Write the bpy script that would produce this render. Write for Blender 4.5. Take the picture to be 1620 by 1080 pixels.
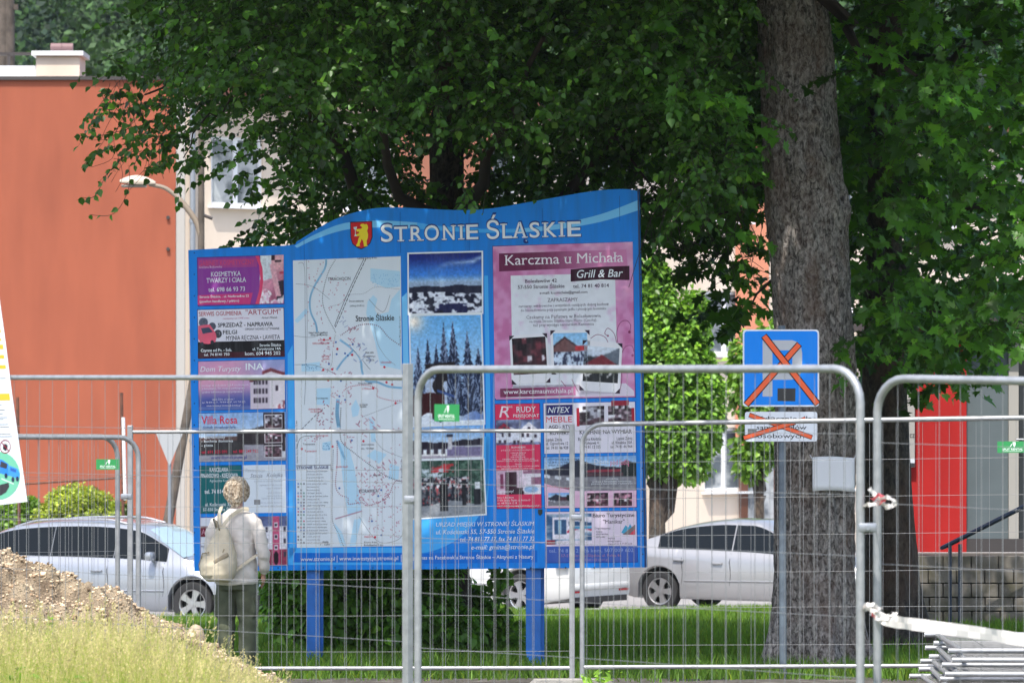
import bpy, bmesh, math, random
import numpy as np
from mathutils import Vector, Matrix

for o in list(bpy.data.objects): bpy.data.objects.remove(o)
SC = bpy.context.scene
COL = SC.collection
random.seed(7)
RNG = np.random.default_rng(7)

# ------------------------------------------------------------------ camera
F = 6600.0      # focal length in photo pixels (photo 1620 x 1080)
CX, HY = 810.0, 600.0   # principal column, horizon row
EZ = 3.7        # eye height above the car park
cam_d = bpy.data.cameras.new('camera')
cam_d.sensor_width = 36.0
cam_d.lens = 36.0 * F / 1620.0
cam_d.shift_y = (HY - 540.0) / 1620.0
cam_d.clip_start = 0.5
cam_d.clip_end = 3000
cam_d.dof.use_dof = True
cam_d.dof.focus_distance = 37.2
cam_d.dof.aperture_fstop = 6.3
cam = bpy.data.objects.new('camera', cam_d)
COL.objects.link(cam)
cam.location = (0, 0, EZ)
cam.rotation_euler = (math.radians(90), 0, 0)
SC.camera = cam

# ------------------------------------------------------------------ light
SUN_DIR = Vector((-0.14, -0.47, 0.87)).normalized()     # towards the sun
w = bpy.data.worlds.new('World'); SC.world = w; w.use_nodes = True
nt = w.node_tree
sky = nt.nodes.new('ShaderNodeTexSky'); sky.sky_type = 'NISHITA'
sky.sun_disc = False
sky.sun_elevation = math.asin(SUN_DIR.z)
sky.sun_rotation = math.atan2(SUN_DIR.x, SUN_DIR.y)
sky.air_density = 1.0; sky.dust_density = 2.5; sky.ozone_density = 1.0
bg = nt.nodes['Background']; bg.inputs['Strength'].default_value = 0.15
nt.links.new(sky.outputs[0], bg.inputs['Color'])
sun_d = bpy.data.lights.new('sun', 'SUN'); sun_d.energy = 2.6; sun_d.angle = math.radians(0.55)
sun_d.color = (1.0, 0.955, 0.88)
sun = bpy.data.objects.new('sun', sun_d); COL.objects.link(sun)
sun.location = (-10, -10, 40)
sun.rotation_euler = SUN_DIR.to_track_quat('Z', 'Y').to_euler()
SC.view_settings.view_transform = 'Standard'
SC.view_settings.look = 'None'
SC.view_settings.exposure = 1.1
SC.view_settings.gamma = 1.0
SC.view_settings.use_curve_mapping = False

# ------------------------------------------------------------------ helpers
def P(px, py, D):
    """photo pixel at depth D -> world point"""
    return Vector(((px - CX) / F * D, D, EZ + (HY - py) / F * D))
def lin(c):
    c = np.asarray(c, float)
    return np.where(c <= 0.04045, c / 12.92, ((c + 0.055) / 1.055) ** 2.4)
def S(r, g, b):
    return tuple(float(v) for v in lin(np.array([r, g, b]) / 255.0))

def ground_z(D):
    return float(np.interp(D, [0, 12, 20, 31, 34, 38, 44, 53, 62.0], [2.05, 1.9, 1.72, 1.38, 1.15, 1.09, 0.94, 0.60, 0.20]))

def kerb_shift(X): return np.clip(0.35*np.asarray(X, float), -2.4, 1.0)
def gzx(X, D):
    """ground height; the kerb line runs at a slant"""
    X = np.asarray(X, float); D = np.asarray(D, float)
    D2 = D - kerb_shift(X)*np.clip((D - 44)/14, 0, 1)
    return np.interp(D2, [0, 12, 20, 31, 34, 38, 44, 53, 62.0], [2.05, 1.9, 1.72, 1.38, 1.15, 1.09, 0.94, 0.60, 0.20])
def _hash(ix, iy, iz, seed):
    h = (ix.astype(np.int64) * 374761393 + iy.astype(np.int64) * 668265263 + iz.astype(np.int64) * 2147483647 + seed * 974711)
    h = (h ^ (h >> 13)) * 1274126177
    h = h ^ (h >> 16)
    return (h & 0xffff) / 65535.0
def vnoise(x, y, z=None, seed=0):
    x = np.asarray(x, float); y = np.asarray(y, float)
    z = np.zeros_like(x) if z is None else np.asarray(z, float)
    x, y, z = np.broadcast_arrays(x, y, z)
    fx, fy, fz = np.floor(x), np.floor(y), np.floor(z)
    ix, iy, iz = fx.astype(np.int64), fy.astype(np.int64), fz.astype(np.int64)
    u, v, s = x - fx, y - fy, z - fz
    u, v, s = u*u*(3-2*u), v*v*(3-2*v), s*s*(3-2*s)
    r = 0
    for dx in (0, 1):
        for dy in (0, 1):
            for dz in (0, 1):
                r = r + _hash(ix+dx, iy+dy, iz+dz, seed) * (u if dx else 1-u) * (v if dy else 1-v) * (s if dz else 1-s)
    return r
def fbm(x, y, z=None, oct=4, seed=0, gain=0.5):
    r, a, t, f = 0, 1.0, 0, 1.0
    for k in range(oct):
        r = r + a * vnoise(np.asarray(x)*f, np.asarray(y)*f, None if z is None else np.asarray(z)*f, seed + 17*k)
        t += a; a *= gain; f *= 2.03
    return r / t

# ---- materials
MATS = {}
def mat(name, col, rough=0.6, metal=0.0, spec=0.5, noise=None, bump=None, coat=0.0, trans=0.0, emit=None):
    """noise=(scale, colour2, low, high[, detail[, stretch]]); bump=(scale, strength, distance)"""
    if name in MATS: return MATS[name]
    m = bpy.data.materials.new(name); m.use_nodes = True
    n = m.node_tree; b = n.nodes['Principled BSDF']
    b.inputs['Base Color'].default_value = (*col, 1)
    b.inputs['Roughness'].default_value = rough
    b.inputs['Metallic'].default_value = metal
    b.inputs['Specular IOR Level'].default_value = spec
    b.inputs['Coat Weight'].default_value = coat
    b.inputs['Coat Roughness'].default_value = 0.06
    b.inputs['Transmission Weight'].default_value = trans
    tc = n.nodes.new('ShaderNodeTexCoord')
    if noise:
        t = n.nodes.new('ShaderNodeTexNoise'); t.inputs['Scale'].default_value = noise[0]
        t.inputs['Detail'].default_value = noise[4] if len(noise) > 4 else 6
        if len(noise) > 5:
            mp = n.nodes.new('ShaderNodeMapping'); mp.inputs['Scale'].default_value = noise[5]; n.links.new(tc.outputs['Object'], mp.inputs[0]); n.links.new(mp.outputs[0], t.inputs['Vector'])
        else: n.links.new(tc.outputs['Object'], t.inputs['Vector'])
        r = n.nodes.new('ShaderNodeMapRange'); r.inputs[1].default_value = noise[2]; r.inputs[2].default_value = noise[3]
        n.links.new(t.outputs['Fac'], r.inputs[0])
        x = n.nodes.new('ShaderNodeMix'); x.data_type = 'RGBA'
        x.inputs[6].default_value = (*col, 1); x.inputs[7].default_value = (*noise[1], 1)
        n.links.new(r.outputs[0], x.inputs[0]); n.links.new(x.outputs[2], b.inputs['Base Color'])
    if bump:
        t = n.nodes.new('ShaderNodeTexNoise'); t.inputs['Scale'].default_value = bump[0]; t.inputs['Detail'].default_value = 7
        n.links.new(tc.outputs['Object'], t.inputs['Vector'])
        k = n.nodes.new('ShaderNodeBump'); k.inputs['Strength'].default_value = bump[1]; k.inputs['Distance'].default_value = bump[2]
        n.links.new(t.outputs['Fac'], k.inputs['Height']); n.links.new(k.outputs[0], b.inputs['Normal'])
    MATS[name] = m
    return m
def attr_mat(name, rough=0.5, translucent=0.0, spec=0.4, coat=0.0, dirt=0.0, tint=(1.5, 1.6, 0.55)):
    """colour from the 'col' attribute"""
    if name in MATS: return MATS[name]
    m = bpy.data.materials.new(name); m.use_nodes = True
    n = m.node_tree; b = n.nodes['Principled BSDF']; out = n.nodes['Material Output']
    a = n.nodes.new('ShaderNodeAttribute'); a.attribute_name = 'col'
    src = a.outputs['Color']
    if dirt > 0:
        tc = n.nodes.new('ShaderNodeTexCoord')
        mp = n.nodes.new('ShaderNodeMapping'); mp.inputs['Scale'].default_value = (6, 0.7, 1)
        n.links.new(tc.outputs['Object'], mp.inputs[0])
        t = n.nodes.new('ShaderNodeTexNoise'); t.inputs['Scale'].default_value = 2.2; t.inputs['Detail'].default_value = 9
        t.inputs['Roughness'].default_value = 0.65
        n.links.new(mp.outputs[0], t.inputs['Vector'])
        r = n.nodes.new('ShaderNodeMapRange'); r.inputs[1].default_value = 0.45; r.inputs[2].default_value = 0.8
        r.inputs[3].default_value = 0.0; r.inputs[4].default_value = dirt
        n.links.new(t.outputs['Fac'], r.inputs[0])
        x = n.nodes.new('ShaderNodeMix'); x.data_type = 'RGBA'; x.inputs[7].default_value = (0.42, 0.45, 0.47, 1)
        n.links.new(r.outputs[0], x.inputs[0]); n.links.new(src, x.inputs[6]); src = x.outputs[2]
    n.links.new(src, b.inputs['Base Color'])
    b.inputs['Roughness'].default_value = rough; b.inputs['Specular IOR Level'].default_value = spec
    b.inputs['Coat Weight'].default_value = coat
    if translucent > 0:
        tr = n.nodes.new('ShaderNodeBsdfTranslucent')
        g = n.nodes.new('ShaderNodeMix'); g.data_type = 'RGBA'; g.blend_type = 'MULTIPLY'; g.inputs[0].default_value = 1
        g.inputs[7].default_value = (*tint, 1)
        n.links.new(src, g.inputs[6]); n.links.new(g.outputs[2], tr.inputs['Color'])
        mx = n.nodes.new('ShaderNodeMixShader'); mx.inputs[0].default_value = translucent
        n.links.new(b.outputs[0], mx.inputs[1]); n.links.new(tr.outputs[0], mx.inputs[2]); n.links.new(mx.outputs[0], out.inputs['Surface'])
    MATS[name] = m
    return m

# ---- objects
def tag(o, label=None, cat=None, group=None, kind=None):
    if label: o['label'] = label
    if cat: o['category'] = cat
    if group: o['group'] = group
    if kind: o['kind'] = kind
    return o
def wmat(o):
    m = o.matrix_basis.copy()
    while o.parent: o = o.parent; m = o.matrix_basis @ m
    return m
def empty(name, loc, rz=0, label=None, cat=None, group=None):
    o = bpy.data.objects.new(name, None); COL.objects.link(o)
    o.matrix_basis = Matrix.Translation(loc) @ Matrix.Rotation(rz, 4, 'Z')
    o.empty_display_size = 0.1
    return tag(o, label, cat, group)
def link(name, me, parent=None, M=None, world=False):
    """M: local matrix (default identity) or, with world=True, a world matrix"""
    o = bpy.data.objects.new(name, me); COL.objects.link(o)
    if parent: o.parent = parent
    M = Matrix.Identity(4) if M is None else M
    if world and parent: M = wmat(parent).inverted() @ M
    o.matrix_basis = M
    return o
def copy_tree(o, parent=None):
    c = o.copy(); COL.objects.link(c); c.parent = parent
    for ch in list(o.children): copy_tree(ch, c)
    return c

class MB:
    """collects geometry for one mesh"""
    def __init__(s): s.v = []; s.f = []; s.m = []; s.c = []
    def add(s, verts, faces, mi=0, col=None):
        n = len(s.v)
        s.v.extend([tuple(v) for v in verts])
        for f in faces:
            s.f.append(tuple(i + n for i in f)); s.m.append(mi)
            s.c.append(col if col else (1, 1, 1))
    def box(s, c, size, M=None, mi=0, col=None):
        x, y, z = [v / 2 for v in size]
        vs = [Vector((sx*x, sy*y, sz*z)) for sz in (-1, 1) for sy in (-1, 1) for sx in (-1, 1)]
        if M is not None: vs = [M @ v for v in vs]
        vs = [v + Vector(c) for v in vs]
        s.add(vs, [(0,2,3,1),(4,5,7,6),(0,1,5,4),(2,6,7,3),(0,4,6,2),(1,3,7,5)], mi, col)
    def rbox(s, c, size, b, M=None, mi=0, col=None):
        """box with chamfered edges"""
        bm = bmesh.new(); bmesh.ops.create_cube(bm, size=1)
        for v in bm.verts: v.co = Vector((v.co.x*size[0], v.co.y*size[1], v.co.z*size[2]))
        bmesh.ops.bevel(bm, geom=list(bm.edges), offset=b, segments=2, affect='EDGES', profile=0.5)
        bm.verts.index_update()
        vs = [(M @ v.co if M is not None else v.co) + Vector(c) for v in bm.verts]
        s.add(vs, [[v.index for v in f.verts] for f in bm.faces], mi, col); bm.free()
    def tube(s, path, r, n=8, cap=True, mi=0, col=None):
        path = [Vector(p) for p in path]; k = len(path)
        rs = r if isinstance(r, (list, tuple, np.ndarray)) else [r] * k
        up = None; rings = []
        for i, p in enumerate(path):
            t = (path[min(i+1, k-1)] - path[max(i-1, 0)]).normalized()
            if up is None:
                a = Vector((0, 0, 1)) if abs(t.z) < 0.9 else Vector((1, 0, 0))
                up = t.cross(a).normalized()
            else:
                up = (up - t * up.dot(t)).normalized()
            b = t.cross(up)
            rings.append([p + (up * math.cos(2*math.pi*j/n) + b * math.sin(2*math.pi*j/n)) * rs[i] for j in range(n)])
        vs = [v for q in rings for v in q]; fs = []
        for i in range(k-1):
            for j in range(n):
                fs.append((i*n+j, i*n+(j+1) % n, (i+1)*n+(j+1) % n, (i+1)*n+j))
        if cap: fs.append(tuple(range(n))[::-1]); fs.append(tuple((k-1)*n+j for j in range(n)))
        s.add(vs, fs, mi, col)
    def rings(s, rings, cap=True, closed=True, mi=0, col=None):
        n = len(rings[0]); k = len(rings)
        vs = [v for q in rings for v in q]; fs = []
        for i in range(k-1):
            for j in range(n if closed else n-1):
                fs.append((i*n+j, i*n+(j+1) % n, (i+1)*n+(j+1) % n, (i+1)*n+j))
        if cap: fs.append(tuple(range(n))[::-1]); fs.append(tuple((k-1)*n+j for j in range(n)))
        s.add(vs, fs, mi, col)
    def lathe(s, prof, n=24, M=None, mi=0, col=None, cap=False):
        """prof [(r, z)] about the z axis"""
        rings = [[(M @ Vector((r*math.cos(2*math.pi*j/n), r*math.sin(2*math.pi*j/n), z)) if M is not None else Vector((r*math.cos(2*math.pi*j/n), r*math.sin(2*math.pi*j/n), z))) for j in range(n)] for r, z in prof]
        s.rings(rings, cap=cap, mi=mi, col=col)
    def prism(s, poly, a, b, M=None, mi=0, col=None):
        """poly [(x, y)] extruded from z=a to z=b"""
        n = len(poly)
        vs = [Vector((x, y, z)) for z in (a, b) for x, y in poly]
        if M is not None: vs = [M @ v for v in vs]
        s.add(vs, [tuple(range(n))[::-1], tuple(range(n, 2*n))] + [(i, (i+1) % n, n+(i+1) % n, n+i) for i in range(n)], mi, col)
    def mesh(s, name, mats, smooth=None, col=False):
        me = bpy.data.meshes.new(name)
        me.from_pydata(s.v, [], s.f)
        for m in (mats if isinstance(mats, (list, tuple)) else [mats]): me.materials.append(m)
        if max(s.m, default=0) > 0: me.polygons.foreach_set('material_index', s.m)
        if col:
            cnt = np.array([len(f) for f in s.f])
            c = np.repeat(np.array(s.c, float), cnt, axis=0)
            at = me.color_attributes.new('col', 'FLOAT_COLOR', 'CORNER')
            at.data.foreach_set('color', np.c_[c, np.ones(len(c))].ravel())
        if smooth is not None:
            me.shade_smooth()
            if smooth < 179: me.set_sharp_from_angle(angle=math.radians(smooth))
        me.update()
        return me
    def build(s, name, mats, parent=None, smooth=None, M=None, world=False, col=False):
        return link(name, s.mesh(name, mats, smooth, col), parent, M, world)

def big_mesh(name, V, faces_flat, sizes, mats, col=None, mi=None, smooth=False):
    """fast mesh from numpy arrays; col is one rgb per face"""
    me = bpy.data.meshes.new(name)
    V = np.asarray(V, np.float32); faces_flat = np.asarray(faces_flat, np.int32); sizes = np.asarray(sizes, np.int32)
    me.vertices.add(len(V)); me.vertices.foreach_set('co', V.ravel())
    me.loops.add(len(faces_flat)); me.loops.foreach_set('vertex_index', faces_flat)
    me.polygons.add(len(sizes))
    me.polygons.foreach_set('loop_start', np.concatenate([[0], np.cumsum(sizes)[:-1]]).astype(np.int32))
    me.update(calc_edges=True)
    for m in (mats if isinstance(mats, (list, tuple)) else [mats]): me.materials.append(m)
    if mi is not None: me.polygons.foreach_set('material_index', np.asarray(mi, np.int32))
    if col is not None:
        c = np.repeat(np.asarray(col, float), sizes, axis=0)
        at = me.color_attributes.new('col', 'FLOAT_COLOR', 'CORNER')
        at.data.foreach_set('color', np.c_[c, np.ones(len(c))].ravel())
    if smooth: me.shade_smooth()
    me.validate()
    return me

def grid_mesh(name, X, Y, Z, mats, smooth=True):
    h, w_ = X.shape
    V = np.stack([X, Y, Z], -1).reshape(-1, 3)
    i = np.arange(h*w_).reshape(h, w_)
    q = np.stack([i[:-1, :-1], i[:-1, 1:], i[1:, 1:], i[1:, :-1]], -1).reshape(-1, 4)
    return big_mesh(name, V, q.ravel(), np.full(len(q), 4), mats, smooth=smooth)

def remeshed(mb, voxel, smooth=4, name='m', mats=None, wrinkle=None):
    """voxel union of closed shells"""
    me = mb.mesh('tmp', mats or [])
    o = bpy.data.objects.new('tmp', me); COL.objects.link(o)
    r = o.modifiers.new('r', 'REMESH'); r.mode = 'VOXEL'; r.voxel_size = voxel; r.use_smooth_shade = True
    if smooth:
        q = o.modifiers.new('s', 'SMOOTH'); q.iterations = smooth; q.factor = 0.5
    dg = bpy.context.evaluated_depsgraph_get()
    out = bpy.data.meshes.new_from_object(o.evaluated_get(dg))
    out.name = name
    bpy.data.objects.remove(o); bpy.data.meshes.remove(me)
    if wrinkle:
        n = len(out.vertices); co = np.empty(n*3, np.float32); out.vertices.foreach_get('co', co); co = co.reshape(-1, 3)
        no = np.empty(n*3, np.float32); out.vertices.foreach_get('normal', no); no = no.reshape(-1, 3)
        d = wrinkle(co)
        co = co + no * np.asarray(d, np.float32)[:, None]
        out.vertices.foreach_set('co', co.ravel()); out.update()
    out.materials.clear()
    for m in (mats if isinstance(mats, (list, tuple)) else [mats]): out.materials.append(m)
    out.shade_smooth()
    return out

def bez(pts, n=12):
    """Catmull-Rom through points"""
    pts = [Vector(p) for p in pts]; out = []
    for i in range(len(pts)-1):
        p0 = pts[max(i-1, 0)]; p1 = pts[i]; p2 = pts[i+1]; p3 = pts[min(i+2, len(pts)-1)]
        for k in range(n):
            t = k / n
            out.append(0.5*((2*p1) + (p2-p0)*t + (2*p0-5*p1+4*p2-p3)*t*t + (3*p1-p0-3*p2+p3)*t**3))
    out.append(pts[-1]); return out
# ================================================================== setting
M_soil = mat('soil_ground', S(96, 92, 70), 0.95, noise=(3.0, S(62, 84, 34), 0.42, 0.58), bump=(30, 0.6, 0.03))
M_asph = mat('pale_asphalt', (0.30, 0.285, 0.275), 0.9, noise=(0.8, (0.22, 0.21, 0.20), 0.35, 0.7), bump=(120, 0.3, 0.01))
M_dirt = mat('trodden_dirt', (0.085, 0.075, 0.06), 0.95, noise=(5, (0.17, 0.15, 0.13), 0.48, 0.66), bump=(60, 0.8, 0.02))
M_conc = mat('concrete', (0.38, 0.36, 0.33), 0.85, noise=(6, (0.24, 0.23, 0.20), 0.4, 0.7), bump=(60, 0.35, 0.01))

ys = np.concatenate([np.linspace(-40, 18, 30), np.linspace(18.5, 62, 120)])
xs = np.concatenate([np.linspace(-600, -14, 20), np.linspace(-13, 13, 70), np.linspace(14, 600, 20)])
X, Y = np.meshgrid(xs, ys)
Y = Y + kerb_shift(X)*np.clip((Y - 44)/14, 0, 1)
Z = gzx(X, Y) + (fbm(X*0.8, Y*0.8, oct=3, seed=3) - 0.5) * 0.10 * (np.abs(X) < 13) * (Y < 57)
ys2 = np.array([62.05, 70, 90, 130, 200, 400, 900, 2500.0]); X2, Y2 = np.meshgrid(xs, ys2)
Y2[:2] += kerb_shift(X2[:2])
X = np.vstack([X, X2*1.0]); Y = np.vstack([Y, Y2]); Z = np.vstack([Z, np.full(X2.shape, -0.12)])
tag(link('ground', grid_mesh('ground', X, Y, Z, M_soil)), kind='structure')

def lot_z(D): return float(np.interp(D, [62.0, 66, 70, 200], [0.09, 0.02, 0.0, 0.0]))
ys = np.array([62.25, 64, 66, 68, 70, 80, 95, 140.0]); xs = np.concatenate([[-60, -30], np.linspace(-15, 15, 61), [30, 60]])
X, Y = np.meshgrid(xs, ys); Z = np.vectorize(lot_z)(Y); Y = Y + kerb_shift(X)*np.clip((80 - Y)/10, 0, 1)
tag(link('car_park', grid_mesh('car_park', X, Y, Z, M_asph)), kind='structure')
kb = MB()
for i in range(-40, 40):
    kb.rbox((i*1.0, 62.12 + float(kerb_shift(i)), 0.12), (1.03, 0.15, 0.30), 0.012, Matrix.Rotation(0.337 if -6.8 < i < 2.8 else 0, 3, 'Z'))
tag(kb.build('kerb', M_conc), kind='structure')
ys = np.linspace(26.5, 35.5, 34); xs = np.linspace(-14, 14, 90); X, Y = np.meshgrid(xs, ys)
Z = np.vectorize(ground_z)(Y) + 0.045 + (fbm(X*3, Y*3, oct=4, seed=9) - 0.5) * 0.05
Z[-1] -= 0.15
tag(link('dirt_path', grid_mesh('dirt_path', X, Y, Z, M_dirt)), kind='structure')

# wooded hill far behind
M_hill = mat('hill_floor', S(40, 60, 30), 0.95)
xs = np.linspace(-220, 220, 60); ys = np.linspace(135, 520, 40); X, Y = np.meshgrid(xs, ys)
def hill_z(X, Y): return np.clip((Y - 140) * 0.30, -0.3, 120) + (fbm(X*0.02, Y*0.02, seed=4) - 0.5) * 14 * np.clip((Y - 140)/60, 0, 1)
tag(link('hill', grid_mesh('hill', X, Y, hill_z(X, Y), M_hill)), kind='structure')
M_wood = attr_mat('wood_leaves', 0.7, translucent=0.2)
V, C = [], []
WQ = np.array([(-0.5, 0), (0, -0.32), (0.5, 0), (0, 0.32)])
for t in range(190):
    tx = RNG.uniform(-42, 34); ty = RNG.uniform(155, 235)
    base = float(hill_z(np.array(tx), np.array(ty)))
    h = RNG.uniform(9, 16); rw = h * RNG.uniform(0.24, 0.34); con = RNG.random() < 0.4
    col = np.array(S(36, 58, 42) if con else S(64, 92, 50)) * RNG.uniform(0.6, 1.3)
    n = 1500
    a = RNG.uniform(0, 2*math.pi, n); u = RNG.random(n)
    prof = (1 - u) ** 0.8 if con else np.sqrt(np.clip(1 - (2*u - 0.9)**2, 0.02, 1))
    lob = 0.65 + 0.7 * vnoise(a*1.9, u*7, seed=t)
    r = rw * prof * lob * RNG.uniform(0.7, 1.05, n)
    c = np.stack([tx + r*np.cos(a), ty + r*np.sin(a), base + h*(0.15 + 0.85*u)], -1)
    e = RNG.normal(size=(n, 3)); e /= np.linalg.norm(e, axis=1, keepdims=True); g = np.cross(e, RNG.normal(size=(n, 3))); g /= np.linalg.norm(g, axis=1, keepdims=True); sz_ = RNG.uniform(0.22, 0.5, n)
    V.append((c[:, None, :] + sz_[:, None, None]*(e[:, None, :]*WQ[None, :, :1] + g[:, None, :]*WQ[None, :, 1:])).reshape(-1, 3)); C.append(col[None]*RNG.uniform(0.55, 1.45, (n, 1)))
V = np.concatenate(V); C = np.concatenate(C); Fc = np.arange(len(V))
tag(link('wooded_slope', big_mesh('wooded_slope', V, Fc, np.full(len(C), 4), M_wood, col=C)), 'dense green wood covering the hillside behind the orange building', 'wood', kind='stuff')

# ------------------------------------------------------------------ apartment building
M_orange = mat('orange_render', S(156, 84, 59), 0.9, noise=(1.3, S(140, 74, 52), 0.38, 0.72, 8, (1.6, 1, 0.35)), bump=(90, 0.25, 0.01))
M_peach = mat('peach_render', S(214, 140, 108), 0.9, bump=(90, 0.25, 0.01))
M_cream = mat('cream_render', S(222, 206, 188), 0.9, noise=(1.0, S(208, 190, 170), 0.38, 0.75, 8, (1.6, 1, 0.3)), bump=(90, 0.25, 0.01))
M_white = mat('white_plastic', (0.78, 0.79, 0.80), 0.35)
M_grey = mat('grey_render', S(168, 164, 158), 0.85)
M_zinc = mat('zinc', (0.33, 0.35, 0.38), 0.45, metal=0.6)
M_dark = mat('dark_sheet', S(60, 54, 52), 0.6)
M_tile = mat('roof_tile', S(120, 74, 60), 0.8)
M_glassw = mat('house_glass', (0.10, 0.12, 0.14), 0.04, spec=0.9, noise=(2.5, (0.42, 0.44, 0.45), 0.45, 0.62))
AP = Vector(((278 - CX) / F * 80, 80, 0.0))
apt = empty('apartment_building', AP, 0, 'three-storey apartment block with plain orange gable and cream front', 'building')
TOP = EZ + (HY - 127) / F * 80
def abox(name, m, p0, p1, parent=apt, chamfer=0):
    b = MB(); c = [(a+d)/2 for a, d in zip(p0, p1)]; s = [abs(d-a) for a, d in zip(p0, p1)]
    b.rbox(c, s, chamfer) if chamfer else b.box(c, s)
    return b.build(name, m, parent, M=Matrix.Translation(-AP))
gx1 = AP.x; gx0 = -26.0
abox('gable_wall', M_orange, (gx0, 80, -0.1), (gx1, 80.4, TOP))
abox('coping', M_dark, (gx0, 79.93, TOP), (gx1 + 0.02, 80.5, TOP + 0.07))
sx1 = (292 - CX) / F * 80
abox('corner_pilaster', M_grey, (gx1 + 0.003, 80.02, -0.1), (sx1, 80.5, TOP - 0.02))
TH = math.radians(38); fd = Vector((math.cos(TH), math.sin(TH), 0)); fn = Vector((math.sin(TH), -math.cos(TH), 0))
FM = Matrix(((fd.x, fn.x, 0, sx1), (fd.y, fn.y, 0, 80.05), (0, 0, 1, 0), (0, 0, 0, 1)))     # x along the front, y outwards, z up
FML = Matrix.Translation(-AP) @ FM
def f_s(px, out=0.0):
    k = (px - CX) / F
    return (k * 80.05 - sx1) / (fd.x - k * fd.y)
LEN = 34.0; EV = TOP - 0.25
ops = []
for r, zs in enumerate((1.33, 4.22, 7.05)):
    for k in range(10):
        s0 = f_s(334) + 3.13 * k
        ops.append((s0, s0 + 1.22, zs, zs + 1.35))
door_s = f_s(1172)
def wall_open(mb, s0, s1, z0, z1, ops, depth=0.18):
    xs = sorted({s0, s1} | {v for o in ops for v in o[:2] if s0 < v < s1}); zs = sorted({z0, z1} | {v for o in ops for v in o[2:] if z0 < v < z1})
    for a, b in zip(xs, xs[1:]):
        for c, d in zip(zs, zs[1:]):
            mx, mz = (a+b)/2, (c+d)/2
            if not any(o[0] < mx < o[1] and o[2] < mz < o[3] for o in ops):
                mb.add([(a, 0, c), (b, 0, c), (b, 0, d), (a, 0, d)], [(0, 1, 2, 3)])
    for a, b, c, d in ops:
        q = -depth
        mb.add([(a,0,c),(b,0,c),(b,0,d),(a,0,d),(a,q,c),(b,q,c),(b,q,d),(a,q,d)], [(0,1,5,4),(1,2,6,5),(2,3,7,6),(3,0,4,7)])
wb = MB(); wall_open(wb, 0, LEN, -0.1, EV, ops); wb.build('front_wall', M_cream, apt, M=FML)
bk = MB(); bk.box((LEN/2, -0.35, EV/2), (LEN, 0.06, EV)); bk.build('inner_wall', M_grey, apt, M=FML)
def window(s0, s1, z0, z1):
    wf = MB(); y = -0.10; t = 0.07
    for a, b, c, d in ((s0, s0+t, z0, z1), (s1-t, s1, z0, z1), (s0+t, s1-t, z0, z0+t), (s0+t, s1-t, z1-t, z1), ((s0+s1)/2-0.05, (s0+s1)/2+0.05, z0+t, z1-t)):
        wf.box(((a+b)/2, y, (c+d)/2), (b-a, 0.07, d-c))
    wo = wf.build('window', M_white, apt, M=FML)
    pm = MB()
    for a, b in ((s0+t, (s0+s1)/2-0.05), ((s0+s1)/2+0.05, s1-t)):
        pn = MB(); pn.box(((a+b)/2, y-0.01, (z0+z1)/2), (b-a, 0.012, z1-z0-2*t)); pn.build('pane', M_glassw, wo)
    si = MB(); si.box(((s0+s1)/2, 0.0, z0-0.03), (s1-s0+0.16, 0.30, 0.04)); si.build('sill', M_white, wo)
for o in ops:
    if o[3] < EV and o[1] < 26: window(*o)
for pa, pb in ((628, 778), (1162, 1215)):
    sa, sb = f_s(pa), f_s(pb)
    bb = MB(); wall_open(bb, sa, sb, -0.1 if pb < 1000 else 2.3, EV - 0.05, [o for o in ops if o[0] > sa and o[1] < sb], 0.03)
    for v_ in range(len(bb.v)): bb.v[v_] = (bb.v[v_][0], bb.v[v_][1] + 0.03, bb.v[v_][2])
    bb.build('coloured_bay', M_peach, apt, M=FML)
dr = MB(); dr.box((door_s + 0.7, 0.03, 1.1), (1.5, 0.06, 2.3)); d_o = dr.build('door', mat('brown_door', S(96, 58, 40), 0.5), apt, M=FML)
for k in range(3):
    dg = MB(); dg.box((door_s + 0.3 + 0.42*k, 0.066, 1.3), (0.3, 0.012, 1.5)); dg.build('pane', M_glassw, d_o)
ev = MB(); ev.box((LEN/2, 0.18, EV + 0.06), (LEN, 0.9, 0.12)); ev.build('eave', M_tile, apt, M=FML)
rf = MB()
rf.add([(0, 0.62, EV+0.12), (LEN, 0.62, EV+0.12), (LEN, -5, EV+0.35), (0, -5, EV+0.35)], [(0, 1, 2, 3)]); rf.build('roof', M_tile, apt, M=FML)
dp = MB(); dp.tube([(0.12, 0.09, 0.1), (0.12, 0.09, EV-0.1)], 0.055, 10); dpo = dp.build('downpipe', M_zinc, apt, M=FML, smooth=40)
for z in (2.5, 4.6, 6.7):
    cl = MB(); cl.tube([(0.12, 0.09, z), (0.12, 0.09, z+0.06)], 0.068, 10); cl.build('pipe_clamp', M_zinc, dpo)
# chimney and parapet on the flat roof
cz = TOP
def rp(px, py, D=83.0): return P(px, py, D)
c0, c1 = rp(57, 118), rp(126, 88)
ch = abox('chimney', M_cream, (c0.x, 83, TOP - 0.2), (c1.x, 84.1, c1.z))
cp = MB(); cp.box(((c0.x+c1.x)/2, 83.55, c1.z + 0.04), (c1.x-c0.x+0.16, 1.3, 0.09)); cp.build('chimney_cap', M_white, ch)
for px in (84, 102):
    q = rp(px, 80); cw = MB()
    cw.tube([(q.x, 83.5, c1.z + 0.085), (q.x, 83.5, c1.z + 0.14)], 0.07, 10); cw.tube([(q.x-0.10, 83.5, c1.z + 0.2), (q.x+0.12, 83.5, c1.z + 0.2)], 0.085, 10)
    cw.build('cowl', mat('rust_cowl', S(120, 92, 92), 0.6), ch, smooth=40)
r0 = rp(56, 125); r1 = rp(0, 103)
abox('roof_house', M_white, (gx0, 83.2, TOP - 0.2), (r0.x, 84.5, r1.z))
rr = MB()
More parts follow.
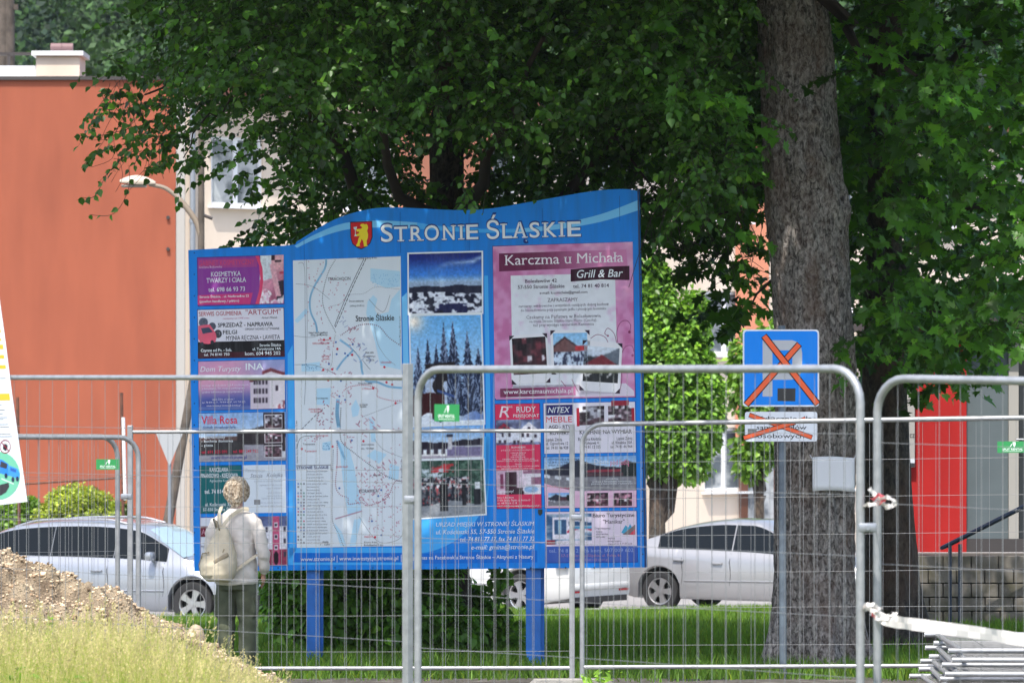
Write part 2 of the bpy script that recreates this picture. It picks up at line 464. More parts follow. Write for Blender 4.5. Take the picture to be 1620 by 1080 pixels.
for k in range(14):
    x = gx0 + (r0.x - gx0) * (k + 0.5) / 14
    rr.box((x, 83.5, r1.z + 0.12), (0.06, 0.06, 0.24))
rr.box(((gx0 + r0.x)/2, 83.5, r1.z + 0.26), (r0.x - gx0, 0.06, 0.06))
rr.build('roof_railing', M_dark, apt, M=Matrix.Translation(-AP))
for py in (344, 394):
    q = P(266, py, 79.99); bo = MB(); bo.tube([(q.x, 79.995, q.z), (q.x, 79.94, q.z)], 0.035, 8); bo.build('bolt', M_dark, apt, M=Matrix.Translation(-AP))

# ------------------------------------------------------------------ red and grey building on the right
M_red = mat('red_panel', S(178, 40, 38), 0.6, spec=0.2, noise=(1.5, S(162, 36, 35), 0.4, 0.7, 6, (1.5, 1, 0.5)))
M_gwall = mat('blue_grey_render', S(96, 106, 110), 0.8, noise=(2, S(88, 98, 102), 0.4, 0.7), bump=(80, 0.2, 0.01))
RB = 50.0
rz0 = EZ + (HY - 873) / F * RB          # top of the platform
def rx(px, D=RB): return (px - CX) / F * D
red_b = empty('red_entrance_building', (rx(1480), RB, ground_z(RB)), 0, 'red and blue-grey clad entrance building behind the steps at the right', 'building')
RI = Matrix.Translation(-Vector((rx(1480), RB, ground_z(RB))))
def rbx(name, m, x0, x1, y0, y1, z0, z1, parent=red_b, ch=0):
    b = MB(); c = ((x0+x1)/2, (y0+y1)/2, (z0+z1)/2); s = (x1-x0, y1-y0, z1-z0)
    b.rbox(c, s, ch) if ch else b.box(c, s)
    o = link(name, b.mesh(name, m), parent, Matrix.Identity(4))
    if parent is red_b: o.matrix_basis = RI
    return o
RT = EZ + (HY - 520)/F*RB
rbx('red_wall', M_red, rx(1392), rx(1529), RB, RB+0.3, rz0, RT)
rbx('grey_wall', M_gwall, rx(1529)+0.003, rx(1596), RB+0.06, RB+0.4, rz0 + 0.16, RT)
rbx('skirting', mat('skirting', S(70, 66, 66), 0.8), rx(1529)+0.003, rx(1760), RB+0.03, RB+0.4, rz0, rz0+0.157)
rbx('door_frame', M_grey, rx(1596)+0.003, rx(1612), RB+0.03, RB+0.4, rz0+0.16, RT - 0.1)
do = rbx('door', mat('dark_door', S(46, 50, 54), 0.3), rx(1612)+0.003, rx(1700), RB+0.1, RB+0.4, rz0+0.16, RT - 0.15)
hd = MB(); hd.tube([(rx(1608), RB+0.0, rz0+1.35), (rx(1622), RB-0.03, rz0+1.35)], 0.012, 8); hd.build('door_handle', M_zinc, do)
rbx('roof_edge', M_dark, rx(1388), rx(1900), RB-0.25, RB+4, RT+0.003, RT+0.25)
rbx('side_wall', M_gwall, rx(1700)+0.003, rx(1900), RB+0.06, RB+0.4, rz0+0.16, RT - 0.1)
# platform of concrete blocks
M_block = mat('block_concrete', S(116, 110, 101), 0.9, noise=(5, S(84, 80, 64), 0.42, 0.66), bump=(70, 0.5, 0.012))
plat = empty('block_platform', (rx(1530), RB-0.9, ground_z(49)), 0, 'low platform wall of weathered concrete blocks below the red entrance', 'platform')
PI_ = Matrix.Translation(-plat.location)
co = MB(); co.box(((rx(1392)+rx(1900))/2, RB-0.42, rz0-0.5), (rx(1900)-rx(1392)-0.1, 0.9, 0.98)); co.build('core', mat('mortar', S(70, 66, 60), 0.95), plat, M=PI_)
gz = ground_z(49) - 0.1; nrow = 6; hh = (rz0 - gz) / nrow
for r in range(nrow):
    x = rx(1392) + (0.16 if r % 2 else 0.0); z1 = rz0 - r*hh
    while x < rx(1680):
        bw = 0.33 + random.uniform(-0.01, 0.01)
        b = MB(); b.rbox((x+bw/2, RB-0.90 + random.uniform(-0.006, 0.006) - 0.035*(r > 0), z1-hh/2), (bw-0.012, 0.10, hh-0.012), 0.008)
        b.build('block', M_block, plat, M=PI_); x += bw
M_rail = mat('blue_steel', S(52, 62, 84), 0.25, metal=0.4, spec=0.8)
hr = empty('stair_handrail', P(1503, 985, 47.6), 0, 'dark blue tubular handrail sloping up beside the block platform', 'handrail')
HI = Matrix.Translation(-hr.location)
for D, off in ((47.6, 0), (48.5, 6)):
    a = P(1490+off, 866 - off*0.3, D); b = P(1660+off, 780 - off*0.3, D)
    q = MB(); q.tube([a, b], 0.024, 10); q.build('top_rail', M_rail, hr, M=HI, smooth=50)
    q = MB(); q.tube([P(1503 + off*2.6, 860, D), Vector((P(1503 + off*2.6, 860, D).x, D, ground_z(D)))], 0.022, 10); q.build('post', M_rail, hr, M=HI, smooth=50)
q = MB(); q.tube([P(1490, 866, 47.6), P(1496, 864.2, 48.5)], 0.024, 10); q.build('end_bar', M_rail, hr, M=HI, smooth=50)

# ------------------------------------------------------------------ street lamp, poles, give-way sign
M_pole = mat('weathered_pole', S(96, 86, 76), 0.8, noise=(5, S(70, 62, 54), 0.4, 0.65))
LD = 70.0
lb = Vector((P(318, 600, LD).x, LD, 0.0))
lamp = empty('street_lamp', lb, 0, 'old street lamp with curved arm in front of the orange building', 'street lamp')
LI = Matrix.Translation(-lb)
q = MB(); q.tube([lb, P(318, 560, LD), P(318.5, 180, LD)], [0.075, 0.065, 0.05], 10); q.build('pole', M_pole, lamp, M=LI, smooth=50)
q = MB(); q.tube(bez([P(317, 372, LD), P(311, 352, LD), P(297, 331, LD), P(280, 312, LD), P(262, 298, LD), P(243, 293, LD), P(236, 292, LD)], 6), [0.05]*18 + [0.035]*19, 8)
q.build('arm', mat('pale_arm', S(138, 124, 108), 0.6), lamp, M=LI, smooth=50)
q = MB(); q.tube([P(318, 339, LD), P(336, 346, LD)], 0.028, 8); q.build('peg', M_dark, lamp, M=LI, smooth=50)
q = MB()
rings = []
for t in np.linspace(0, 1, 12):
    c = P(190 + 56*t, 288 + 2.5*t, LD); wd = 0.16*math.sin(math.pi*min(1, 0.12+0.80*t))**0.7 * (1 if t < 0.8 else 0.8); ht = 0.13*math.sin(math.pi*(0.08+0.84*t))**0.9
    rings.append([c + Vector((0, wd*math.cos(a), ht*max(math.sin(a), -0.25))) for a in np.linspace(0, 2*math.pi, 15)[:-1]])
q.rings(rings); q.build('lamp_head', mat('lamp_shell', S(190, 176, 158), 0.5), lamp, M=LI, smooth=60)
q = MB(); c = P(212, 294.5, LD); q.rbox(c, (0.42, 0.2, 0.05), 0.02); q.build('lens', mat('lamp_lens', S(120, 116, 108), 0.2), lamp, M=LI)
q = MB(); q.tube([P(316, 545, LD), Vector((P(243, 880, LD-0.6).x, LD-0.6, 0))], [0.07, 0.095], 10); q.build('strut', M_pole, lamp, M=LI, smooth=50)
gw = Vector((P(268, 600, 68.5).x, 68.5, 0.0))
gs = empty('give_way_sign', gw, 0, 'grey back of a triangular give-way sign beside the leaning strut', 'sign')
q = MB(); tri = [(P(245, 681, 68.5).x-gw.x, P(245, 681, 68.5).z), (P(268, 737, 68.5).x-gw.x, P(268, 737, 68.5).z), (P(291, 681, 68.5).x-gw.x, P(291, 681, 68.5).z)]
q.prism(tri, -0.005, 0.005, Matrix.Rotation(math.radians(90), 4, 'X')); q.build('plate', mat('sign_back', S(176, 178, 180), 0.45, metal=0.3), gs)
q = MB(); q.tube([(0, 0.04, 0), (0, 0.04, tri[0][1])], 0.03, 8); q.build('post', M_zinc, gs, smooth=50)
M_rust = mat('rusty_steel', S(112, 70, 52), 0.8, noise=(14, S(84, 56, 44), 0.4, 0.6))
bar = empty('old_barrier', (P(110, 600, 71).x, 71, 0), 0, 'thin rusty posts joined by one rail in front of the orange gable', 'barrier')
BI = Matrix.Translation(-bar.location)
for px, t_ in ((27.5, 628), (192, 621)):
    q = MB(); p_ = P(px, t_, 71); q.tube([p_, (p_.x+0.05, 71, 0)], 0.028, 8); q.build('post', M_rust, bar, M=BI, smooth=50)
q = MB(); p_ = P(195, 660, 70.97); q.tube([p_, P(198, 790, 70.97)], 0.03, 8); q.build('white_sleeve', M_white, bar, M=BI, smooth=50)
q = MB(); q.tube([P(27, 766, 71.03), P(196, 755, 71.03)], 0.018, 8); q.build('rail', M_rust, bar, M=BI, smooth=50)
up = empty('utility_pole', (P(11, 60, 92).x, 92, 0), 0, 'grey double utility pole rising behind the roof at the top left', 'pole')
for px in (2, 17):
    q = MB(); x = P(px, 0, 92).x - up.location.x; q.tube([(x*1.0, 0, 0), (x*0.5, 0, 13.5)], [0.16, 0.12], 10); q.build('shaft', M_pole, up, smooth=50)
q = MB(); q.box((0, 0, 11.9), (0.5, 0.12, 0.12)); q.build('crossbar', M_pole, up)
# ================================================================== trees
M_lind = attr_mat('linden_leaf', 0.42, translucent=0.30, spec=0.45)
M_mapl = attr_mat('maple_leaf', 0.42, translucent=0.34, spec=0.4)
def bark_mat(name, c1, c2, sc):
    m = bpy.data.materials.new(name); m.use_nodes = True; n = m.node_tree; b = n.nodes['Principled BSDF']
    tc = n.nodes.new('ShaderNodeTexCoord'); mp = n.nodes.new('ShaderNodeMapping'); mp.inputs['Scale'].default_value = (1, 1, 0.55)
    n.links.new(tc.outputs['Object'], mp.inputs[0])
    def nz(scale, det, rg, dist):
        t = n.nodes.new('ShaderNodeTexNoise'); t.inputs['Scale'].default_value = scale; t.inputs['Detail'].default_value = det; t.inputs['Roughness'].default_value = rg; t.inputs['Distortion'].default_value = dist
        n.links.new(mp.outputs[0], t.inputs['Vector']); return t.outputs['Fac']
    fine = nz(sc, 10, 0.72, 0.6); big = nz(sc*0.12, 4, 0.6, 0.3)
    r = n.nodes.new('ShaderNodeMapRange'); r.inputs[1].default_value = 0.40; r.inputs[2].default_value = 0.64; n.links.new(fine, r.inputs[0])
    x = n.nodes.new('ShaderNodeMix'); x.data_type = 'RGBA'; x.inputs[6].default_value = (*c1, 1); x.inputs[7].default_value = (*c2, 1)
    n.links.new(r.outputs[0], x.inputs[0])
    r2 = n.nodes.new('ShaderNodeMapRange'); r2.inputs[1].default_value = 0.46; r2.inputs[2].default_value = 0.7; r2.inputs[4].default_value = 0.62; n.links.new(big, r2.inputs[0])
    x2 = n.nodes.new('ShaderNodeMix'); x2.data_type = 'RGBA'; x2.inputs[7].default_value = (*S(104, 78, 62), 1); n.links.new(r2.outputs[0], x2.inputs[0]); n.links.new(x.outputs[2], x2.inputs[6])
    n.links.new(x2.outputs[2], b.inputs['Base Color']); b.inputs['Roughness'].default_value = 0.9
    k = n.nodes.new('ShaderNodeBump'); k.inputs['Strength'].default_value = 1.0; k.inputs['Distance'].default_value = 0.04
    n.links.new(fine, k.inputs['Height']); n.links.new(k.outputs[0], b.inputs['Normal'])
    return m
M_bark = bark_mat('grey_bark', S(62, 56, 52), S(196, 186, 178), 30)
M_barkd = bark_mat('dark_bark', S(36, 32, 28), S(92, 84, 72), 22)
M_twig = mat('twig', S(58, 48, 40), 0.8)

LIND = np.array([(0, 0), (-0.36, 0.18), (-0.42, 0.5), (0, 1.05), (0.42, 0.5), (0.36, 0.18)], float)
LIND_F = [(0, 3, 2, 1), (0, 5, 4, 3)]
a_ = [(-0.10, 0.0), (-0.46, -0.06), (-0.30, 0.16), (-0.72, 0.40), (-0.42, 0.44), (-0.50, 0.70), (-0.22, 0.62), (-0.2, 0.8), (0, 1.12)]
MAPL = np.array([(0, 0.25)] + a_ + [(-x, y) for x, y in a_[-2::-1]], float)
MAPL_F = [(0, i+1, i) for i in range(1, 17)] + [(0, 1, 17)]

def leaves(pos, axis, nrm, size, shape, faces, col, fold=0.25):
    """pos/axis/nrm (n,3); returns V, flat faces, sizes, colours"""
    n = len(pos); k = len(shape)
    axis = axis / np.linalg.norm(axis, axis=1, keepdims=True)
    side = np.cross(axis, nrm); side /= np.linalg.norm(side, axis=1, keepdims=True) + 1e-9
    up = np.cross(side, axis)
    sx = shape[:, 0][None, :, None]; sy = shape[:, 1][None, :, None]
    V = pos[:, None, :] + size[:, None, None] * (side[:, None, :]*sx + axis[:, None, :]*sy + up[:, None, :]*(np.abs(sx)*fold - 0.22*sy*sy))
    base = (np.arange(n) * k)[:, None]
    ff = np.concatenate([np.array(f) for f in faces]); szs = np.array([len(f) for f in faces])
    return V.reshape(-1, 3), (base + ff[None, :]).ravel(), np.tile(szs, n), np.repeat(col, len(faces), axis=0)

class Crown:
    def __init__(s): s.V = []; s.F = []; s.S = []; s.C = []; s.n = 0
    def add(s, V, F_, S_, C_):
        s.V.append(V); s.F.append(F_ + s.n); s.S.append(S_); s.C.append(C_); s.n += len(V)
    def mesh(s, name, m): return big_mesh(name, np.concatenate(s.V), np.concatenate(s.F), np.concatenate(s.S), m, col=np.concatenate(s.C))

def sprays(crown, twigs, pts, dirs, length, nl, size, shape, faces, base, var=0.35, droop=0.5, tw=0.0028, flat=0.6, seed=1, yellow=0.1):
    """leafy twigs: pts (n,3) start points, dirs (n,3)"""
    r = np.random.default_rng(seed); n = len(pts)
    dirs = dirs / np.linalg.norm(dirs, axis=1, keepdims=True)
    tint = 1 + var * r.normal(size=(n, 1))
    for k in range(nl):
        t = (k + 0.6 + 0.3*r.random(n)) / nl
        L = length * t
        p = pts + dirs * L[:, None]; p[:, 2] -= droop * L * t
        d = dirs.copy(); d[:, 2] -= 2*droop*t; d /= np.linalg.norm(d, axis=1, keepdims=True)
        sd = np.cross(d, np.array([0, 0, 1.0])) ; sd /= np.linalg.norm(sd, axis=1, keepdims=True) + 1e-6
        sg = (1 if k % 2 else -1)
        ax = d*0.55 + sd*sg*(0.8 + 0.3*r.normal(size=(n, 1))) + r.normal(size=(n, 3))*0.25; ax[:, 2] -= 0.35
        nr = np.array([0, 0, 1.0]) * flat + np.array([0, -0.45, 0.1]) + r.normal(size=(n, 3)) * 0.45
        c = np.asarray(base)[None, :] * np.clip(tint + 0.18*r.normal(size=(n, 1)), 0.35, 2.2)
        c = c * (1 + (r.random((n, 1)) < yellow) * np.array([0.9, 0.6, 0.2]))
        crown.add(*leaves(p, ax, nr, size * r.uniform(0.5, 1.3, n), shape, faces, c))
    if tw:
        for i in range(0, n):
            L = length[i]; q = [Vector(pts[i]), Vector(pts[i] + dirs[i]*L*0.5) - Vector((0, 0, droop*L*0.25)), Vector(pts[i] + dirs[i]*L) - Vector((0, 0, droop*L))]
            twigs.tube(q, [tw*1.5, tw, tw*0.5], 3, cap=False)

def limb(tw, a, b, r0, r1, wob=0.15, n=8, seed=0):
    r = np.random.default_rng(seed); a = Vector(a); b = Vector(b); pts = []
    for k in range(n+1):
        t = k/n; pts.append(a.lerp(b, t) + Vector(r.normal(size=3)) * wob * math.sin(math.pi*t) * 0.5 + Vector((0, 0, -0.3*wob*math.sin(math.pi*t))))
    tw.tube(pts, [r0 + (r1-r0)*k/n for k in range(n+1)], 7, cap=False)
    return pts

def big_clumps(crown, pts, size, base, seed, nrm_up=0.7):
    r = np.random.default_rng(seed); n = len(pts)
    c = np.asarray(base)[None, :] * r.uniform(0.6, 1.5, (n, 1))
    ax = r.normal(size=(n, 3)); nr = r.normal(size=(n, 3)); nr[:, 2] += nrm_up
    crown.add(*leaves(pts, ax, nr, size * r.uniform(0.6, 1.3, n), LIND, LIND_F, c))

C_LIND = np.array(S(66, 104, 36)); C_MAP = np.array(S(70, 114, 34))
# ---- linden behind the board
rng = np.random.default_rng(21)
def px_x(px, D=38.0): return (px - CX) / F * D
def py_z(py, D=38.0): return EZ + (HY - py) / F * D
LX = [px_x(v) for v in (120, 150, 200, 250, 290, 330, 355, 370, 440, 520, 700, 900, 1000, 1060, 1120, 1200, 1300)]
LLO = [py_z(v) for v in (215, 225, 235, 225, 262, 270, 300, 392, 398, 420, 420, 420, 400, 390, 330, 300, 260)]
LHI = [py_z(v) for v in (190, 175, 135, 60, -400, -400, -400, -400, -400, -400, -400, -400, -400, -400, -400, -400, -400)]
def linden_density(X, Y, Z):
    lo = np.interp(X, LX, LLO) + 0.10*(vnoise(X*4, Y*1.5, seed=5) - 0.5)*2
    hi = np.interp(X, LX, LHI)
    d = np.ones_like(X)
    d *= np.clip((Z - lo) / 0.25 + 0.25, 0, 1) * (Z > lo) * (Z < hi)
    d *= np.where(X < px_x(300), 0.26, 1.0)
    d *= np.where((X > px_x(296)) & (X < px_x(418)) & (Z < py_z(150)) & (Z > py_z(345)), 0.10, 1.0)
    for gx, gy, w_, h_, k in ((700, 235, 70, 42, 0.05), (615, 300, 28, 20, 0.15), (1090, 270, 50, 30, 0.35), (960, 262, 34, 20, 0.3), (585, 245, 22, 16, 0.3), (1065, 395, 60, 45, 0.1), (480, 300, 26, 20, 0.3)):
        d *= 1 - (1-k)*np.exp(-(((X - px_x(gx)) / (w_*38/F))**2 + ((Z - py_z(gy)) / (h_*38/F))**2)**2)
    cl = vnoise(X*2.2, Y*1.2, Z*2.6, seed=8)
    return d * np.clip((cl - 0.22) * 3.2, 0.05, 1)
N = 33000
X = rng.uniform(px_x(170), px_x(1230), N); Y = rng.uniform(35.2, 43.5, N); Z = rng.uniform(py_z(430), py_z(-70), N)
keep = rng.random(N) < linden_density(X, Y, Z) * 0.42
keep &= ~((Y < 38.9) & (Z < py_z(np.interp(X, [px_x(300), px_x(560), px_x(1020)], [300, 235, 215]))) & (X > px_x(300)) & (X < px_x(1060)))          # the board stands here
keep &= ~((X > px_x(1165)) & (Y < 38.4))
X, Y, Z = X[keep], Y[keep], Z[keep]; n = len(X)
pts = np.stack([X, Y, Z], -1)
dirs = np.stack([np.where(X < px_x(420), np.where(X < px_x(260), -0.3, -0.7), 0) + rng.normal(size=n)*0.7, rng.normal(size=n)*0.6 - 0.2, rng.normal(size=n)*0.35 + 0.1], -1)
lin_c = Crown(); lin_t = MB()
sprays(lin_c, lin_t, pts, dirs, rng.uniform(0.22, 0.5, n), 11, np.full(n, 0.066), LIND, LIND_F, C_LIND, seed=3, droop=0.45)
# the sprig that hangs in front of the board and the trailing left sprigs
def sprig(path, nl, size, seed, base=C_LIND):
    r = np.random.default_rng(seed); path = bez(path, 8); lin_t.tube(path, 0.0026, 4, cap=False)
    m_ = len(path); idx = np.linspace(2, m_-1, nl).astype(int)
    pos = np.array([path[i] for i in idx]); tan = np.array([(path[i] - path[i-1]).normalized() for i in idx])
    sd = np.stack([np.where(np.arange(nl) % 2, 1, -1), np.zeros(nl), np.zeros(nl)], -1)
    ax = tan*0.5 + sd*0.7 + r.normal(size=(nl, 3))*0.25; ax[:, 2] -= 0.3
    nr = np.array([0, -0.7, 0.5]) + r.normal(size=(nl, 3))*0.4
    lin_c.add(*leaves(pos, ax, nr, size*r.uniform(0.75, 1.2, nl), LIND, LIND_F, np.asarray(base)[None]*r.uniform(0.8, 1.7, (nl, 1))))
sprig([P(735, 300, 36.5), P(745, 318, 36.5), P(752, 330, 36.45)], 7, 0.06, 1)
sprig([P(728, 285, 36.5), P(735, 310, 36.5), P(733, 330, 36.5)], 6, 0.055, 2)
sprig([P(770, 300, 36.5), P(766, 318, 36.5), P(764, 338, 36.5)], 3, 0.02, 2)
for k, pth in enumerate(([(300, 170), (250, 190), (200, 205), (150, 216), (123, 215)], [(290, 180), (240, 215), (205, 240), (170, 275), (150, 310), (128, 313)], [(255, 215), (225, 240), (212, 262)],
                         [(280, 240), (258, 262), (238, 270)], [(310, 250), (300, 262), (292, 268)], [(300, 100), (250, 105), (212, 108), (190, 112)], [(204, 262), (203, 300), (180, 338), (142, 340)],
                         [(270, 170), (230, 165), (200, 175), (175, 178), (160, 146)], [(230, 225), (180, 232), (150, 245), (132, 265)], [(250, 120), (215, 128), (180, 150), (165, 140)])):
    sprig([P(a, b, 37.2 + 0.1*k) for a, b in pth], 22 if k not in (2, 6) else 8, 0.062, 30 + k)
for k in range(46):       # bare hanging twigs
    a = P(random.uniform(170, 320), random.uniform(90, 240), random.uniform(36.5, 39)); b = a + Vector((random.uniform(-0.35, 0.1), 0, random.uniform(-0.45, -0.1)))
    lin_t.tube(bez([a, a.lerp(b, 0.5) + Vector((random.uniform(-0.1, 0.1), 0, -0.05)), b], 4), 0.0024, 3, cap=False)
for k in range(40):
    a = P(random.uniform(1010, 1190), random.uniform(250, 360), random.uniform(37, 39)); b = a + Vector((random.uniform(-0.5, 0.3), 0, random.uniform(-0.9, -0.2)))
    lin_t.tube(bez([a, a.lerp(b, 0.5) + Vector((random.uniform(-0.15, 0.15), 0, -0.05)), b], 5), 0.003, 3, cap=False)
TB = Vector((px_x(705, 40.0), 40.0, ground_z(40.0) - 0.05))
limb(lin_t, (TB.x, 40, 4.3), P(430, 60, 39), 0.10, 0.03, seed=1); limb(lin_t, P(430, 60, 39), P(230, 150, 38), 0.032, 0.008, seed=2)
limb(lin_t, (TB.x, 40, 4.6), P(560, 120, 37.5), 0.09, 0.02, seed=3); limb(lin_t, (TB.x, 40, 4.5), P(1000, 190, 39.5), 0.11, 0.03, seed=4)
limb(lin_t, P(1000, 190, 39.5), P(1180, 290, 38.6), 0.03, 0.008, seed=5); limb(lin_t, (TB.x, 40, 5), P(860, 60, 36.5), 0.08, 0.02, seed=6)
limb(lin_t, P(380, 90, 38.6), P(290, 250, 38.0), 0.016, 0.005, seed=8); limb(lin_t, P(940, 170, 39), P(1130, 430, 38.4), 0.014, 0.004, seed=9)
# higher crown, above the picture: big leaf clumps, spread to shade board and person
nb = 9000
ph = rng.uniform(0, 2*math.pi, nb); rr_ = np.sqrt(rng.random(nb)); hz = rng.random(nb)
rad = 6.6*np.sqrt(np.clip(1 - (1.35*hz - 0.35)**2, 0.05, 1))
bp = np.stack([TB.x - 0.3 + rad*rr_*np.cos(ph), 38.0 + rad*rr_*np.sin(ph)*1.05, 7.7 + 7.5*hz], -1)
big_clumps(lin_c, bp, 0.42, C_LIND, 5)
linden = empty('linden_tree', TB, 0, 'leafy linden hanging low over the blue town board, trunk hidden behind it', 'tree')
LMI = Matrix.Translation(-TB)
tag(link('crown', lin_c.mesh('crown', M_lind), linden, LMI), kind='stuff')
tag(lin_t.build('twigs', M_twig, linden, M=LMI, smooth=180), kind='stuff')

def trunk_mesh(name, path, radii, m, seed, flare=0.0, burls=(), ns=72, nz=150, rough=0.02):
    path = bez(path, 20); k = len(path); tt = np.linspace(0, 1, nz)
    cx = np.interp(tt, np.linspace(0, 1, k), [p.x for p in path]); cy = np.interp(tt, np.linspace(0, 1, k), [p.y for p in path]); cz_ = np.interp(tt, np.linspace(0, 1, k), [p.z for p in path])
    rr = np.interp(tt, np.linspace(0, 1, len(radii)), radii)
    A, T = np.meshgrid(np.linspace(0, 2*math.pi, ns + 1), tt)
    R = np.broadcast_to(rr[:, None], A.shape).copy()
    zz = np.broadcast_to(cz_[:, None], A.shape)
    low = np.clip(1 - (zz - zz.min())/0.95, 0, 1)
    R = R * (1 + flare * low**2 * (0.6 + 0.6*np.cos(5*A + 0.7)))
    ca, sa = np.cos(A), np.sin(A)
    R = R + rough * (fbm(ca*8, sa*8, zz*3.0, 5, seed, 0.6) - 0.5) * 2.2 - rough*0.9*np.clip(0.12 - np.abs(fbm(ca*5, sa*5, zz*1.2, 3, seed+9) - 0.5), 0, 1)/0.12*np.clip((6.0 - zz)/3.0, 0.25, 1) + 0.09*(fbm(ca*1.6, sa*1.6, zz*0.9, 2, seed+3) - 0.5)
    for (ba, bz, bs, bh) in burls:
        da = np.arctan2(np.sin(A - ba), np.cos(A - ba)) * rr[:, None]
        d2 = np.sqrt(da**2 + (zz - bz)**2)
        R = R + 1.6*bh*np.exp(-(d2/(bs*1.5))**2) - 1.5*bh*np.exp(-(d2/(bs*0.6))**2)
    return grid_mesh(name, cx[:, None] + R*ca, cy[:, None] + R*sa, zz, m)
link('trunk', trunk_mesh('trunk', [TB, TB + Vector((0, 0, 1.6)), Vector((TB.x, 40, 5.2)), Vector((TB.x + 0.2, 39.8, 11))], [0.26, 0.2, 0.17, 0.08], M_barkd, 4, 0.3), linden, LMI)

# ---- the big maple with the grey burred trunk
MD = 37.8
mb0 = Vector((px_x(1290, MD), MD, ground_z(MD) - 0.06))
m_path = [mb0, P(1288, 860, MD), P(1289, 600, MD), P(1281, 420, MD), P(1266, 230, MD), P(1253, 0, MD), P(1240, -300, MD), P(1230, -900, MD)]
s_ = MD / F
BUR = [(-1.2, EZ + (HY - 190)*s_, 0.06, 0.035), (-1.5, EZ + (HY - 262)*s_, 0.10, 0.05), (-0.75, EZ + (HY - 258)*s_, 0.05, 0.03), (-0.5, EZ + (HY - 315)*s_, 0.09, 0.05), (-0.35, EZ + (HY - 345)*s_, 0.06, 0.035), (-1.6, EZ + (HY - 435)*s_, 0.07, 0.04), (-0.85, EZ + (HY - 435)*s_, 0.06, 0.035), (-2.0, EZ + (HY - 85)*s_, 0.07, 0.03)]
maple = empty('big_maple_tree', mb0, 0, 'big maple with thick grey burred trunk behind the crossed-out parking sign', 'tree', 'maples at the right')
MMI = Matrix.Translation(-mb0)
link('trunk', trunk_mesh('trunk', m_path, [0.40, 0.372, 0.366, 0.355, 0.345, 0.325, 0.29, 0.2], M_bark, 11, 0.5, BUR, ns=150, nz=420, rough=0.032), maple, MMI)
rng = np.random.default_rng(5)
MXL = [px_x(v) for v in (1000, 1030, 1060, 1110, 1140, 1165, 1200, 1240, 1330, 1370, 1420, 1450, 1490, 1530, 1560, 1620, 1700)]
MLO = [py_z(v) for v in (300, 350, 355, 365, 400, 530, 555, 200, 200, 520, 590, 600, 630, 660, 610, 560, 560)]
def maple_density(X, Y, Z):
    lo = np.interp(X, MXL, MLO); d = np.clip((Z - lo)/0.15, 0, 1)
    d *= np.where(X < px_x(1205), 0.85, 1.0)
    for gx, gy, w_, h_, k in ((1180, 275, 14, 26, 0.1), (1105, 425, 55, 32, 0.15), (1070, 300, 24, 24, 0.3), (1345, 240, 10, 14, 0.3), (1355, 365, 8, 18, 0.3)):
        d *= 1 - (1-k)*np.exp(-(((X - px_x(gx)) / (w_*38/F))**2 + ((Z - py_z(gy)) / (h_*38/F))**2)**2)
    return d * np.clip((vnoise(X*1.8, Y*1.0, Z*2.8, seed=31) - 0.2)*3.0, 0.08, 1)
N = 12500
X = rng.uniform(px_x(1000), px_x(1700), N); Y = np.where(X > px_x(1300), rng.uniform(35.4, 46.5, N), rng.uniform(35.4, 43.0, N)); Z = rng.uniform(py_z(660), py_z(-60), N)
keep = rng.random(N) < maple_density(X, Y, Z) * 0.42
keep &= ~((X > px_x(1170)) & (X < px_x(1385)) & (Y < 38.6))
keep &= ~((Z < py_z(560)) & (Y < 38.5))
keep &= ~((X < px_x(1085)) & (Z < py_z(190)) & (Y < 38.8))
keep &= ~((X > px_x(1150)) & (X < px_x(1260)) & (Y < 38.6))
X, Y, Z = X[keep], Y[keep], Z[keep]; n = len(X)
def maple_sprays(cr, tw, pts, seed, nl=7):
    r = np.random.default_rng(seed); n = len(pts)
    dirs = np.stack([r.normal(size=n)*0.8, r.normal(size=n)*0.5 - 0.5, r.normal(size=n)*0.2], -1)
    sprays(cr, tw, pts, dirs, r.uniform(0.3, 0.6, n), nl, np.full(n, 0.108), MAPL, MAPL_F, C_MAP, seed=seed, droop=0.35, tw=0.003, flat=0.9, yellow=0.12)
big_c = Crown(); big_t = MB()
half = X < px_x(1290)
maple_sprays(big_c, big_t, np.stack([X, Y, Z], -1)[half], 5)
# sprays reaching in front of the trunk's right edge
fr = np.array([P(a, b, 36.9) for a, b in ((1330, 95), (1345, 80), (1360, 110), (1350, 135), (1385, 90), (1400, 60), (1380, 330), (1410, 320), (1440, 350), (1365, 525), (1390, 515), (1420, 530), (1450, 500), (1480, 470), (1560, 280), (1600, 300), (1500, 330), (1530, 400), (1330, 548), (1355, 560))])
maple_sprays(big_c, big_t, fr, 6, 9)
limb(big_t, P(1262, -60, 37.8), P(1120, -40, 36.8), 0.09, 0.03, seed=3); limb(big_t, P(1275, 330, 38), P(1190, 480, 38.3), 0.03, 0.008, seed=4)
limb(big_t, P(1262, -40, 37.8), P(1450, 120, 36.9), 0.08, 0.015, seed=5); limb(big_t, P(1290, 200, 38.1), P(1110, 360, 38.6), 0.03, 0.006, seed=6)
nb = 3600; ph = rng.uniform(0, 2*math.pi, nb); rr_ = np.sqrt(rng.random(nb)); hz = rng.random(nb)
rad = 4.6*np.sqrt(np.clip(1 - (1.35*hz - 0.35)**2, 0.05, 1))
big_clumps(big_c, np.stack([mb0.x + 0.2 + rad*rr_*np.cos(ph), 36.6 + rad*rr_*np.sin(ph), 7.9 + 7.5*hz], -1), 0.45, C_MAP, 9)
tag(link('crown', big_c.mesh('crown', M_mapl), maple, MMI), kind='stuff'); tag(big_t.build('twigs', M_twig, maple, M=MMI, smooth=180), kind='stuff')
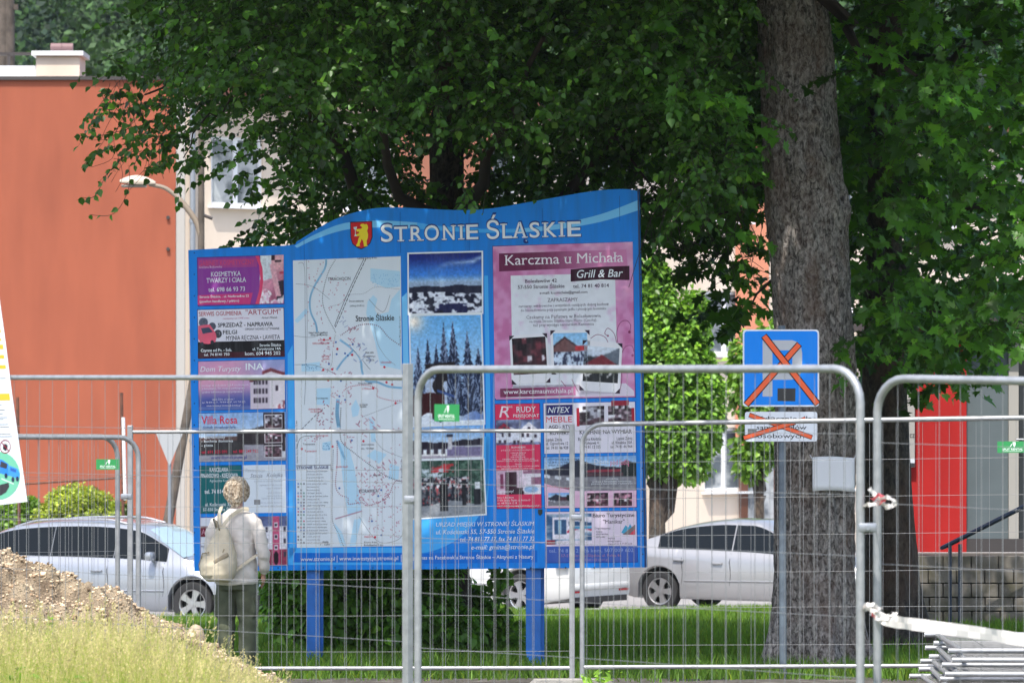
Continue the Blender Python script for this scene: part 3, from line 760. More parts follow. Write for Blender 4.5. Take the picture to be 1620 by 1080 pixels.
# ---- the darker maple behind
m20 = Vector((px_x(1418, 41), 41.0, ground_z(41) - 0.05))
map2 = empty('dark_maple_tree', m20, 0, 'maple with slimmer dark flared trunk between the grey trunk and the red wall', 'tree', 'maples at the right')
M2I = Matrix.Translation(-m20)
link('trunk', trunk_mesh('trunk', [m20, P(1408, 850, 41), P(1401, 650, 41), P(1398, 450, 41), P(1400, 100, 41), P(1410, -500, 41)], [0.33, 0.25, 0.21, 0.19, 0.17, 0.1], M_barkd, 23, 0.5, rough=0.014), map2, M2I)
c2 = Crown(); t2 = MB()
maple_sprays(c2, t2, np.stack([X, Y, Z], -1)[~half], 15)
limb(t2, P(1400, 300, 41), P(1560, 330, 39), 0.06, 0.012, seed=7); limb(t2, P(1400, 100, 41), P(1600, 60, 38), 0.06, 0.012, seed=8); limb(t2, P(1400, 380, 41), P(1500, 520, 38.6), 0.03, 0.008, seed=9)
nb = 2600; ph = rng.uniform(0, 2*math.pi, nb); rr_ = np.sqrt(rng.random(nb)); hz = rng.random(nb)
rad = 4.2*np.sqrt(np.clip(1 - (1.35*hz - 0.35)**2, 0.05, 1))
big_clumps(c2, np.stack([m20.x + 1.4 + rad*rr_*np.cos(ph), 39.5 + rad*rr_*np.sin(ph), 7.9 + 6*hz], -1), 0.45, C_MAP, 19)
tag(link('crown', c2.mesh('crown', M_mapl), map2, M2I), kind='stuff'); tag(t2.build('twigs', M_twig, map2, M=M2I, smooth=180), kind='stuff')

# ---- small trees and shrubs
def small_tree(name, label, cx_px, D, lobes, col, trunk_r, group=None, nper=300, size=0.12, seed=1, trunk=True, cat='tree', base=None, yellow=0.3):
    r = np.random.default_rng(seed); x0 = px_x(cx_px, D); zb = lot_z(D) if D > 62 else ground_z(D)
    if base is not None: zb = base
    o = empty(name, (x0, D, zb), 0, label, cat, group); I = Matrix.Translation(-o.location)
    cr = Crown(); tw = MB()
    for (px, py, rw, rh) in lobes:
        c = np.array(P(px, py, D)); n = int(nper * rw * rh / 900)
        v = r.normal(size=(n, 3)); v /= np.linalg.norm(v, axis=1, keepdims=True); q = r.random((n, 1))**0.4
        sc = np.array([rw/F*D, rw/F*D, rh/F*D])
        p = c + v*q*sc * (0.75 + 0.5*vnoise(v[:, 0]*2.5+px, v[:, 1]*2.5, v[:, 2]*2.5, seed=seed))[:, None]
        ax = v + r.normal(size=(n, 3))*0.5; ax[:, 2] -= 0.4; nr = v*0.6 + np.array([0, 0, 0.6]) + r.normal(size=(n, 3))*0.5
        cc = np.asarray(col)[None] * np.clip(1 + 0.35*r.normal(size=(n, 1)), 0.4, 2) * (1 + (r.random((n, 1)) < yellow)*np.array([0.6, 0.4, 0.1]))
        cr.add(*leaves(p, ax, nr, size*r.uniform(0.7, 1.3, n), LIND, LIND_F, cc))
        if trunk: limb(tw, (x0, D, zb + 1.0), c, trunk_r*0.4, 0.01, seed=int(px))
    tag(link('crown' if trunk else 'foliage', cr.mesh('crown', M_lind), o, I), kind='stuff')
    if trunk:
        tw.build('limbs', M_twig, o, M=I, smooth=180)
        t = MB(); t.tube([(0, 0, -0.05), (0.02, 0, 1.0), (0.0, 0, 2.2)], [trunk_r*1.15, trunk_r, trunk_r*0.75], 14); t.build('trunk', M_barkd, o, smooth=180)
    return o
G_LIT = np.array(S(104, 144, 50))
small_tree('small_street_tree', 'small round sunlit tree just right of the board, before the cream front', 1038, 72, [(1040, 480, 38, 60), (1070, 560, 52, 70), (1040, 620, 60, 80), (1085, 660, 55, 70), (1060, 700, 52, 50), (1110, 600, 30, 50), (1095, 510, 30, 50), (1035, 430, 20, 25), (1125, 650, 24, 60), (1020, 540, 40, 70), (1025, 700, 55, 60), (1085, 725, 45, 38)], G_LIT, 0.15, nper=800, size=0.09, yellow=0.18, seed=3, base=0.0)
small_tree('small_street_tree', 'small green tree glimpsed behind the crossed-out parking sign', 1200, 76, [(1185, 590, 34, 70), (1210, 660, 40, 80), (1190, 720, 30, 45), (1230, 560, 40, 60)], G_LIT*0.85, 0.1, nper=480, size=0.115, seed=6, base=0.0)
small_tree('clipped_bush', 'rounded clipped bush behind the silver estate car', 122, 72, [(122, 815, 64, 46)], np.array(S(140, 156, 62)), 0.1, 'bushes before the orange gable', nper=3600, size=0.055, seed=8, trunk=False, cat='bush', base=0)
small_tree('clipped_bush', 'loose green bush at the left picture edge, partly behind the banner', 20, 74, [(12, 830, 56, 40), (45, 812, 22, 26)], np.array(S(104, 138, 50)), 0.1, 'bushes before the orange gable', nper=2600, size=0.065, seed=9, trunk=False, cat='bush', base=0)
small_tree('clipped_bush', 'dark bush between the rounded bush and the thin rusty post', 186, 75, [(186, 850, 30, 60)], np.array(S(84, 108, 48)), 0.1, 'bushes before the orange gable', nper=2200, size=0.065, seed=19, trunk=False, cat='bush', base=0)
G_SH = np.array(S(108, 150, 58))
def shrub(label, cx_px, D, lobes, seed, nper=520):
    return small_tree('shrub', label, cx_px, D, lobes, G_SH, 0.02, 'shrubs growing under the board', nper=nper, size=0.085, seed=seed, trunk=False, cat='shrub', base=ground_z(D), yellow=0.1)
shrub('leafy shrub around the left blue post under the board', 470, 39.2, [(455, 955, 40, 50), (490, 920, 50, 40), (500, 985, 50, 35), (440, 925, 30, 28)], 12, 300)
shrub('dense dark shrub under the middle of the board', 620, 39.6, [(560, 940, 60, 55), (620, 920, 60, 40), (600, 990, 75, 35), (670, 960, 55, 60), (720, 990, 50, 30), (560, 890, 60, 40), (690, 905, 36, 34)], 13, 400)
shrub('straggly shrub left of the right blue post', 775, 40.2, [(775, 975, 32, 40), (800, 1005, 26, 22), (790, 912, 16, 16), (748, 950, 16, 30)], 14, 240)
# ================================================================== printed matter
_tc = bpy.data.curves.new('t', 'FONT'); _to = bpy.data.objects.new('t', _tc); COL.objects.link(_to)
_tcache = {}
def raw_text(s, bold=0.0, res=2):
    _tc.body = s; _tc.size = 1.0; _tc.offset = bold; _tc.resolution_u = res; _tc.fill_mode = 'FRONT'
    dg = bpy.context.evaluated_depsgraph_get(); dg.update()
    me = bpy.data.meshes.new_from_object(_to.evaluated_get(dg))
    n = len(me.vertices); co = np.zeros(n*3, np.float32)
    if n: me.vertices.foreach_get('co', co)
    f = [tuple(p.vertices) for p in me.polygons]
    bpy.data.meshes.remove(me)
    return co.reshape(-1, 3)[:, :2].astype(float), f
def text_shape(s, bold=0.0, serif=0.0, shear=0.0, res=2):
    """vertices with cap height 1 and left edge 0, faces, width"""
    if 'M' in s: bold = 0.0
    key = (s, bold, serif, shear, res)
    if key in _tcache: return _tcache[key]
    if 'H' not in _tcache: _tcache['H'] = raw_text('H')[0][:, 1].max()
    V, f = raw_text(s, bold, res)
    V = V / _tcache['H']; f = list(f)
    if serif and len(V):
        tris = []
        for p in f:
            for i in range(1, len(p)-1): tris.append((p[0], p[i], p[i+1]))
        T = V[np.array(tris)]
        def cross(y):
            iv = []
            for t in T[(T[:, :, 1].min(1) < y) & (T[:, :, 1].max(1) > y)]:
                xs = []
                for a, b in ((0, 1), (1, 2), (2, 0)):
                    ya, yb = t[a, 1], t[b, 1]
                    if (ya - y) * (yb - y) < 0: xs.append(t[a, 0] + (t[b, 0]-t[a, 0])*(y-ya)/(yb-ya))
                if len(xs) == 2: iv.append((min(xs), max(xs)))
            iv.sort(); out = []
            for a, b in iv:
                if out and a <= out[-1][1] + 1e-3: out[-1][1] = max(out[-1][1], b)
                else: out.append([a, b])
            return out
        xh = raw_text('x')[0][:, 1].max() / _tcache['H']
        extra = []
        stem = 0.17 + bold*2.4
        for lev, dr in ((0.0, 1), (1.0, -1), (xh, -1)):
            here = cross(lev + dr*0.03); far = cross(lev + dr*0.14); beyond = cross(lev - dr*0.05)
            for a, b in here:
                if b - a > stem*1.6: continue
                if any(q[0] < b and q[1] > a for q in beyond): continue
                if not any(abs((q[0]+q[1])/2 - (a+b)/2) < 0.09 and abs((q[1]-q[0]) - (b-a)) < 0.07 for q in far): continue
                extra.append((a - serif, b + serif, lev, lev + dr*0.075))
        for a, b, y0, y1 in extra:
            k = len(V); V = np.vstack([V, [(a, min(y0, y1)), (b, min(y0, y1)), (b, max(y0, y1)), (a, max(y0, y1))]]); f.append((k, k+1, k+2, k+3))
    if shear and len(V): V[:, 0] = V[:, 0] + shear*V[:, 1]
    wd = 0.0
    if len(V):
        V[:, 0] -= V[:, 0].min(); wd = V[:, 0].max()
    _tcache[key] = (V, f, wd)
    return _tcache[key]

LAY = 0.0006
class Print:
    """flat coloured print on a plane; conv maps photo pixels to plane (u, v)"""
    def __init__(s, conv): s.b = MB(); s.conv = conv; s.z = 1
    def poly(s, pts, col, z=1, px=True):
        q = [s.conv(*p) if px else p for p in pts]
        s.b.add([(a, b, z*LAY) for a, b in q], [tuple(range(len(q)))[::-1]], 0, col)
    def rect(s, x0, y0, x1, y1, col, z=1):
        """top-left and bottom-right pixels; square to the plane"""
        a = s.conv(x0, y0); c = s.conv(x1, y1)
        s.b.add([(a[0], c[1], z*LAY), (c[0], c[1], z*LAY), (c[0], a[1], z*LAY), (a[0], a[1], z*LAY)], [(0, 1, 2, 3)], 0, col)
    def line(s, pts, wpx, col, z=2, dash=None):
        pts = [Vector((*s.conv(*p), 0)) for p in pts]; w2 = wpx * s.k() / 2
        segs = []
        if dash:
            on, off = dash[0]*s.k(), dash[1]*s.k(); d = 0; 
            for a, b in zip(pts, pts[1:]):
                L = (b-a).length; t = -(d % (on+off))
                while t < L:
                    p0, p1 = max(t, 0), min(t+on, L)
                    if p1 > p0: segs.append((a + (b-a)*(p0/L), a + (b-a)*(p1/L)))
                    t += on+off
                d += L
        else: segs = list(zip(pts, pts[1:]))
        for a, b in segs:
            t = (b-a)
            if t.length < 1e-6: continue
            nn = Vector((-t.y, t.x, 0)).normalized() * w2; e = t.normalized()*w2*0.5 if not dash else Vector((0, 0, 0))
            s.b.add([(*(p.xy), z*LAY) for p in (a-e-nn, b+e-nn, b+e+nn, a-e+nn)], [(0, 1, 2, 3)], 0, col)
    def k(s):
        a = s.conv(800, 600); b = s.conv(801, 600); return math.hypot(b[0]-a[0], b[1]-a[1])
    def dot(s, x, y, r, col, z=2, n=10):
        c = s.conv(x, y); k = s.k()*r
        s.b.add([(c[0] + k*math.cos(2*math.pi*i/n), c[1] + k*math.sin(2*math.pi*i/n), z*LAY) for i in range(n)], [tuple(range(n))], 0, col)
    def text(s, t, x0, y, x1, cap, col, z=3, bold=0.0, serif=0.0, shear=0.0, align=None, res=2, rot=0.0):
        """baseline from pixel (x0, y); fitted to x1 when given"""
        V, f, wd = text_shape(t, bold, serif, shear, res)
        if not len(V): return
        o = Vector(s.conv(x0, y)); k = s.k(); h = cap * k
        sx = ((x1 - x0) * k / wd) if x1 else h
        W = V * np.array([sx, h])
        if align == 'r': W[:, 0] -= W[:, 0].max()
        if align == 'c': W[:, 0] -= W[:, 0].max()/2
        if rot: 
            c_, s_ = math.cos(rot), math.sin(rot); W = np.stack([W[:, 0]*c_ - W[:, 1]*s_, W[:, 0]*s_ + W[:, 1]*c_], -1)
        s.b.add([(o.x + a, o.y + b, z*LAY) for a, b in W], f, 0, col)
    def photo(s, corners, fn, nx, ny, z=2, photo_grain=None):
        """corners TL, TR, BR, BL in pixels; fn(U, V) -> rgb 0..1 (display values)"""
        photo_grain = getattr(fn, '__name__', '') not in ('<lambda>', 'ph_ina') if photo_grain is None else photo_grain
        U, V = np.meshgrid((np.arange(nx)+0.5)/nx, (np.arange(ny)+0.5)/ny)
        rgb = np.clip(np.stack(np.broadcast_arrays(*fn(U, V)), -1), 0, 1); g_ = np.pad(rgb, ((1, 1), (1, 1), (0, 0)), mode='edge'); rgb = 0.36*rgb + 0.11*(g_[:-2, 1:-1] + g_[2:, 1:-1] + g_[1:-1, :-2] + g_[1:-1, 2:]) + 0.05*(g_[:-2, :-2] + g_[2:, 2:] + g_[:-2, 2:] + g_[2:, :-2])
        gr_ = (fbm(U*nx/3.0, V*ny/3.0, oct=3, seed=nx*7+ny) - 0.5)[..., None]; rgb = np.clip(rgb*(1 + (0.30 if photo_grain else 0.06)*gr_), 0, 1); rgb = lin(rgb)*PRK
        c = [np.array(s.conv(*p)) for p in corners]
        gu, gv = np.meshgrid(np.linspace(0, 1, nx+1), np.linspace(0, 1, ny+1))
        pts = (c[0]*((1-gu)*(1-gv))[..., None] + c[1]*(gu*(1-gv))[..., None] + c[2]*(gu*gv)[..., None] + c[3]*((1-gu)*gv)[..., None]).reshape(-1, 2)
        i = np.arange((nx+1)*(ny+1)).reshape(ny+1, nx+1)
        n0 = len(s.b.v)
        s.b.v.extend([(a, b, z*LAY) for a, b in pts])
        for r in range(ny):
            for q in range(nx):
                s.b.f.append((n0+i[r+1, q], n0+i[r+1, q+1], n0+i[r, q+1], n0+i[r, q])); s.b.m.append(0); s.b.c.append(tuple(rgb[r, q]))
    def build(s, name, m, parent, M): return link(name, s.b.mesh(name, m, col=True), parent, wmat(parent).inverted() @ M)

PRK = 1.0
def K(r, g, b): return tuple(PRK*v for v in S(r, g, b))
WHITE = K(232, 236, 240); BLACK = K(28, 28, 34); NAVY = K(28, 34, 84); REDP = K(196, 40, 62); MAG = K(226, 52, 96)

# ------------------------------------------------------------------ the town board
DL, DR = 38.15, 37.05
def on_plane(px, py, A, n):
    d = Vector(((px - CX)/F, 1, (HY - py)/F)); o = Vector((0, 0, EZ))
    return o + d * ((A - o).dot(n) / d.dot(n))
A_ = P(307, 903, DL); B_ = P(1018, 897, DR)
hdir = Vector((B_.x-A_.x, B_.y-A_.y, 0)).normalized(); bn = Vector((hdir.y, -hdir.x, 0))       # outwards, to the camera
if bn.y > 0: bn = -bn
bu = (B_ - A_).normalized(); bu = (bu - bn*bu.dot(bn)).normalized(); bv = bn.cross(bu)
BM = Matrix(((bu.x, bv.x, bn.x, A_.x), (bu.y, bv.y, bn.y, A_.y), (bu.z, bv.z, bn.z, A_.z), (0, 0, 0, 1)))
def bc(px, py):
    q = on_plane(px, py, A_, bn) - A_
    return (q.dot(bu), q.dot(bv))
cxm = (A_ + B_)/2
board = empty('town_information_board', (cxm.x, cxm.y + 0.05, ground_z(37.6)), 0, 'large blue town information board with wavy top, map, photos and adverts', 'board')
M_print = attr_mat('printed_sheet', 0.45, spec=0.15, dirt=0.10)
M_blue = mat('blue_paint', S(22, 132, 226), 0.5, spec=0.2, noise=(2.2, S(34, 118, 196), 0.45, 0.75, 9, (6, 0.6, 1)))
top = [(303, 395.5), (380, 391), (458, 388), (470, 382), (485, 372.5), (505, 360), (530, 347), (558, 337), (590, 330), (620, 328), (660, 329.5), (710, 332), (750, 332), (790, 328), (830, 321), (880, 312), (930, 303.5), (970, 299.5), (995, 299.5), (1011, 303)]
top3 = [tuple(v.xy) for v in bez([(*bc(*p), 0) for p in top], 5)]
# panel is made of five upright sheets, as the joints show
cuts = [bc(303, 500)[0] - 0.02, bc(481, 600)[0], bc(633, 600)[0], bc(742, 600)[0], bc(858, 600)[0], bc(1014, 600)[0] + 0.5]
tx = np.array([p[0] for p in top3]); ty = np.array([p[1] for p in top3])
order = np.argsort(tx); tx, ty = tx[order], ty[order]
uL0, uL1 = bc(307, 903)[0], bc(303.5, 395)[0]; uR0, uR1 = bc(1018, 897)[0], bc(1011, 303)[0]
c_lo = K(18, 122, 214)
for a, b in zip(cuts, cuts[1:]):
    a = max(a, min(uL0, uL1)) + 0.0008; b = min(b, max(uR0, uR1)) - 0.0008
    inner = tx[(tx > a) & (tx < b)]
    us = np.concatenate([[a], inner, [b]])
    poly = [(a, 0.0), (b, 0.0)] + [(u, float(np.interp(u, tx, ty))) for u in us[::-1]]
    q = MB(); q.prism(poly, -0.03, 0.0); q.build('board_sheet', M_blue, board, M=wmat(board).inverted() @ BM)
# lighter printed sweeps
sw = Print(bc)
def sweep_done():
    global sw
    sw.build('printed_sweep', M_print, board, BM); sw = Print(bc)
LB = K(70, 172, 242); LB2 = K(120, 198, 246); DB = K(14, 108, 206)
def strip(up, lo, col, z):
    up = [v for v in bez([(*p, 0) for p in up], 6)]; lo = [v for v in bez([(*p, 0) for p in lo], 6)]; n = min(len(up), len(lo))
    sw.poly([(q.x, q.y) for q in up] + [(q.x, q.y) for q in lo[::-1]], col, z) if False else None
    for i in range(n-1): sw.poly([(up[i].x, up[i].y), (up[i+1].x, up[i+1].y), (lo[i+1].x, lo[i+1].y), (lo[i].x, lo[i].y)], col, z)
strip([(466, 389), (500, 370), (545, 353), (600, 349), (660, 352)], [(470, 392), (505, 376), (550, 363), (600, 360), (660, 362)], LB2, 2)
strip([(660, 352), (700, 358), (760, 362), (820, 362)], [(660, 362), (700, 365), (760, 368), (820, 368)], LB, 2)
strip([(820, 362), (880, 355), (950, 339), (1011, 316)], [(820, 368), (880, 363), (950, 351), (1012, 332)], LB2, 2)
sweep_done(); sw.poly([(766, 436), (772, 436), (776, 640), (774, 760), (769, 820), (769, 640)], LB, 1)
sweep_done(); sw.poly([(455, 560), (463, 545), (466, 640), (468, 870), (458, 884)], LB, 1)
sweep_done(); sw.poly([(636, 470), (644, 462), (648, 640), (650, 870), (643, 870)], LB2, 1)
cr_ = [(648, 880)] + [(648 + 125*math.sin(t), 760 + 116*math.cos(t)) for t in np.linspace(0.05, 1.5, 14)] + [(776, 690), (648, 690)]
sweep_done(); sw.poly(cr_, LB, 1)
sweep_done(); sw.poly([(456, 866), (640, 866), (640, 893), (456, 893)], LB, 1); sw.poly([(466, 874), (640, 874), (640, 889), (464, 889)], DB, 2)
sweep_done(); sw.poly([(668, 875), (850, 870), (850, 889), (668, 891)], DB, 2)
sweep_done()
for x in (318, 360, 400, 440, 480, 530, 590, 690, 740, 790, 840, 895, 940, 985): sw.dot(x, 897.5, 1.1, BLACK, 3, 6)
for y in range(400, 890, 34): sw.dot(307.5, y, 1.0, BLACK, 3, 6); sw.dot(1013 + (y-300)*0.007, y, 1.0, BLACK, 3, 6)
for x, y0, y1 in ((481, 378, 420), (742, 340, 400), (858, 330, 380), (980, 310, 350), (633, 335, 400)): sw.line([(x, y0), (x+0.6, y1)], 0.7, K(16, 90, 170), 3)
tag(sw.build('screws_and_joints', M_print, board, BM), kind='stuff')
# title and coat of arms
ti = Print(bc)
def smallcaps(words, y0, slope, z0):
    for ch, x0, x1, cap in words:
        y = y0 + (x0 - 602)*slope
        V, f, wd = text_shape(ch, 0.010, 0.13, 0, 4)
        ti.text(ch, x0 - 1.2, y + 0.8, x1 + 1.2, cap*1.05 + 1.4, K(26, 60, 130), z0, bold=0.022, serif=0.15, res=4)
        ti.text(ch, x0, y, x1, cap, WHITE, z0+1, bold=0.010, serif=0.13, res=4)
smallcaps([('S', 603, 622, 26), ('T', 624, 645, 22), ('R', 647, 671, 22), ('O', 672, 695, 22.5), ('N', 699, 722, 22), ('I', 725, 735, 22), ('E', 738, 757, 22),
           ('Ś', 770, 790, 26), ('L', 792, 810, 22), ('Ą', 810, 835, 22), ('S', 838, 854, 22.5), ('K', 858, 881, 22), ('I', 884, 894, 22), ('E', 898, 919, 22)], 382.5, -0.0285, 4)
sh = [(554, 351), (589, 349.5), (589.5, 375), (586, 385), (579, 391), (571.5, 394.5), (564, 391.5), (557.5, 386), (554.5, 376)]
ti.poly(sh, K(30, 24, 52), 4)
ti.poly([(571.7 + (x-571.7)*0.93, 371 + (y-371)*0.93) for x, y in sh], K(206, 34, 40), 5)
YE = K(244, 216, 50)
bear = [(572, 354.5), (574.5, 353.8), (577, 355), (580, 354.5), (582, 357), (582.5, 361), (581, 365), (582.5, 371), (582, 377), (580, 381), (580.5, 387), (582, 389.5), (576, 390), (575.5, 386), (574.5, 381), (572, 378), (571, 382), (569, 386), (570, 389), (564, 390), (563.5, 387.5), (566, 384), (567, 378), (569.5, 373), (564, 374), (562.5, 371.5), (568, 369), (568.5, 366.5), (565, 366.5), (563, 363), (566.5, 362.5), (571, 362), (573.5, 360), (571.5, 358), (569.5, 356.5)]
ti.poly(bear, YE, 6)
ti.poly([(559.5, 359.5), (565, 358.5), (564.5, 362), (562.7, 364), (563, 370), (564.8, 373.5), (560.8, 374), (562, 370), (561.9, 364), (560, 362.2)], K(214, 214, 214), 7)
ti.build('title', M_print, board, BM)

# ------------------------------------------------------------------ picture recipes
def mixc(a, b, t): return [np.asarray(x)*(1-t) + np.asarray(y)*t for x, y in zip(a, b)]
def c3(r, g, b): return [r/255., g/255., b/255.]
def sstep(a, b, x): t = np.clip((x-a)/(b-a), 0, 1); return t*t*(3-2*t)
def ph_mountain(U, V):
    c = mixc(c3(24, 38, 120), c3(60, 130, 220), sstep(0.0, 0.36, V)); c = mixc(c, c3(176, 208, 236), sstep(0.34, 0.50, V))
    cl = np.clip(1 - np.abs(V - (0.42 - 0.36*U + 0.04*np.sin(U*9)))/0.07, 0, 1) * fbm(U*6, V*20, seed=2) * 1.3 * sstep(0.1, 0.9, U); c = mixc(c, c3(190, 215, 245), np.clip(cl, 0, 0.9))
    c = mixc(c, c3(150, 170, 200), sstep(0.44, 0.50, V)*0.8)
    r1 = 0.565 - 0.055*np.exp(-((U-0.68)/0.16)**2) - 0.02*np.sin(U*7); c = mixc(c, c3(30, 32, 56), (V > r1)*1.0)
    g = 0.66 - 0.02*np.sin(U*5); n = fbm(U*13, V*16, seed=5); c = mixc(c, mixc(c3(226, 230, 242), c3(24, 26, 50), sstep(0.50, 0.58, n + 0.10*(V-0.75) + 0.10*(U > 0.5)*(V < 0.8))), (V > g)*1.0)
    return mixc(c, c3(30, 34, 78), ((V > 0.84)*(np.abs(U-0.58) < 0.22)*sstep(0.42, 0.5, fbm(U*8, V*8, seed=8))))
def fir(c, U, V, cx, top, k, seed, snow=0.55):
    h = V - top; wv = (h*k) * (0.75 + 0.5*np.abs(((h*17 + 0.35*np.sign(U-cx)) % 1.0)))
    m = (h > 0) * (np.abs(U - cx) < wv); n = fbm(U*46, V*40 + np.abs(U-cx)*60, seed=seed)
    return mixc(c, mixc(c3(26, 36, 62), c3(168, 186, 218), sstep(0.45, 0.68, n)*snow*1.5), m*1.0)
def ph_firs(U, V):
    c = mixc(c3(110, 182, 240), c3(168, 208, 244), sstep(0.0, 0.5, V)); c = mixc(c, c3(236, 226, 214), np.exp(-((U-0.06)**2/0.02 + (V-0.05)**2/0.01)))
    for cx, t, k, sd in ((0.10, 0.27, 0.22, 1), (0.24, 0.20, 0.18, 2), (0.36, 0.25, 0.20, 3), (0.95, 0.30, 0.3, 4), (0.47, 0.06, 0.17, 5), (0.80, 0.13, 0.19, 6), (0.60, 0.04, 0.20, 7)): c = fir(c, U, V, cx, t, k, sd)
    c = mixc(c, c3(206, 220, 242), ((V > 0.58)*(V < 0.82)*(U > 0.17 + 0.3*(V-0.58))*(U < 0.50))*0.85)
    c = mixc(c, c3(60, 20, 26), ((V > 0.70 + 0.12*np.abs(U-0.26))*(U < 0.46)*(V < 0.93))*1.0)
    sb = ((np.abs(U-0.43) < 0.075)*(V > 0.46)*(V < 0.60)) + ((np.abs(V - (0.46 - 0.04*(U-0.3))) < 0.022)*(U > 0.2)*(U < 0.62)) + ((np.abs(U - 0.42 + 0.05*np.sin(V*22)) < 0.075)*(V > 0.56)*(V < 0.72))
    c = mixc(c, c3(34, 28, 34), (sb > 0)*1.0); c = mixc(c, c3(60, 84, 140), ((np.abs(V-(0.70 + 0.25*(U-0.42))) < 0.012)*(U > 0.36)*(U < 0.6))*1.0)
    sn = 0.955 - 0.05*(U < 0.28) + 0.02*np.sin(U*20); c = mixc(c, mixc(c3(232, 238, 248), c3(108, 136, 190), sstep(0.5, 0.95, U)*(V < 0.965)), (V > sn - 0.05*(U > 0.55))*1.0)
    return c
def ph_dam(U, V):
    c = mixc(c3(120, 176, 236), c3(186, 212, 240), V*2.2); tl = 0.42 + 0.05*vnoise(U*20, U*0, seed=3) + 0.06*np.sin(U*4)
    c = mixc(c, c3(40, 34, 48), ((V > tl)*(V < 0.72))*1.0); c = mixc(c, c3(126, 116, 150), ((V > 0.66)*(U > 0.5))*1.0); c = mixc(c, c3(60, 48, 64), ((V > 0.70)*(V < 0.86)*(U <= 0.5)*(np.sin(U*60) > 0))*1.0)
    c = mixc(c, c3(206, 208, 214), ((np.abs(V-(0.60 + 0.06*U)) < 0.018)*(U > 0.52))*1.0); c = mixc(c, c3(200, 196, 200), ((np.abs(U-0.535) < 0.03)*(V > 0.32)*(V < 0.74))*1.0); c = mixc(c, c3(44, 46, 66), ((np.abs(U-0.535) < 0.045)*(V > 0.27)*(V < 0.35))*1.0)
    return mixc(c, c3(178, 168, 180), (V > 0.90 + 0.06*U)*1.0)
def ph_crowd(U, V):
    n = fbm(U*26, V*22, seed=6); c = mixc(c3(40, 66, 56), c3(92, 120, 104), sstep(0.4, 0.7, n)); c = mixc(c, c3(196, 60, 66), (((np.abs(U-0.42) < 0.16)*(V > 0.06)*(V < 0.22)))*sstep(0.4, 0.55, fbm(U*12, V*14, seed=9)))
    c = mixc(c, c3(206, 216, 224), (((np.abs(U-0.28) < 0.16)*(V > 0.14)*(V < 0.30)))*sstep(0.45, 0.55, fbm(U*18, V*16, seed=19)))
    m = (V > 0.30)*(V < 0.80); a = fbm(U*34, V*24, seed=11); b = fbm(U*40, V*28, seed=13)
    p = mixc(c3(34, 38, 48), c3(206, 206, 210), sstep(0.50, 0.60, a)*(0.35 + 0.65*(V < 0.50))); p = mixc(p, c3(190, 66, 70), (b > 0.66)*0.8); c = mixc(c, p, m*(U < 0.80)*1.0)
    g = V > 0.76 + 0.04*np.sin(U*9); c = mixc(c, c3(140, 144, 150), g*1.0)
    c = mixc(c, c3(26, 26, 32), ((np.abs(U-0.44) < 0.055)*(V > 0.42)*(V < 0.90))*1.0); c = mixc(c, c3(34, 34, 40), ((np.abs(U-0.72) < 0.03)*(V > 0.36)*(V < 0.82))*1.0); c = mixc(c, c3(226, 228, 232), ((np.abs(U-0.91) < 0.035)*(V > 0.40)*(V < 0.54))*1.0)
    return mixc(c, c3(30, 32, 40), ((np.abs(U-0.90) < 0.05)*(V > 0.54)*(V < 0.82))*1.0)
def ph_woman(U, V):
    c = mixc(c3(222, 226, 232), c3(206, 212, 222), V); sh_ = (V > 0.50 + 0.02*np.sin(U*9))*(U < 0.75); c = mixc(c, mixc(c3(224, 150, 172), c3(168, 92, 118), sstep(0.5, 1.0, U + (V-0.5))), sh_*1.0)
    fc = ((U-0.93)/0.46)**2 + ((V-0.20)/0.34)**2; c = mixc(c, mixc(c3(236, 176, 182), c3(196, 120, 140), sstep(0.3, 1, V*2)), (fc < 1)*1.0)
    c = mixc(c, c3(44, 30, 44), ((V > 0.52 + 0.1*(1-U))*(U > 0.72))*1.0); c = mixc(c, c3(60, 36, 50), ((U < 0.62)*(U > 0.48)*(V < 0.10))*1.0); c = mixc(c, c3(50, 30, 40), ((np.abs(V-0.125) < 0.015)*(np.abs(U-0.76) < 0.13))*1.0); c = mixc(c, c3(186, 60, 88), (((U-0.93)/0.10)**2 + ((V-0.37)/0.03)**2 < 1)*1.0)
    hd_ = np.abs(U - (0.52 + 0.42*(V-0.2))) < 0.11; c = mixc(c, c3(232, 172, 184), (hd_*(V > 0.18)*(V < 0.86))*1.0); n = fbm(U*9, V*8, seed=21)
    return mixc(c, mixc(c3(246, 236, 242), c3(222, 150, 186), sstep(0.45, 0.65, n)), ((V > 0.80 - 0.10*np.sin(U*6))*(n > 0.36))*1.0)
def ph_interior(seed, tint):
    def fn(U, V):
        n = fbm(U*5, V*5, seed=seed, oct=3); m = vnoise(np.floor(U*7)*3.1, np.floor(V*6)*2.7, seed=seed+4); c = mixc(c3(40, 30, 36), tint, sstep(0.35, 0.7, 0.5*n + 0.5*m)); c = mixc(c, c3(232, 232, 238), ((m > 0.74)*(n > 0.42))*0.9)
        return mixc(c, c3(70, 40, 48), (V > 0.72 + 0.1*np.sin(U*5 + seed))*0.7)
    return fn
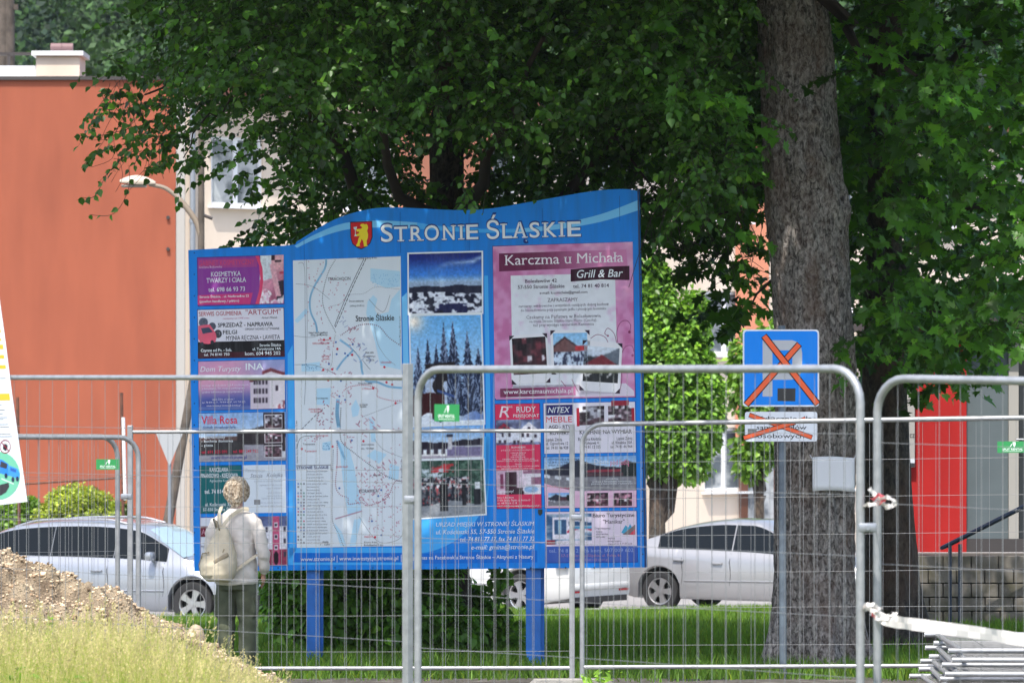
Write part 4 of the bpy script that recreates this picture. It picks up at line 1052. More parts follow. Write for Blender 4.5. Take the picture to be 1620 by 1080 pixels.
def ph_lodge(U, V):
    c = mixc(c3(140, 196, 238), c3(214, 230, 244), V); c = mixc(c, c3(120, 84, 84), ((V > 0.12 + 0.75*np.abs(U-0.34))*(V < 0.56)*(U < 0.80))*1.0); c = mixc(c, c3(70, 50, 56), ((np.abs(V - (0.13 + 0.75*np.abs(U-0.34))) < 0.03)*(U < 0.82))*1.0); c = mixc(c, c3(190, 60, 66), ((V > 0.38)*(V < 0.52)*(U > 0.64))*1.0)
    n = fbm(U*22, V*9, seed=3); return mixc(c, mixc(c3(206, 220, 238), c3(50, 54, 80), sstep(0.5, 0.6, n)), (V > 0.55)*1.0)
def ph_valley(U, V):
    c = mixc(c3(220, 228, 238), c3(180, 192, 212), V*2); c = mixc(c, c3(84, 92, 104), (V > 0.16 + 0.16*np.sin(U*3.0 + 0.5) - 0.12*U)*0.8); c = mixc(c, c3(54, 56, 62), (V > 0.30 + 0.2*np.abs(U-0.2))*1.0)
    c = mixc(c, c3(126, 48, 58), ((V > 0.22 + 0.6*np.abs(U-0.52))*(V < 0.62))*1.0); c = mixc(c, c3(40, 42, 44), (V > 0.60)*1.0); return mixc(c, c3(214, 210, 208), ((np.abs(V - 0.74 - 0.1*np.sin(U*12)) < 0.05)*(fbm(U*14, V*12, seed=6) > 0.5))*1.0)
def ph_villa(U, V):
    c = mixc(c3(146, 180, 224), c3(204, 220, 238), V*1.5); c = mixc(c, c3(54, 46, 50), ((V > 0.28 + 0.5*np.abs(U-0.74))*(V < 0.66)*(U > 0.44))*1.0); c = mixc(c, c3(96, 72, 70), ((V > 0.48)*(V < 0.58)*(U > 0.0)*(U < 0.44))*(V > 0.5 - 0.1*U)); c = mixc(c, c3(58, 54, 56), ((V > 0.58)*(U < 0.6))*1.0)
    c = mixc(c, c3(160, 156, 166), ((V > 0.66)*(U > 0.52)*(U < 1.1) + (V > 0.86)) > 0); return mixc(c, c3(206, 206, 214), ((V > 0.52)*(U > 0.86)*(V < 0.95))*1.0)
def ph_ina(U, V):
    c = mixc(c3(206, 150, 190), c3(226, 160, 184), fbm(U*4, V*7, seed=3)); c = mixc(c, c3(150, 160, 206), sstep(0.3, 0.9, U)*(1-V)); c = mixc(c, c3(70, 84, 158), sstep(0.48, 0.86, V)); c = mixc(c, c3(120, 140, 190), (V > 0.93)*0.5)
    t = 0.20 + 0.10*np.abs(U-0.84)/0.16; a = (U > 0.76)*(V > t); b = (U > 0.60)*(U <= 0.82)*(V > 0.42 - 0.35*(U-0.60)); c = mixc(c, c3(226, 216, 222), (a + b > 0)*1.0); c = mixc(c, c3(206, 190, 204), b*0.7)
    c = mixc(c, c3(120, 60, 70), ((np.abs(V-t) < 0.035)*(U > 0.74))*1.0); c = mixc(c, c3(110, 60, 66), ((np.abs(V-(0.42 - 0.35*(U-0.60))) < 0.03)*(U > 0.59)*(U < 0.80))*1.0)
    for wx, wy in [(x, y) for x in (0.65, 0.68, 0.71, 0.75, 0.79) for y in (0.44, 0.63, 0.83)] + [(0.91, 0.58)]: c = mixc(c, c3(62, 52, 66), ((np.abs(U-wx) < 0.010 + 0.006*(wx > 0.9))*(np.abs(V-wy) < 0.055))*1.0)
    return mixc(c, c3(150, 90, 100), ((U > 0.86)*(V > 0.84)*(fbm(U*30, V*16, seed=5) > 0.5))*1.0)
def ph_pension(U, V):
    c = mixc(c3(70, 66, 92), c3(150, 168, 206), sstep(0.2, 0.8, fbm(U*3, V*3, seed=2))); c = mixc(c, c3(222, 222, 232), ((V > 0.42 + 0.12*np.sin(U*14))*(V < 0.9))*1.0); c = mixc(c, c3(150, 40, 62), ((V > 0.12 + 1.6*np.abs(U-0.18))*(V < 0.46)) *1.0); c = mixc(c, c3(226, 222, 230), ((V > 0.10 + 1.5*np.abs(U-0.74))*(V < 0.6))*1.0)
    for wx, wy in ((0.18, 0.34), (0.74, 0.36), (0.15, 0.6), (0.3, 0.6), (0.6, 0.62), (0.72, 0.62), (0.88, 0.66), (0.08, 0.86), (0.2, 0.88), (0.42, 0.9), (0.5, 0.9), (0.8, 0.9)): c = mixc(c, c3(64, 52, 66), ((np.abs(U-wx) < 0.028)*(np.abs(V-wy) < 0.07))*1.0)
    return mixc(c, c3(110, 90, 120), ((V > 0.9)*(fbm(U*16, V*8, seed=4) > 0.55))*1.0)
def ph_bath(U, V):
    c = mixc(c3(206, 170, 190), c3(240, 232, 238), sstep(0.2, 0.9, U)); c = mixc(c, c3(62, 34, 46), ((U > 0.2)*(U < 0.46)*(V > 0.08) + (V > 0.72)*(U > 0.2)*(U < 0.62)) > 0); c = mixc(c, c3(150, 100, 124), ((U > 0.60)*(V < 0.16) + (U > 0.78)*(V > 0.3)*(V < 0.6)) > 0); c = mixc(c, c3(130, 60, 90), ((U > 0.08)*(U < 0.16)*(V > 0.15)*(V < 0.75))*1.0)
    e = ((U-0.78)/0.20)**2 + ((V-0.80)/0.17)**2; c = mixc(c, c3(228, 224, 232), (e < 1)*1.0); return mixc(c, c3(150, 182, 216), (e < 0.62)*1.0)
def ph_hotel(U, V):
    c = mixc(c3(120, 170, 224), c3(206, 222, 238), V*2.6); rdg = 0.30 - 0.22*np.exp(-((U-0.36)/0.16)**2) + 0.10*np.abs(U-0.6); c = mixc(c, c3(46, 48, 62), ((V > rdg)*(V < 0.66))*1.0); c = mixc(c, c3(30, 40, 40), ((V > 0.14 + 0.9*np.abs(U-0.90))*(V < 0.6)*(U > 0.84) + (V > 0.2 + 1.2*np.abs(U-0.98))*(V < 0.6)*(U > 0.9)) > 0)
    c = mixc(c, c3(150, 56, 70), ((np.abs(V-0.45 + 0.04*U) < 0.035)*(U > 0.46)*(U < 0.84))*1.0); c = mixc(c, c3(86, 60, 66), ((V > 0.48)*(V < 0.58)*(U > 0.46)*(U < 0.86))*1.0); g = V > 0.60 - 0.06*(U < 0.3); c = mixc(c, mixc(c3(150, 148, 154), c3(110, 108, 116), fbm(U*20, V*20, seed=3)), g*1.0)
    return mixc(c, c3(214, 216, 224), ((U < 0.34)*(np.abs(V - (0.54 + 0.4*U)) < 0.05)*(np.sin(U*52) > -0.1))*1.0)
def ph_pinkhouse(U, V):
    c = mixc(c3(78, 84, 124), c3(120, 130, 168), fbm(U*5, V*5, seed=3)); c = mixc(c, c3(226, 222, 230), ((V > 0.20)*(V < 0.70))*1.0); c = mixc(c, c3(150, 56, 84), ((V >= 0.68))*1.0); c = mixc(c, c3(196, 84, 120), ((np.abs(U-0.62) < 0.13))*1.0)
    for wx, wy in ((0.62, 0.18), (0.62, 0.42), (0.62, 0.64)): c = mixc(c, c3(240, 238, 244), ((np.abs(U-wx) < 0.06)*(np.abs(V-wy) < 0.05))*1.0); c = mixc(c, c3(54, 44, 60), ((np.abs(U-wx) < 0.035)*(np.abs(V-wy) < 0.03))*1.0)
    for wx, wy in [(x, y) for x in (0.30, 0.92) for y in (0.27, 0.51, 0.78)]: c = mixc(c, c3(60, 56, 74), ((np.abs(U-wx) < 0.045)*(np.abs(V-wy) < 0.05))*1.0)
    return mixc(c, c3(40, 30, 40), (((U-0.62)/0.09)**2 + ((V-0.86)/0.14)**2 < 1)*1.0)
def ph_bus(U, V):
    c = mixc(c3(60, 92, 130), c3(176, 192, 208), sstep(0.3, 0.7, fbm(U*3, V*6, seed=5))); c = mixc(c, c3(230, 222, 232), ((V > 0.10)*(U > 0.14)*(V < 0.84)*(U < 1.0 - 0.15*(V > 0.6)))*1.0); c = mixc(c, c3(60, 92, 128), ((U > 0.18)*(U < 0.44)*(V > 0.18)*(V < 0.66))*1.0); c = mixc(c, c3(170, 206, 226), ((np.abs(U-0.30) < 0.04)*(V > 0.2)*(V < 0.64))*1.0)
    c = mixc(c, c3(50, 82, 120), ((U > 0.5)*(V > 0.24 + 0.1*(U-0.5))*(V < 0.40))*1.0); c = mixc(c, c3(196, 70, 92), ((U > 0.46)*(np.abs(V-0.56 - 0.1*np.sin(U*6)) < 0.04))*1.0); c = mixc(c, c3(80, 160, 200), ((U > 0.6)*(np.abs(V-0.46) < 0.05))*1.0); c = mixc(c, c3(140, 40, 60), ((U < 0.2)*(V > 0.86))*1.0)
    return mixc(c, c3(226, 214, 226), ((V > 0.88)*(U > 0.22))*1.0)

def poster(name, label, x0, y0, x1, y1, base, border=None):
    p = Print(bc)
    if border: p.rect(x0-1, y0-1, x1+1, y1+1, border, 3)
    p.rect(x0, y0, x1, y1, base, 4)
    p.done = lambda: tag(p.build(name, M_print, board, BM), label)
    return p
SL = -0.0215   # mean line slope on the left column, px per px (text follows the board itself)
# --- cosmetics
p = poster('poster', 'purple beauty salon advert with a woman\'s face', 312.5, 408, 448.8, 480, K(142, 58, 150), K(70, 40, 120))
p.photo([(412, 404.5), (448.8, 403), (448.8, 479.5), (410, 480.5)], ph_woman, 40, 76, 5)
p.poly([(404, 405), (410, 404.8), (415.5, 425), (416.5, 445), (414, 465), (410, 480.6), (404, 481), (410, 460), (412, 440), (410, 420)], K(226, 70, 112), 6)
p.rect(314, 411, 407, 422, K(170, 66, 140), 6); p.text('GABINET KOSMETYCZNY', 315, 420.5, 406, 7.5, K(216, 70, 110), 8, bold=0.010)
p.text('Grażyna Bojkowska', 315, 424.5, 353, 3.4, K(222, 190, 222), 8)
p.text('KOSMETYKA', 334, 437.5, 383, 7.2, WHITE, 8, serif=0.05); p.text('TWARZY I CIAŁA', 327, 447.5, 392, 7.2, WHITE, 8, serif=0.05); p.text('tel. 698 66 93 73', 330, 461.5, 390, 6.6, WHITE, 8)
p.poly([(313, 467), (400, 463), (396, 481), (313, 482)], K(206, 60, 124), 6); p.text('Stronie Śląskie, . ul. Nadbrzeżna 22', 316, 471.5, 397, 3.4, WHITE, 8, bold=0.010); p.text('(pawilon handlowy, I piętro)', 316, 478.8, 381, 3.6, WHITE, 8, bold=0.010)
p.done()
# --- tyre service
p = poster('poster', 'white and black tyre service advert with a red van', 313, 490.5, 450, 563.5, K(226, 222, 232), K(60, 60, 110))
p.rect(313, 541, 450, 563.5, K(30, 28, 32), 5); p.rect(313, 558, 450, 563.5, K(70, 24, 36), 6)
p.text('SERWIS OGUMIENIA', 315, 500, 385, 6.6, K(176, 36, 62), 8, bold=0.012); p.text('"ARTGUM"', 389, 498, 446, 7.6, K(166, 34, 66), 8, bold=0.010)
p.text('istniejemy od 1998 roku', 353, 505, 396, 2.6, K(190, 120, 150), 8); p.text('Artur Misiak', 414, 504, 440, 3.2, K(60, 56, 66), 8, shear=0.2)
p.text('SPRZEDAŻ - NAPRAWA', 345, 517.5, 435, 6.3, BLACK, 8, bold=0.010); p.text('OPONY NOWE I UŻYWANE', 388, 522.5, 444, 3.6, K(70, 70, 80), 8); p.text('FELGI', 353, 528.5, 376, 6, BLACK, 8, bold=0.010)
p.text('MYJNIA RĘCZNA • LAWETA', 358, 538, 446, 6.6, BLACK, 8, bold=0.012)
p.text('Czynne od Pn. - Sob.', 318, 556.5, 369, 4.4, WHITE, 8, bold=0.014); p.text('tel. 74 8141 750', 323, 563, 365, 4, WHITE, 8, bold=0.014)
p.text('Stronie Śląskie', 411, 548, 446, 4, WHITE, 8, bold=0.014); p.text('ul. Turystyczna 14A', 400, 554, 446, 4, WHITE, 8, bold=0.014); p.text('kom. 604 945 202', 388, 562, 446, 5.4, WHITE, 8, bold=0.010)
for x, y, r, cc in ((322, 510, 7.5, K(96, 100, 118)), (336, 516, 6, K(84, 86, 100)), (345, 528, 6.5, K(60, 62, 70)), (322, 510, 3.6, K(160, 164, 182)), (345, 528, 3.6, K(176, 176, 186))): p.dot(x, y, r, cc, 6, 14)
p.poly([(314, 515), (332, 513), (341, 526), (343, 533), (341, 541), (330, 544), (318, 543), (314, 536)], K(226, 96, 120), 7); p.poly([(318, 519), (331, 517.5), (337, 525), (321, 528)], K(66, 74, 96), 8); p.dot(336, 541, 3, K(50, 50, 60), 8); p.dot(320, 544, 3, K(50, 50, 60), 8)
p.done()
# --- guest house INA
p = poster('poster', 'violet guest house advert with a white building', 314, 572, 451, 646, K(160, 130, 180), K(50, 80, 150))
p.photo([(314, 572), (450.6, 568.6), (451, 645.5), (314.7, 648.8)], ph_ina, 130, 74, 5)
p.text('Dom Turysty', 317, 588, 384, 8, WHITE, 8, shear=0.25); p.text('INA', 389, 585, 418, 10, WHITE, 8, bold=0.014)
for y, a, b, t in ((602, 330, 378, 'zapraszamy'), (611, 320, 396, 'noclegi w pokojach 2,3,4 osobowych'), (616, 320, 390, 'z łazienkami, TV, miejsca parkingowe'), (621.5, 321, 386, 'pełna informacja turystyczna'), (633, 336, 372, 'Lądek Zdrój, ul. Lipowa 1'), (638, 320, 391, 'tel. 74 814 62 71, 74 814 65 87, 601 714 622'), (643, 327, 383, 'www.domina.pl domina@domina.pl')): p.text(t, a, y, b, 3, K(226, 220, 236), 8, res=1)
p.done()
# --- Villa Rosa
p = poster('poster', 'snowboarders\' house advert with red heading and three room photos', 314.6, 654, 452, 727.6, K(170, 190, 220), K(50, 80, 150))
p.photo([(314.6, 654), (451.6, 651), (452, 727.4), (315.4, 730.3)], ph_villa, 120, 66, 5)
p.rect(416.5, 652.5, 451.5, 713, K(52, 40, 46), 6)
for k, (y0, y1) in enumerate(((655.5, 677), (681, 700), (704, 723))): p.rect(418.5, y0, 447, y1, K(214, 204, 210), 7); p.photo([(419.8, y0+1.2), (446, y0+0.7), (446.2, y1-1), (420, y1-0.5)], ph_interior(30+k*7, c3(206, 150, 168) if k else c3(200, 190, 200)), 26, 19, 8)
p.text('Villa Rosa', 319, 670.5, 378, 12, K(222, 40, 70), 9, bold=0.012); p.text('domek snowboardera', 321, 678.5, 375, 5, K(40, 56, 130), 9, bold=0.008)
for y, t, b in ((687.5, '- pokoje', 344), (693.5, '- apartamenty', 358), (699.5, '- kuchnia domowa', 371), (706, '- pizza', 338)): p.text(t, 319, y, b, 3.8, WHITE, 9, bold=0.010)
p.text('tel. 691 325 091', 319, 717, 361, 4.6, K(216, 50, 80), 9, bold=0.008); p.text('tel. 889 249 752', 369, 716, 410, 4.6, K(216, 50, 80), 9, bold=0.008); p.text('www.domeksnow.pl', 334, 726, 393, 5.4, K(70, 70, 140), 9, bold=0.008)
p.done()
# --- two half posters
p = poster('poster', 'dark green accountancy advert half hidden by the woman\'s head', 316, 737, 382.7, 810.6, K(18, 100, 104), K(20, 70, 120))
p.text('KANCELARIA', 332, 746, 362.5, 6.4, WHITE, 8, bold=0.012); p.text('FINANSOWO - KSIĘGOWA', 318, 755, 379, 6, WHITE, 8, bold=0.012); p.text('Agnieszka Koch', 332, 762, 364, 4, K(200, 220, 222), 8); p.text('tel. 74 814 22 15', 324, 780.5, 374, 6.4, WHITE, 8, bold=0.012)
p.text('ul. Kościuszki 35', 325, 800, 367, 4.6, WHITE, 8, bold=0.008); p.text('57-550 Stronie Śl.', 321.5, 808, 366, 4.6, WHITE, 8, bold=0.008)
p.done()
p = poster('poster', 'sun-faded white advert right of the woman\'s head', 384.3, 735.5, 453, 810.4, K(220, 226, 234))
p.text('Restauracja', 388, 746.5, 420, 6, K(190, 196, 206), 8, shear=0.3); p.text('Stacja', 396, 755, 416, 6, K(150, 154, 164), 8, shear=0.3); p.text('Kolejka', 422, 754, 448, 6, K(150, 154, 164), 8, shear=0.3)
for y, a, b in ((762, 402, 448), (768, 411, 448), (773, 422, 448), (780, 424, 448), (785, 422, 448), (789, 414, 448), (796, 404, 448), (801, 412, 448)): p.text('zaprasza na obiady domowe', a, y, b, 2.6, K(176, 180, 190), 8, res=1)
p.rect(402, 790, 412, 797.5, K(136, 134, 136), 6); p.done()
# --- pink tower house
p = poster('poster', 'apartment advert with a pink tower house photo', 317, 818.5, 454.5, 893.4, K(214, 216, 226), K(40, 70, 150))
p.text('Villa', 333, 829, 360, 6.5, K(140, 136, 160), 8, serif=0.05); p.rect(317.2, 832, 388, 848, K(110, 30, 50), 5); p.text('APARTAMENTY', 319, 845, 386, 8, K(206, 150, 164), 8, serif=0.05)
for y, t, b in ((865, 'wypoczynek', 345), (882, 'tel. kom.', 340)): p.text(t, 318, y, b, 3.6, K(90, 86, 100), 8, res=1)
p.photo([(408, 816.6), (454, 815.6), (454.5, 892.6), (409, 893.6)], ph_pinkhouse, 50, 78, 6); p.done()
# --- photos in the middle column
def framed(label, quad, fn, nx, ny, z=3):
    p = Print(bc); cxq = sum(q[0] for q in quad)/4; cyq = sum(q[1] for q in quad)/4
    p.poly([(q[0] + 2.4*(1 if q[0] > cxq else -1), q[1] + 2.4*(1 if q[1] > cyq else -1)) for q in quad], WHITE, z); p.photo(quad, fn, nx, ny, z+1)
    tag(p.build('photo_print', M_print, board, BM), label)
framed('photo of a dam with a small tower', [(652, 675), (764, 672), (763, 722), (652, 726)], ph_dam, 100, 46, 3)
framed('photo of a snowboarder jumping before snowy firs', [(649, 500), (760.5, 498), (765.5, 669), (652.5, 673.5)], ph_firs, 120, 176, 5)
framed('photo of snowy rocks under a deep blue sky', [(647, 402), (762, 399), (762.5, 494), (647.5, 496)], ph_mountain, 120, 96, 7)
framed('photo of a festival crowd in a park', [(653, 729), (764, 726.5), (768, 812), (653, 819.5)], ph_crowd, 110, 84, 5)
# --- Karczma
p = poster('poster', 'pink inn advert with three instant photos', 780, 390, 1004.8, 627.6, K(206, 140, 184), K(60, 50, 110))
p.photo([(780, 390), (1001, 382.6), (1004.6, 627), (783, 630)], lambda U, V: mixc(c3(214, 146, 190), mixc(c3(196, 112, 160), c3(226, 176, 206), sstep(0.4, 0.7, fbm(U*7, V*7, seed=5))), sstep(0.35, 0.62, fbm(U*22, V*22, seed=12))), 90, 96, 5)
p.photo([(808, 436), (973, 432), (978, 622), (812, 627)], lambda U, V: mixc(c3(226, 228, 234), c3(216, 190, 214), sstep(0.62, 0.8, fbm(U*18, V*18, seed=7))), 66, 76, 6)
p.poly([(812, 610), (990, 606), (1003, 618), (1003.5, 626), (800, 629)], K(222, 210, 224), 6)
p.photo([(789.5, 401), (991, 394.5), (993, 421), (790, 429.5)], lambda U, V: mixc(c3(110, 40, 76), c3(206, 128, 172), sstep(0.2, 0.85, U) + 0.1*(fbm(U*12, V*5, seed=5)-0.5)), 60, 8, 7)
p.poly([(903, 426), (950, 422), (996, 420.5), (996, 443), (950, 442), (903, 445.5)], K(56, 16, 38), 8)
p.text('Karczma u Michała', 799, 419.5, 985, 15, K(240, 232, 238), 10, bold=0.012, serif=0.07, res=3); p.text('Grill & Bar', 913, 439.5, 985, 11.5, WHITE, 10, shear=0.22, bold=0.006, res=3)
p.text('Bolesławów 42', 831, 447.5, 881, 5.2, K(70, 50, 70), 10, bold=0.01, serif=0.05); p.text('57-550 Stronie Śląskie', 819.5, 457, 893, 5.4, K(70, 50, 70), 10, bold=0.008, serif=0.05); p.text('tel. 74 81 40 814', 907, 455.5, 963, 5.4, K(70, 50, 70), 10, bold=0.008, serif=0.05)
p.text('e-mail: k.u.michala@gmail.com', 854, 465.5, 929, 4, K(70, 56, 74), 10, bold=0.008); p.text('ZAPRASZAMY', 866.5, 477.5, 914, 5.6, K(96, 84, 100), 10, res=1)
for t, a, b, y, h in (('narciarzy, wędrowców i wszystkich ceniących dobrą kuchnię', 821, 962, 486.5, 4.2), ('do biesiadowania przy pysznym jadle i płonącym kominku', 824, 958, 493, 4.2), ('Czekamy na Państwa w Bolesławowie', 832.5, 950, 504.5, 5.4), ('na trasie Stronie Śląskie-Stare Mesto (Czechy),', 838, 944, 510.5, 4.2), ('tuż przy wyciągu narciarskim Kamienica', 843.5, 939, 516.5, 4.4)): p.text(t, a, y, b, h, K(100, 90, 108), 10, res=1)
def polaroid(q, fn, cor):
    p.poly(q, K(232, 230, 234), 11); c = [(sum(v[0] for v in q)/4), (sum(v[1] for v in q)/4)]
    p.photo(cor, fn, 44, 48, 12)
    for v in (q[0], q[1]): p.poly([v, (v[0] + (8 if v[0] < c[0] else -8), v[1]), (v[0], v[1] + 8)], K(60, 44, 60), 13)
    for v in (q[2], q[3]): p.poly([v, (v[0] + (8 if v[0] < c[0] else -8), v[1]), (v[0], v[1] - 8)], K(60, 44, 60), 13)
polaroid([(806, 531), (866, 527), (871, 605), (810, 608)], ph_interior(77, c3(120, 60, 70)), [(810, 535.5), (863, 532), (866.5, 590), (813, 593)])
polaroid([(871, 522.5), (933, 522), (936, 590), (873, 592)], ph_lodge, [(875, 527), (929, 526), (931, 580), (877, 582)])
polaroid([(922, 538), (985, 543), (981, 622), (917, 617)], ph_valley, [(924.5, 546), (980.5, 551), (977.5, 606), (922, 602.5)])
for pts in ([(978, 545), (976, 525), (982, 510), (992, 507), (998, 515), (996, 525)], [(976, 545), (972, 528), (962, 519), (957, 527), (962, 531)], [(983, 560), (990, 548), (1000, 547), (1003, 556)], [(935, 535), (945, 529), (957, 533), (962, 541)], [(980, 622), (984, 600), (983, 580)], [(888, 602), (898, 615), (904, 624)], [(905, 600), (914, 618)]): p.line([(v.x, v.y) for v in bez([(*q, 0) for q in pts], 5)], 0.9, K(150, 80, 116), 10)
p.dot(996, 525, 2.2, K(140, 60, 100), 11); p.dot(962, 531, 1.6, K(150, 80, 116), 11); p.dot(1001, 562, 2, K(170, 90, 130), 11)
p.photo([(791.5, 614.5), (911, 611), (911, 625), (792, 628)], lambda U, V: mixc(c3(122, 48, 84), c3(206, 128, 168), sstep(0.3, 1.0, U)), 40, 3, 13); p.text('www.karczmaumichala.pl', 797, 623, 906, 6.6, K(240, 232, 238), 15, bold=0.006, serif=0.05); p.done()
# --- Rudy
p = poster('poster', 'narrow raspberry guest house advert with two photos', 783.6, 639.6, 856.4, 803, K(220, 52, 92), K(80, 40, 100))
p.text('R', 790, 660, 806, 17, K(244, 220, 228), 8, shear=0.2); p.text('***', 803, 648, 811, 6, WHITE, 8); p.text('RUDY', 817, 652, 848, 8.6, WHITE, 8, serif=0.06); p.text('PENSJONAT', 812, 660, 853, 4.6, WHITE, 8, serif=0.05)
p.photo([(784.5, 664), (855, 662.5), (855.6, 702.5), (785, 704)], ph_pension, 70, 40, 6)
p.text('PROPONUJEMY:', 809, 709, 832, 3, WHITE, 8, res=1)
for k, (y, a, b) in enumerate(((713, 793, 846), (717, 808, 832), (720, 810, 830), (723.5, 808, 831), (727, 795, 846), (730, 787, 852), (735, 815, 826), (738.5, 786, 853), (742, 793, 844), (745.5, 803, 835))): p.text(('pokoje 1,2,3 osobowe z łazienkami i TV', 'restaurację, kawiarnię', 'saunę, jacuzzi', 'salę bilardową', 'organizujemy imprezy okolicznościowe, wesela', 'komunie, bankiety, szkolenia, konferencje, zjazdy', 'Oferujemy:', 'zimą wypożyczalnię nart i serwis sprzętu', 'wycieczki piesze i rowerowe', 'przyjęcia i spotkania')[k], a, y, b, 2.5, K(246, 214, 224), 8, res=1)
p.photo([(785.3, 743 + 1), (855.6, 742.5), (856.2, 781), (786, 782)], ph_bath, 70, 40, 6)
p.text('Zapraszamy!', 787, 779, 813, 4.4, WHITE, 9, shear=0.2)
for y, b, t in ((788, 813, 'Bielice 16, Bolesławów'), (792.5, 839, '57-550 Stronie Śląskie, ul. Bielicka 63'), (797, 818, 'tel. +48 74 814 12 18'), (801.3, 853, 'e-mail: rudy@pensjonat.pl www.rudypensjonat.pl')): p.text(t, 787, y, b, 2.8, WHITE, 8, res=1)
p.done()
# --- furniture shop
p = poster('poster', 'white furniture and kitchen shop advert', 860, 638, 1006, 715, K(228, 222, 232), K(50, 90, 170))
p.rect(863, 640.5, 906.5, 656, K(44, 40, 104), 6); p.text('NITEX', 867, 653, 902, 8.6, WHITE, 8, shear=0.25); p.text('MEBLE', 864, 668, 905, 8.6, K(216, 40, 60), 8, bold=0.012)
p.text('AGD - RTV', 868, 677.5, 903, 5, BLACK, 8, bold=0.008, serif=0.06); p.text('ROWERY', 870, 687.5, 901, 5.4, BLACK, 8, bold=0.008, serif=0.06); p.text('KUCHNIE NA WYMIAR', 917, 686.5, 999, 6, BLACK, 8, bold=0.010, serif=0.07)
for x, y, t, b in ((864, 697.5, 'Lądek Zdrój', 889), (864, 703.5, 'ul. Ogrodowa 12', 899), (864, 710.5, 'tel. 74 81 46 928', 899)): p.text(t, x, y, b, 4.4, BLACK, 8)
for x, y, t, b in ((915, 696.5, 'Bystrzyca Kłodzka', 951), (925, 702.5, 'Kolejowa 4', 947), (924, 709, '74 81 12 325', 950), (976, 695.5, 'Lądek Zdrój', 1000), (968, 702, 'ul. Kłodzka 30A', 1000), (966, 708.5, 'tel. 74 81 46 964', 1000)): p.text(t, x, y, b, 4.4, BLACK, 8)
p.rect(912, 645, 917, 674, K(170, 40, 60), 6); p.rect(967, 633.5, 995, 643, K(150, 34, 54), 6); p.rect(998, 645, 1004, 668, K(170, 40, 60), 6)
p.photo([(916.5, 642.5), (956, 641.5), (956, 671), (917, 672.5)], ph_interior(51, c3(196, 196, 206)), 36, 28, 7); p.photo([(962, 642), (999, 640.5), (999.5, 669), (962.5, 670)], ph_interior(63, c3(206, 180, 190)), 34, 28, 7); p.done()
# --- hotel with car park
p = poster('poster', 'guest house advert with a wide building photo and three small photos', 861, 723, 1007, 801.5, K(226, 180, 204), K(40, 70, 140))
p.photo([(861, 723), (1006.5, 720), (1006.8, 775), (861.6, 777)], ph_hotel, 130, 52, 6); p.poly([(861.5, 764), (880, 770), (905, 775.5), (940, 777.5), (1007, 775), (1007, 782), (862, 783)], K(232, 190, 212), 7)
for y, t, b in ((728, '57-550 Stronie Śl., ul. Nadbrzeżna 4', 916), (732.5, 'tel. 74 81 12 96, kom. 691 17 66', 914), (737, 'e-mail: hotel@stronie.pl', 912)): p.text(t, 868, y, b, 3, K(40, 50, 90), 9, bold=0.004, res=1)
p.text('Dom', 940, 734, 962, 8, K(214, 224, 240), 9); p.text('pod Jedlą', 966, 735, 995, 8, K(222, 110, 150), 9)
p.text('www.domypodjedla.pl', 865, 769, 908, 3.4, K(226, 80, 120), 9, rot=-0.14, res=1)
for y, a, b in ((758, 959, 978), (762.5, 938, 998), (766, 936, 1000)): p.text('pokoje z łazienkami, restauracja', a, y, b, 2.6, WHITE, 9, res=1)
for k, (a, b) in enumerate(((867.5, 902), (929, 962), (971, 1000))): p.photo([(a, 779.5), (b, 778.8), (b, 799.5), (a, 800)], ph_hotel if k == 0 else ph_interior(80+k, c3(216, 150, 172)), 32, 20, 8)
p.done()
# --- travel office
p = poster('poster', 'travel office advert with a white coach', 862.6, 809.5, 1008.3, 888, K(224, 208, 224), K(40, 70, 150))
p.rect(862.6, 863.8, 1008.3, 888, K(64, 94, 176), 5)
p.photo([(864, 813), (936, 811.5), (936.5, 860), (864.4, 861)], ph_bus, 72, 48, 6)
p.text('Biuro Turystyczne', 938, 817.5, 1003, 5.4, BLACK, 8, bold=0.01, serif=0.06); p.text('"Manikar"', 954, 827.5, 988, 5.6, BLACK, 8, bold=0.01, serif=0.06)
for x, y, t, b in ((941, 836.5, 'Organizujemy:', 966), (943, 841.5, 'wczasy', 953), (943, 845.5, 'zimowiska', 962), (943, 850, 'wycieczki', 957), (962, 852, 'Imprezy', 973), (962, 856.5, 'integracyjne', 983), (962, 861, 'transport do 8, 9 i 50 osób', 1000)): p.text(t, x, y, b, 2.8, K(60, 50, 70), 8, res=1)
p.poly([(983, 842), (990, 830), (994, 834), (997, 828), (1000, 834), (990, 845)], K(70, 160, 196), 8); p.poly([(985, 845), (1005, 829), (1005, 845)], K(126, 110, 110), 9); p.poly([(996, 845), (1005, 836), (1005, 845)], K(216, 70, 90), 10)
p.text('tel. 74 81 12 126 kom. 507 009 602', 869, 873.5, 1001, 5.4, K(150, 168, 216), 8, serif=0.05); p.text('57-550 Stronie Śląskie, ul. Polna 8a', 888, 880.5, 982, 4, K(176, 130, 160), 8, res=1); p.text('manikar.biuro@onet.pl', 905, 886.5, 962, 3.6, K(160, 130, 170), 8, res=1); p.done()
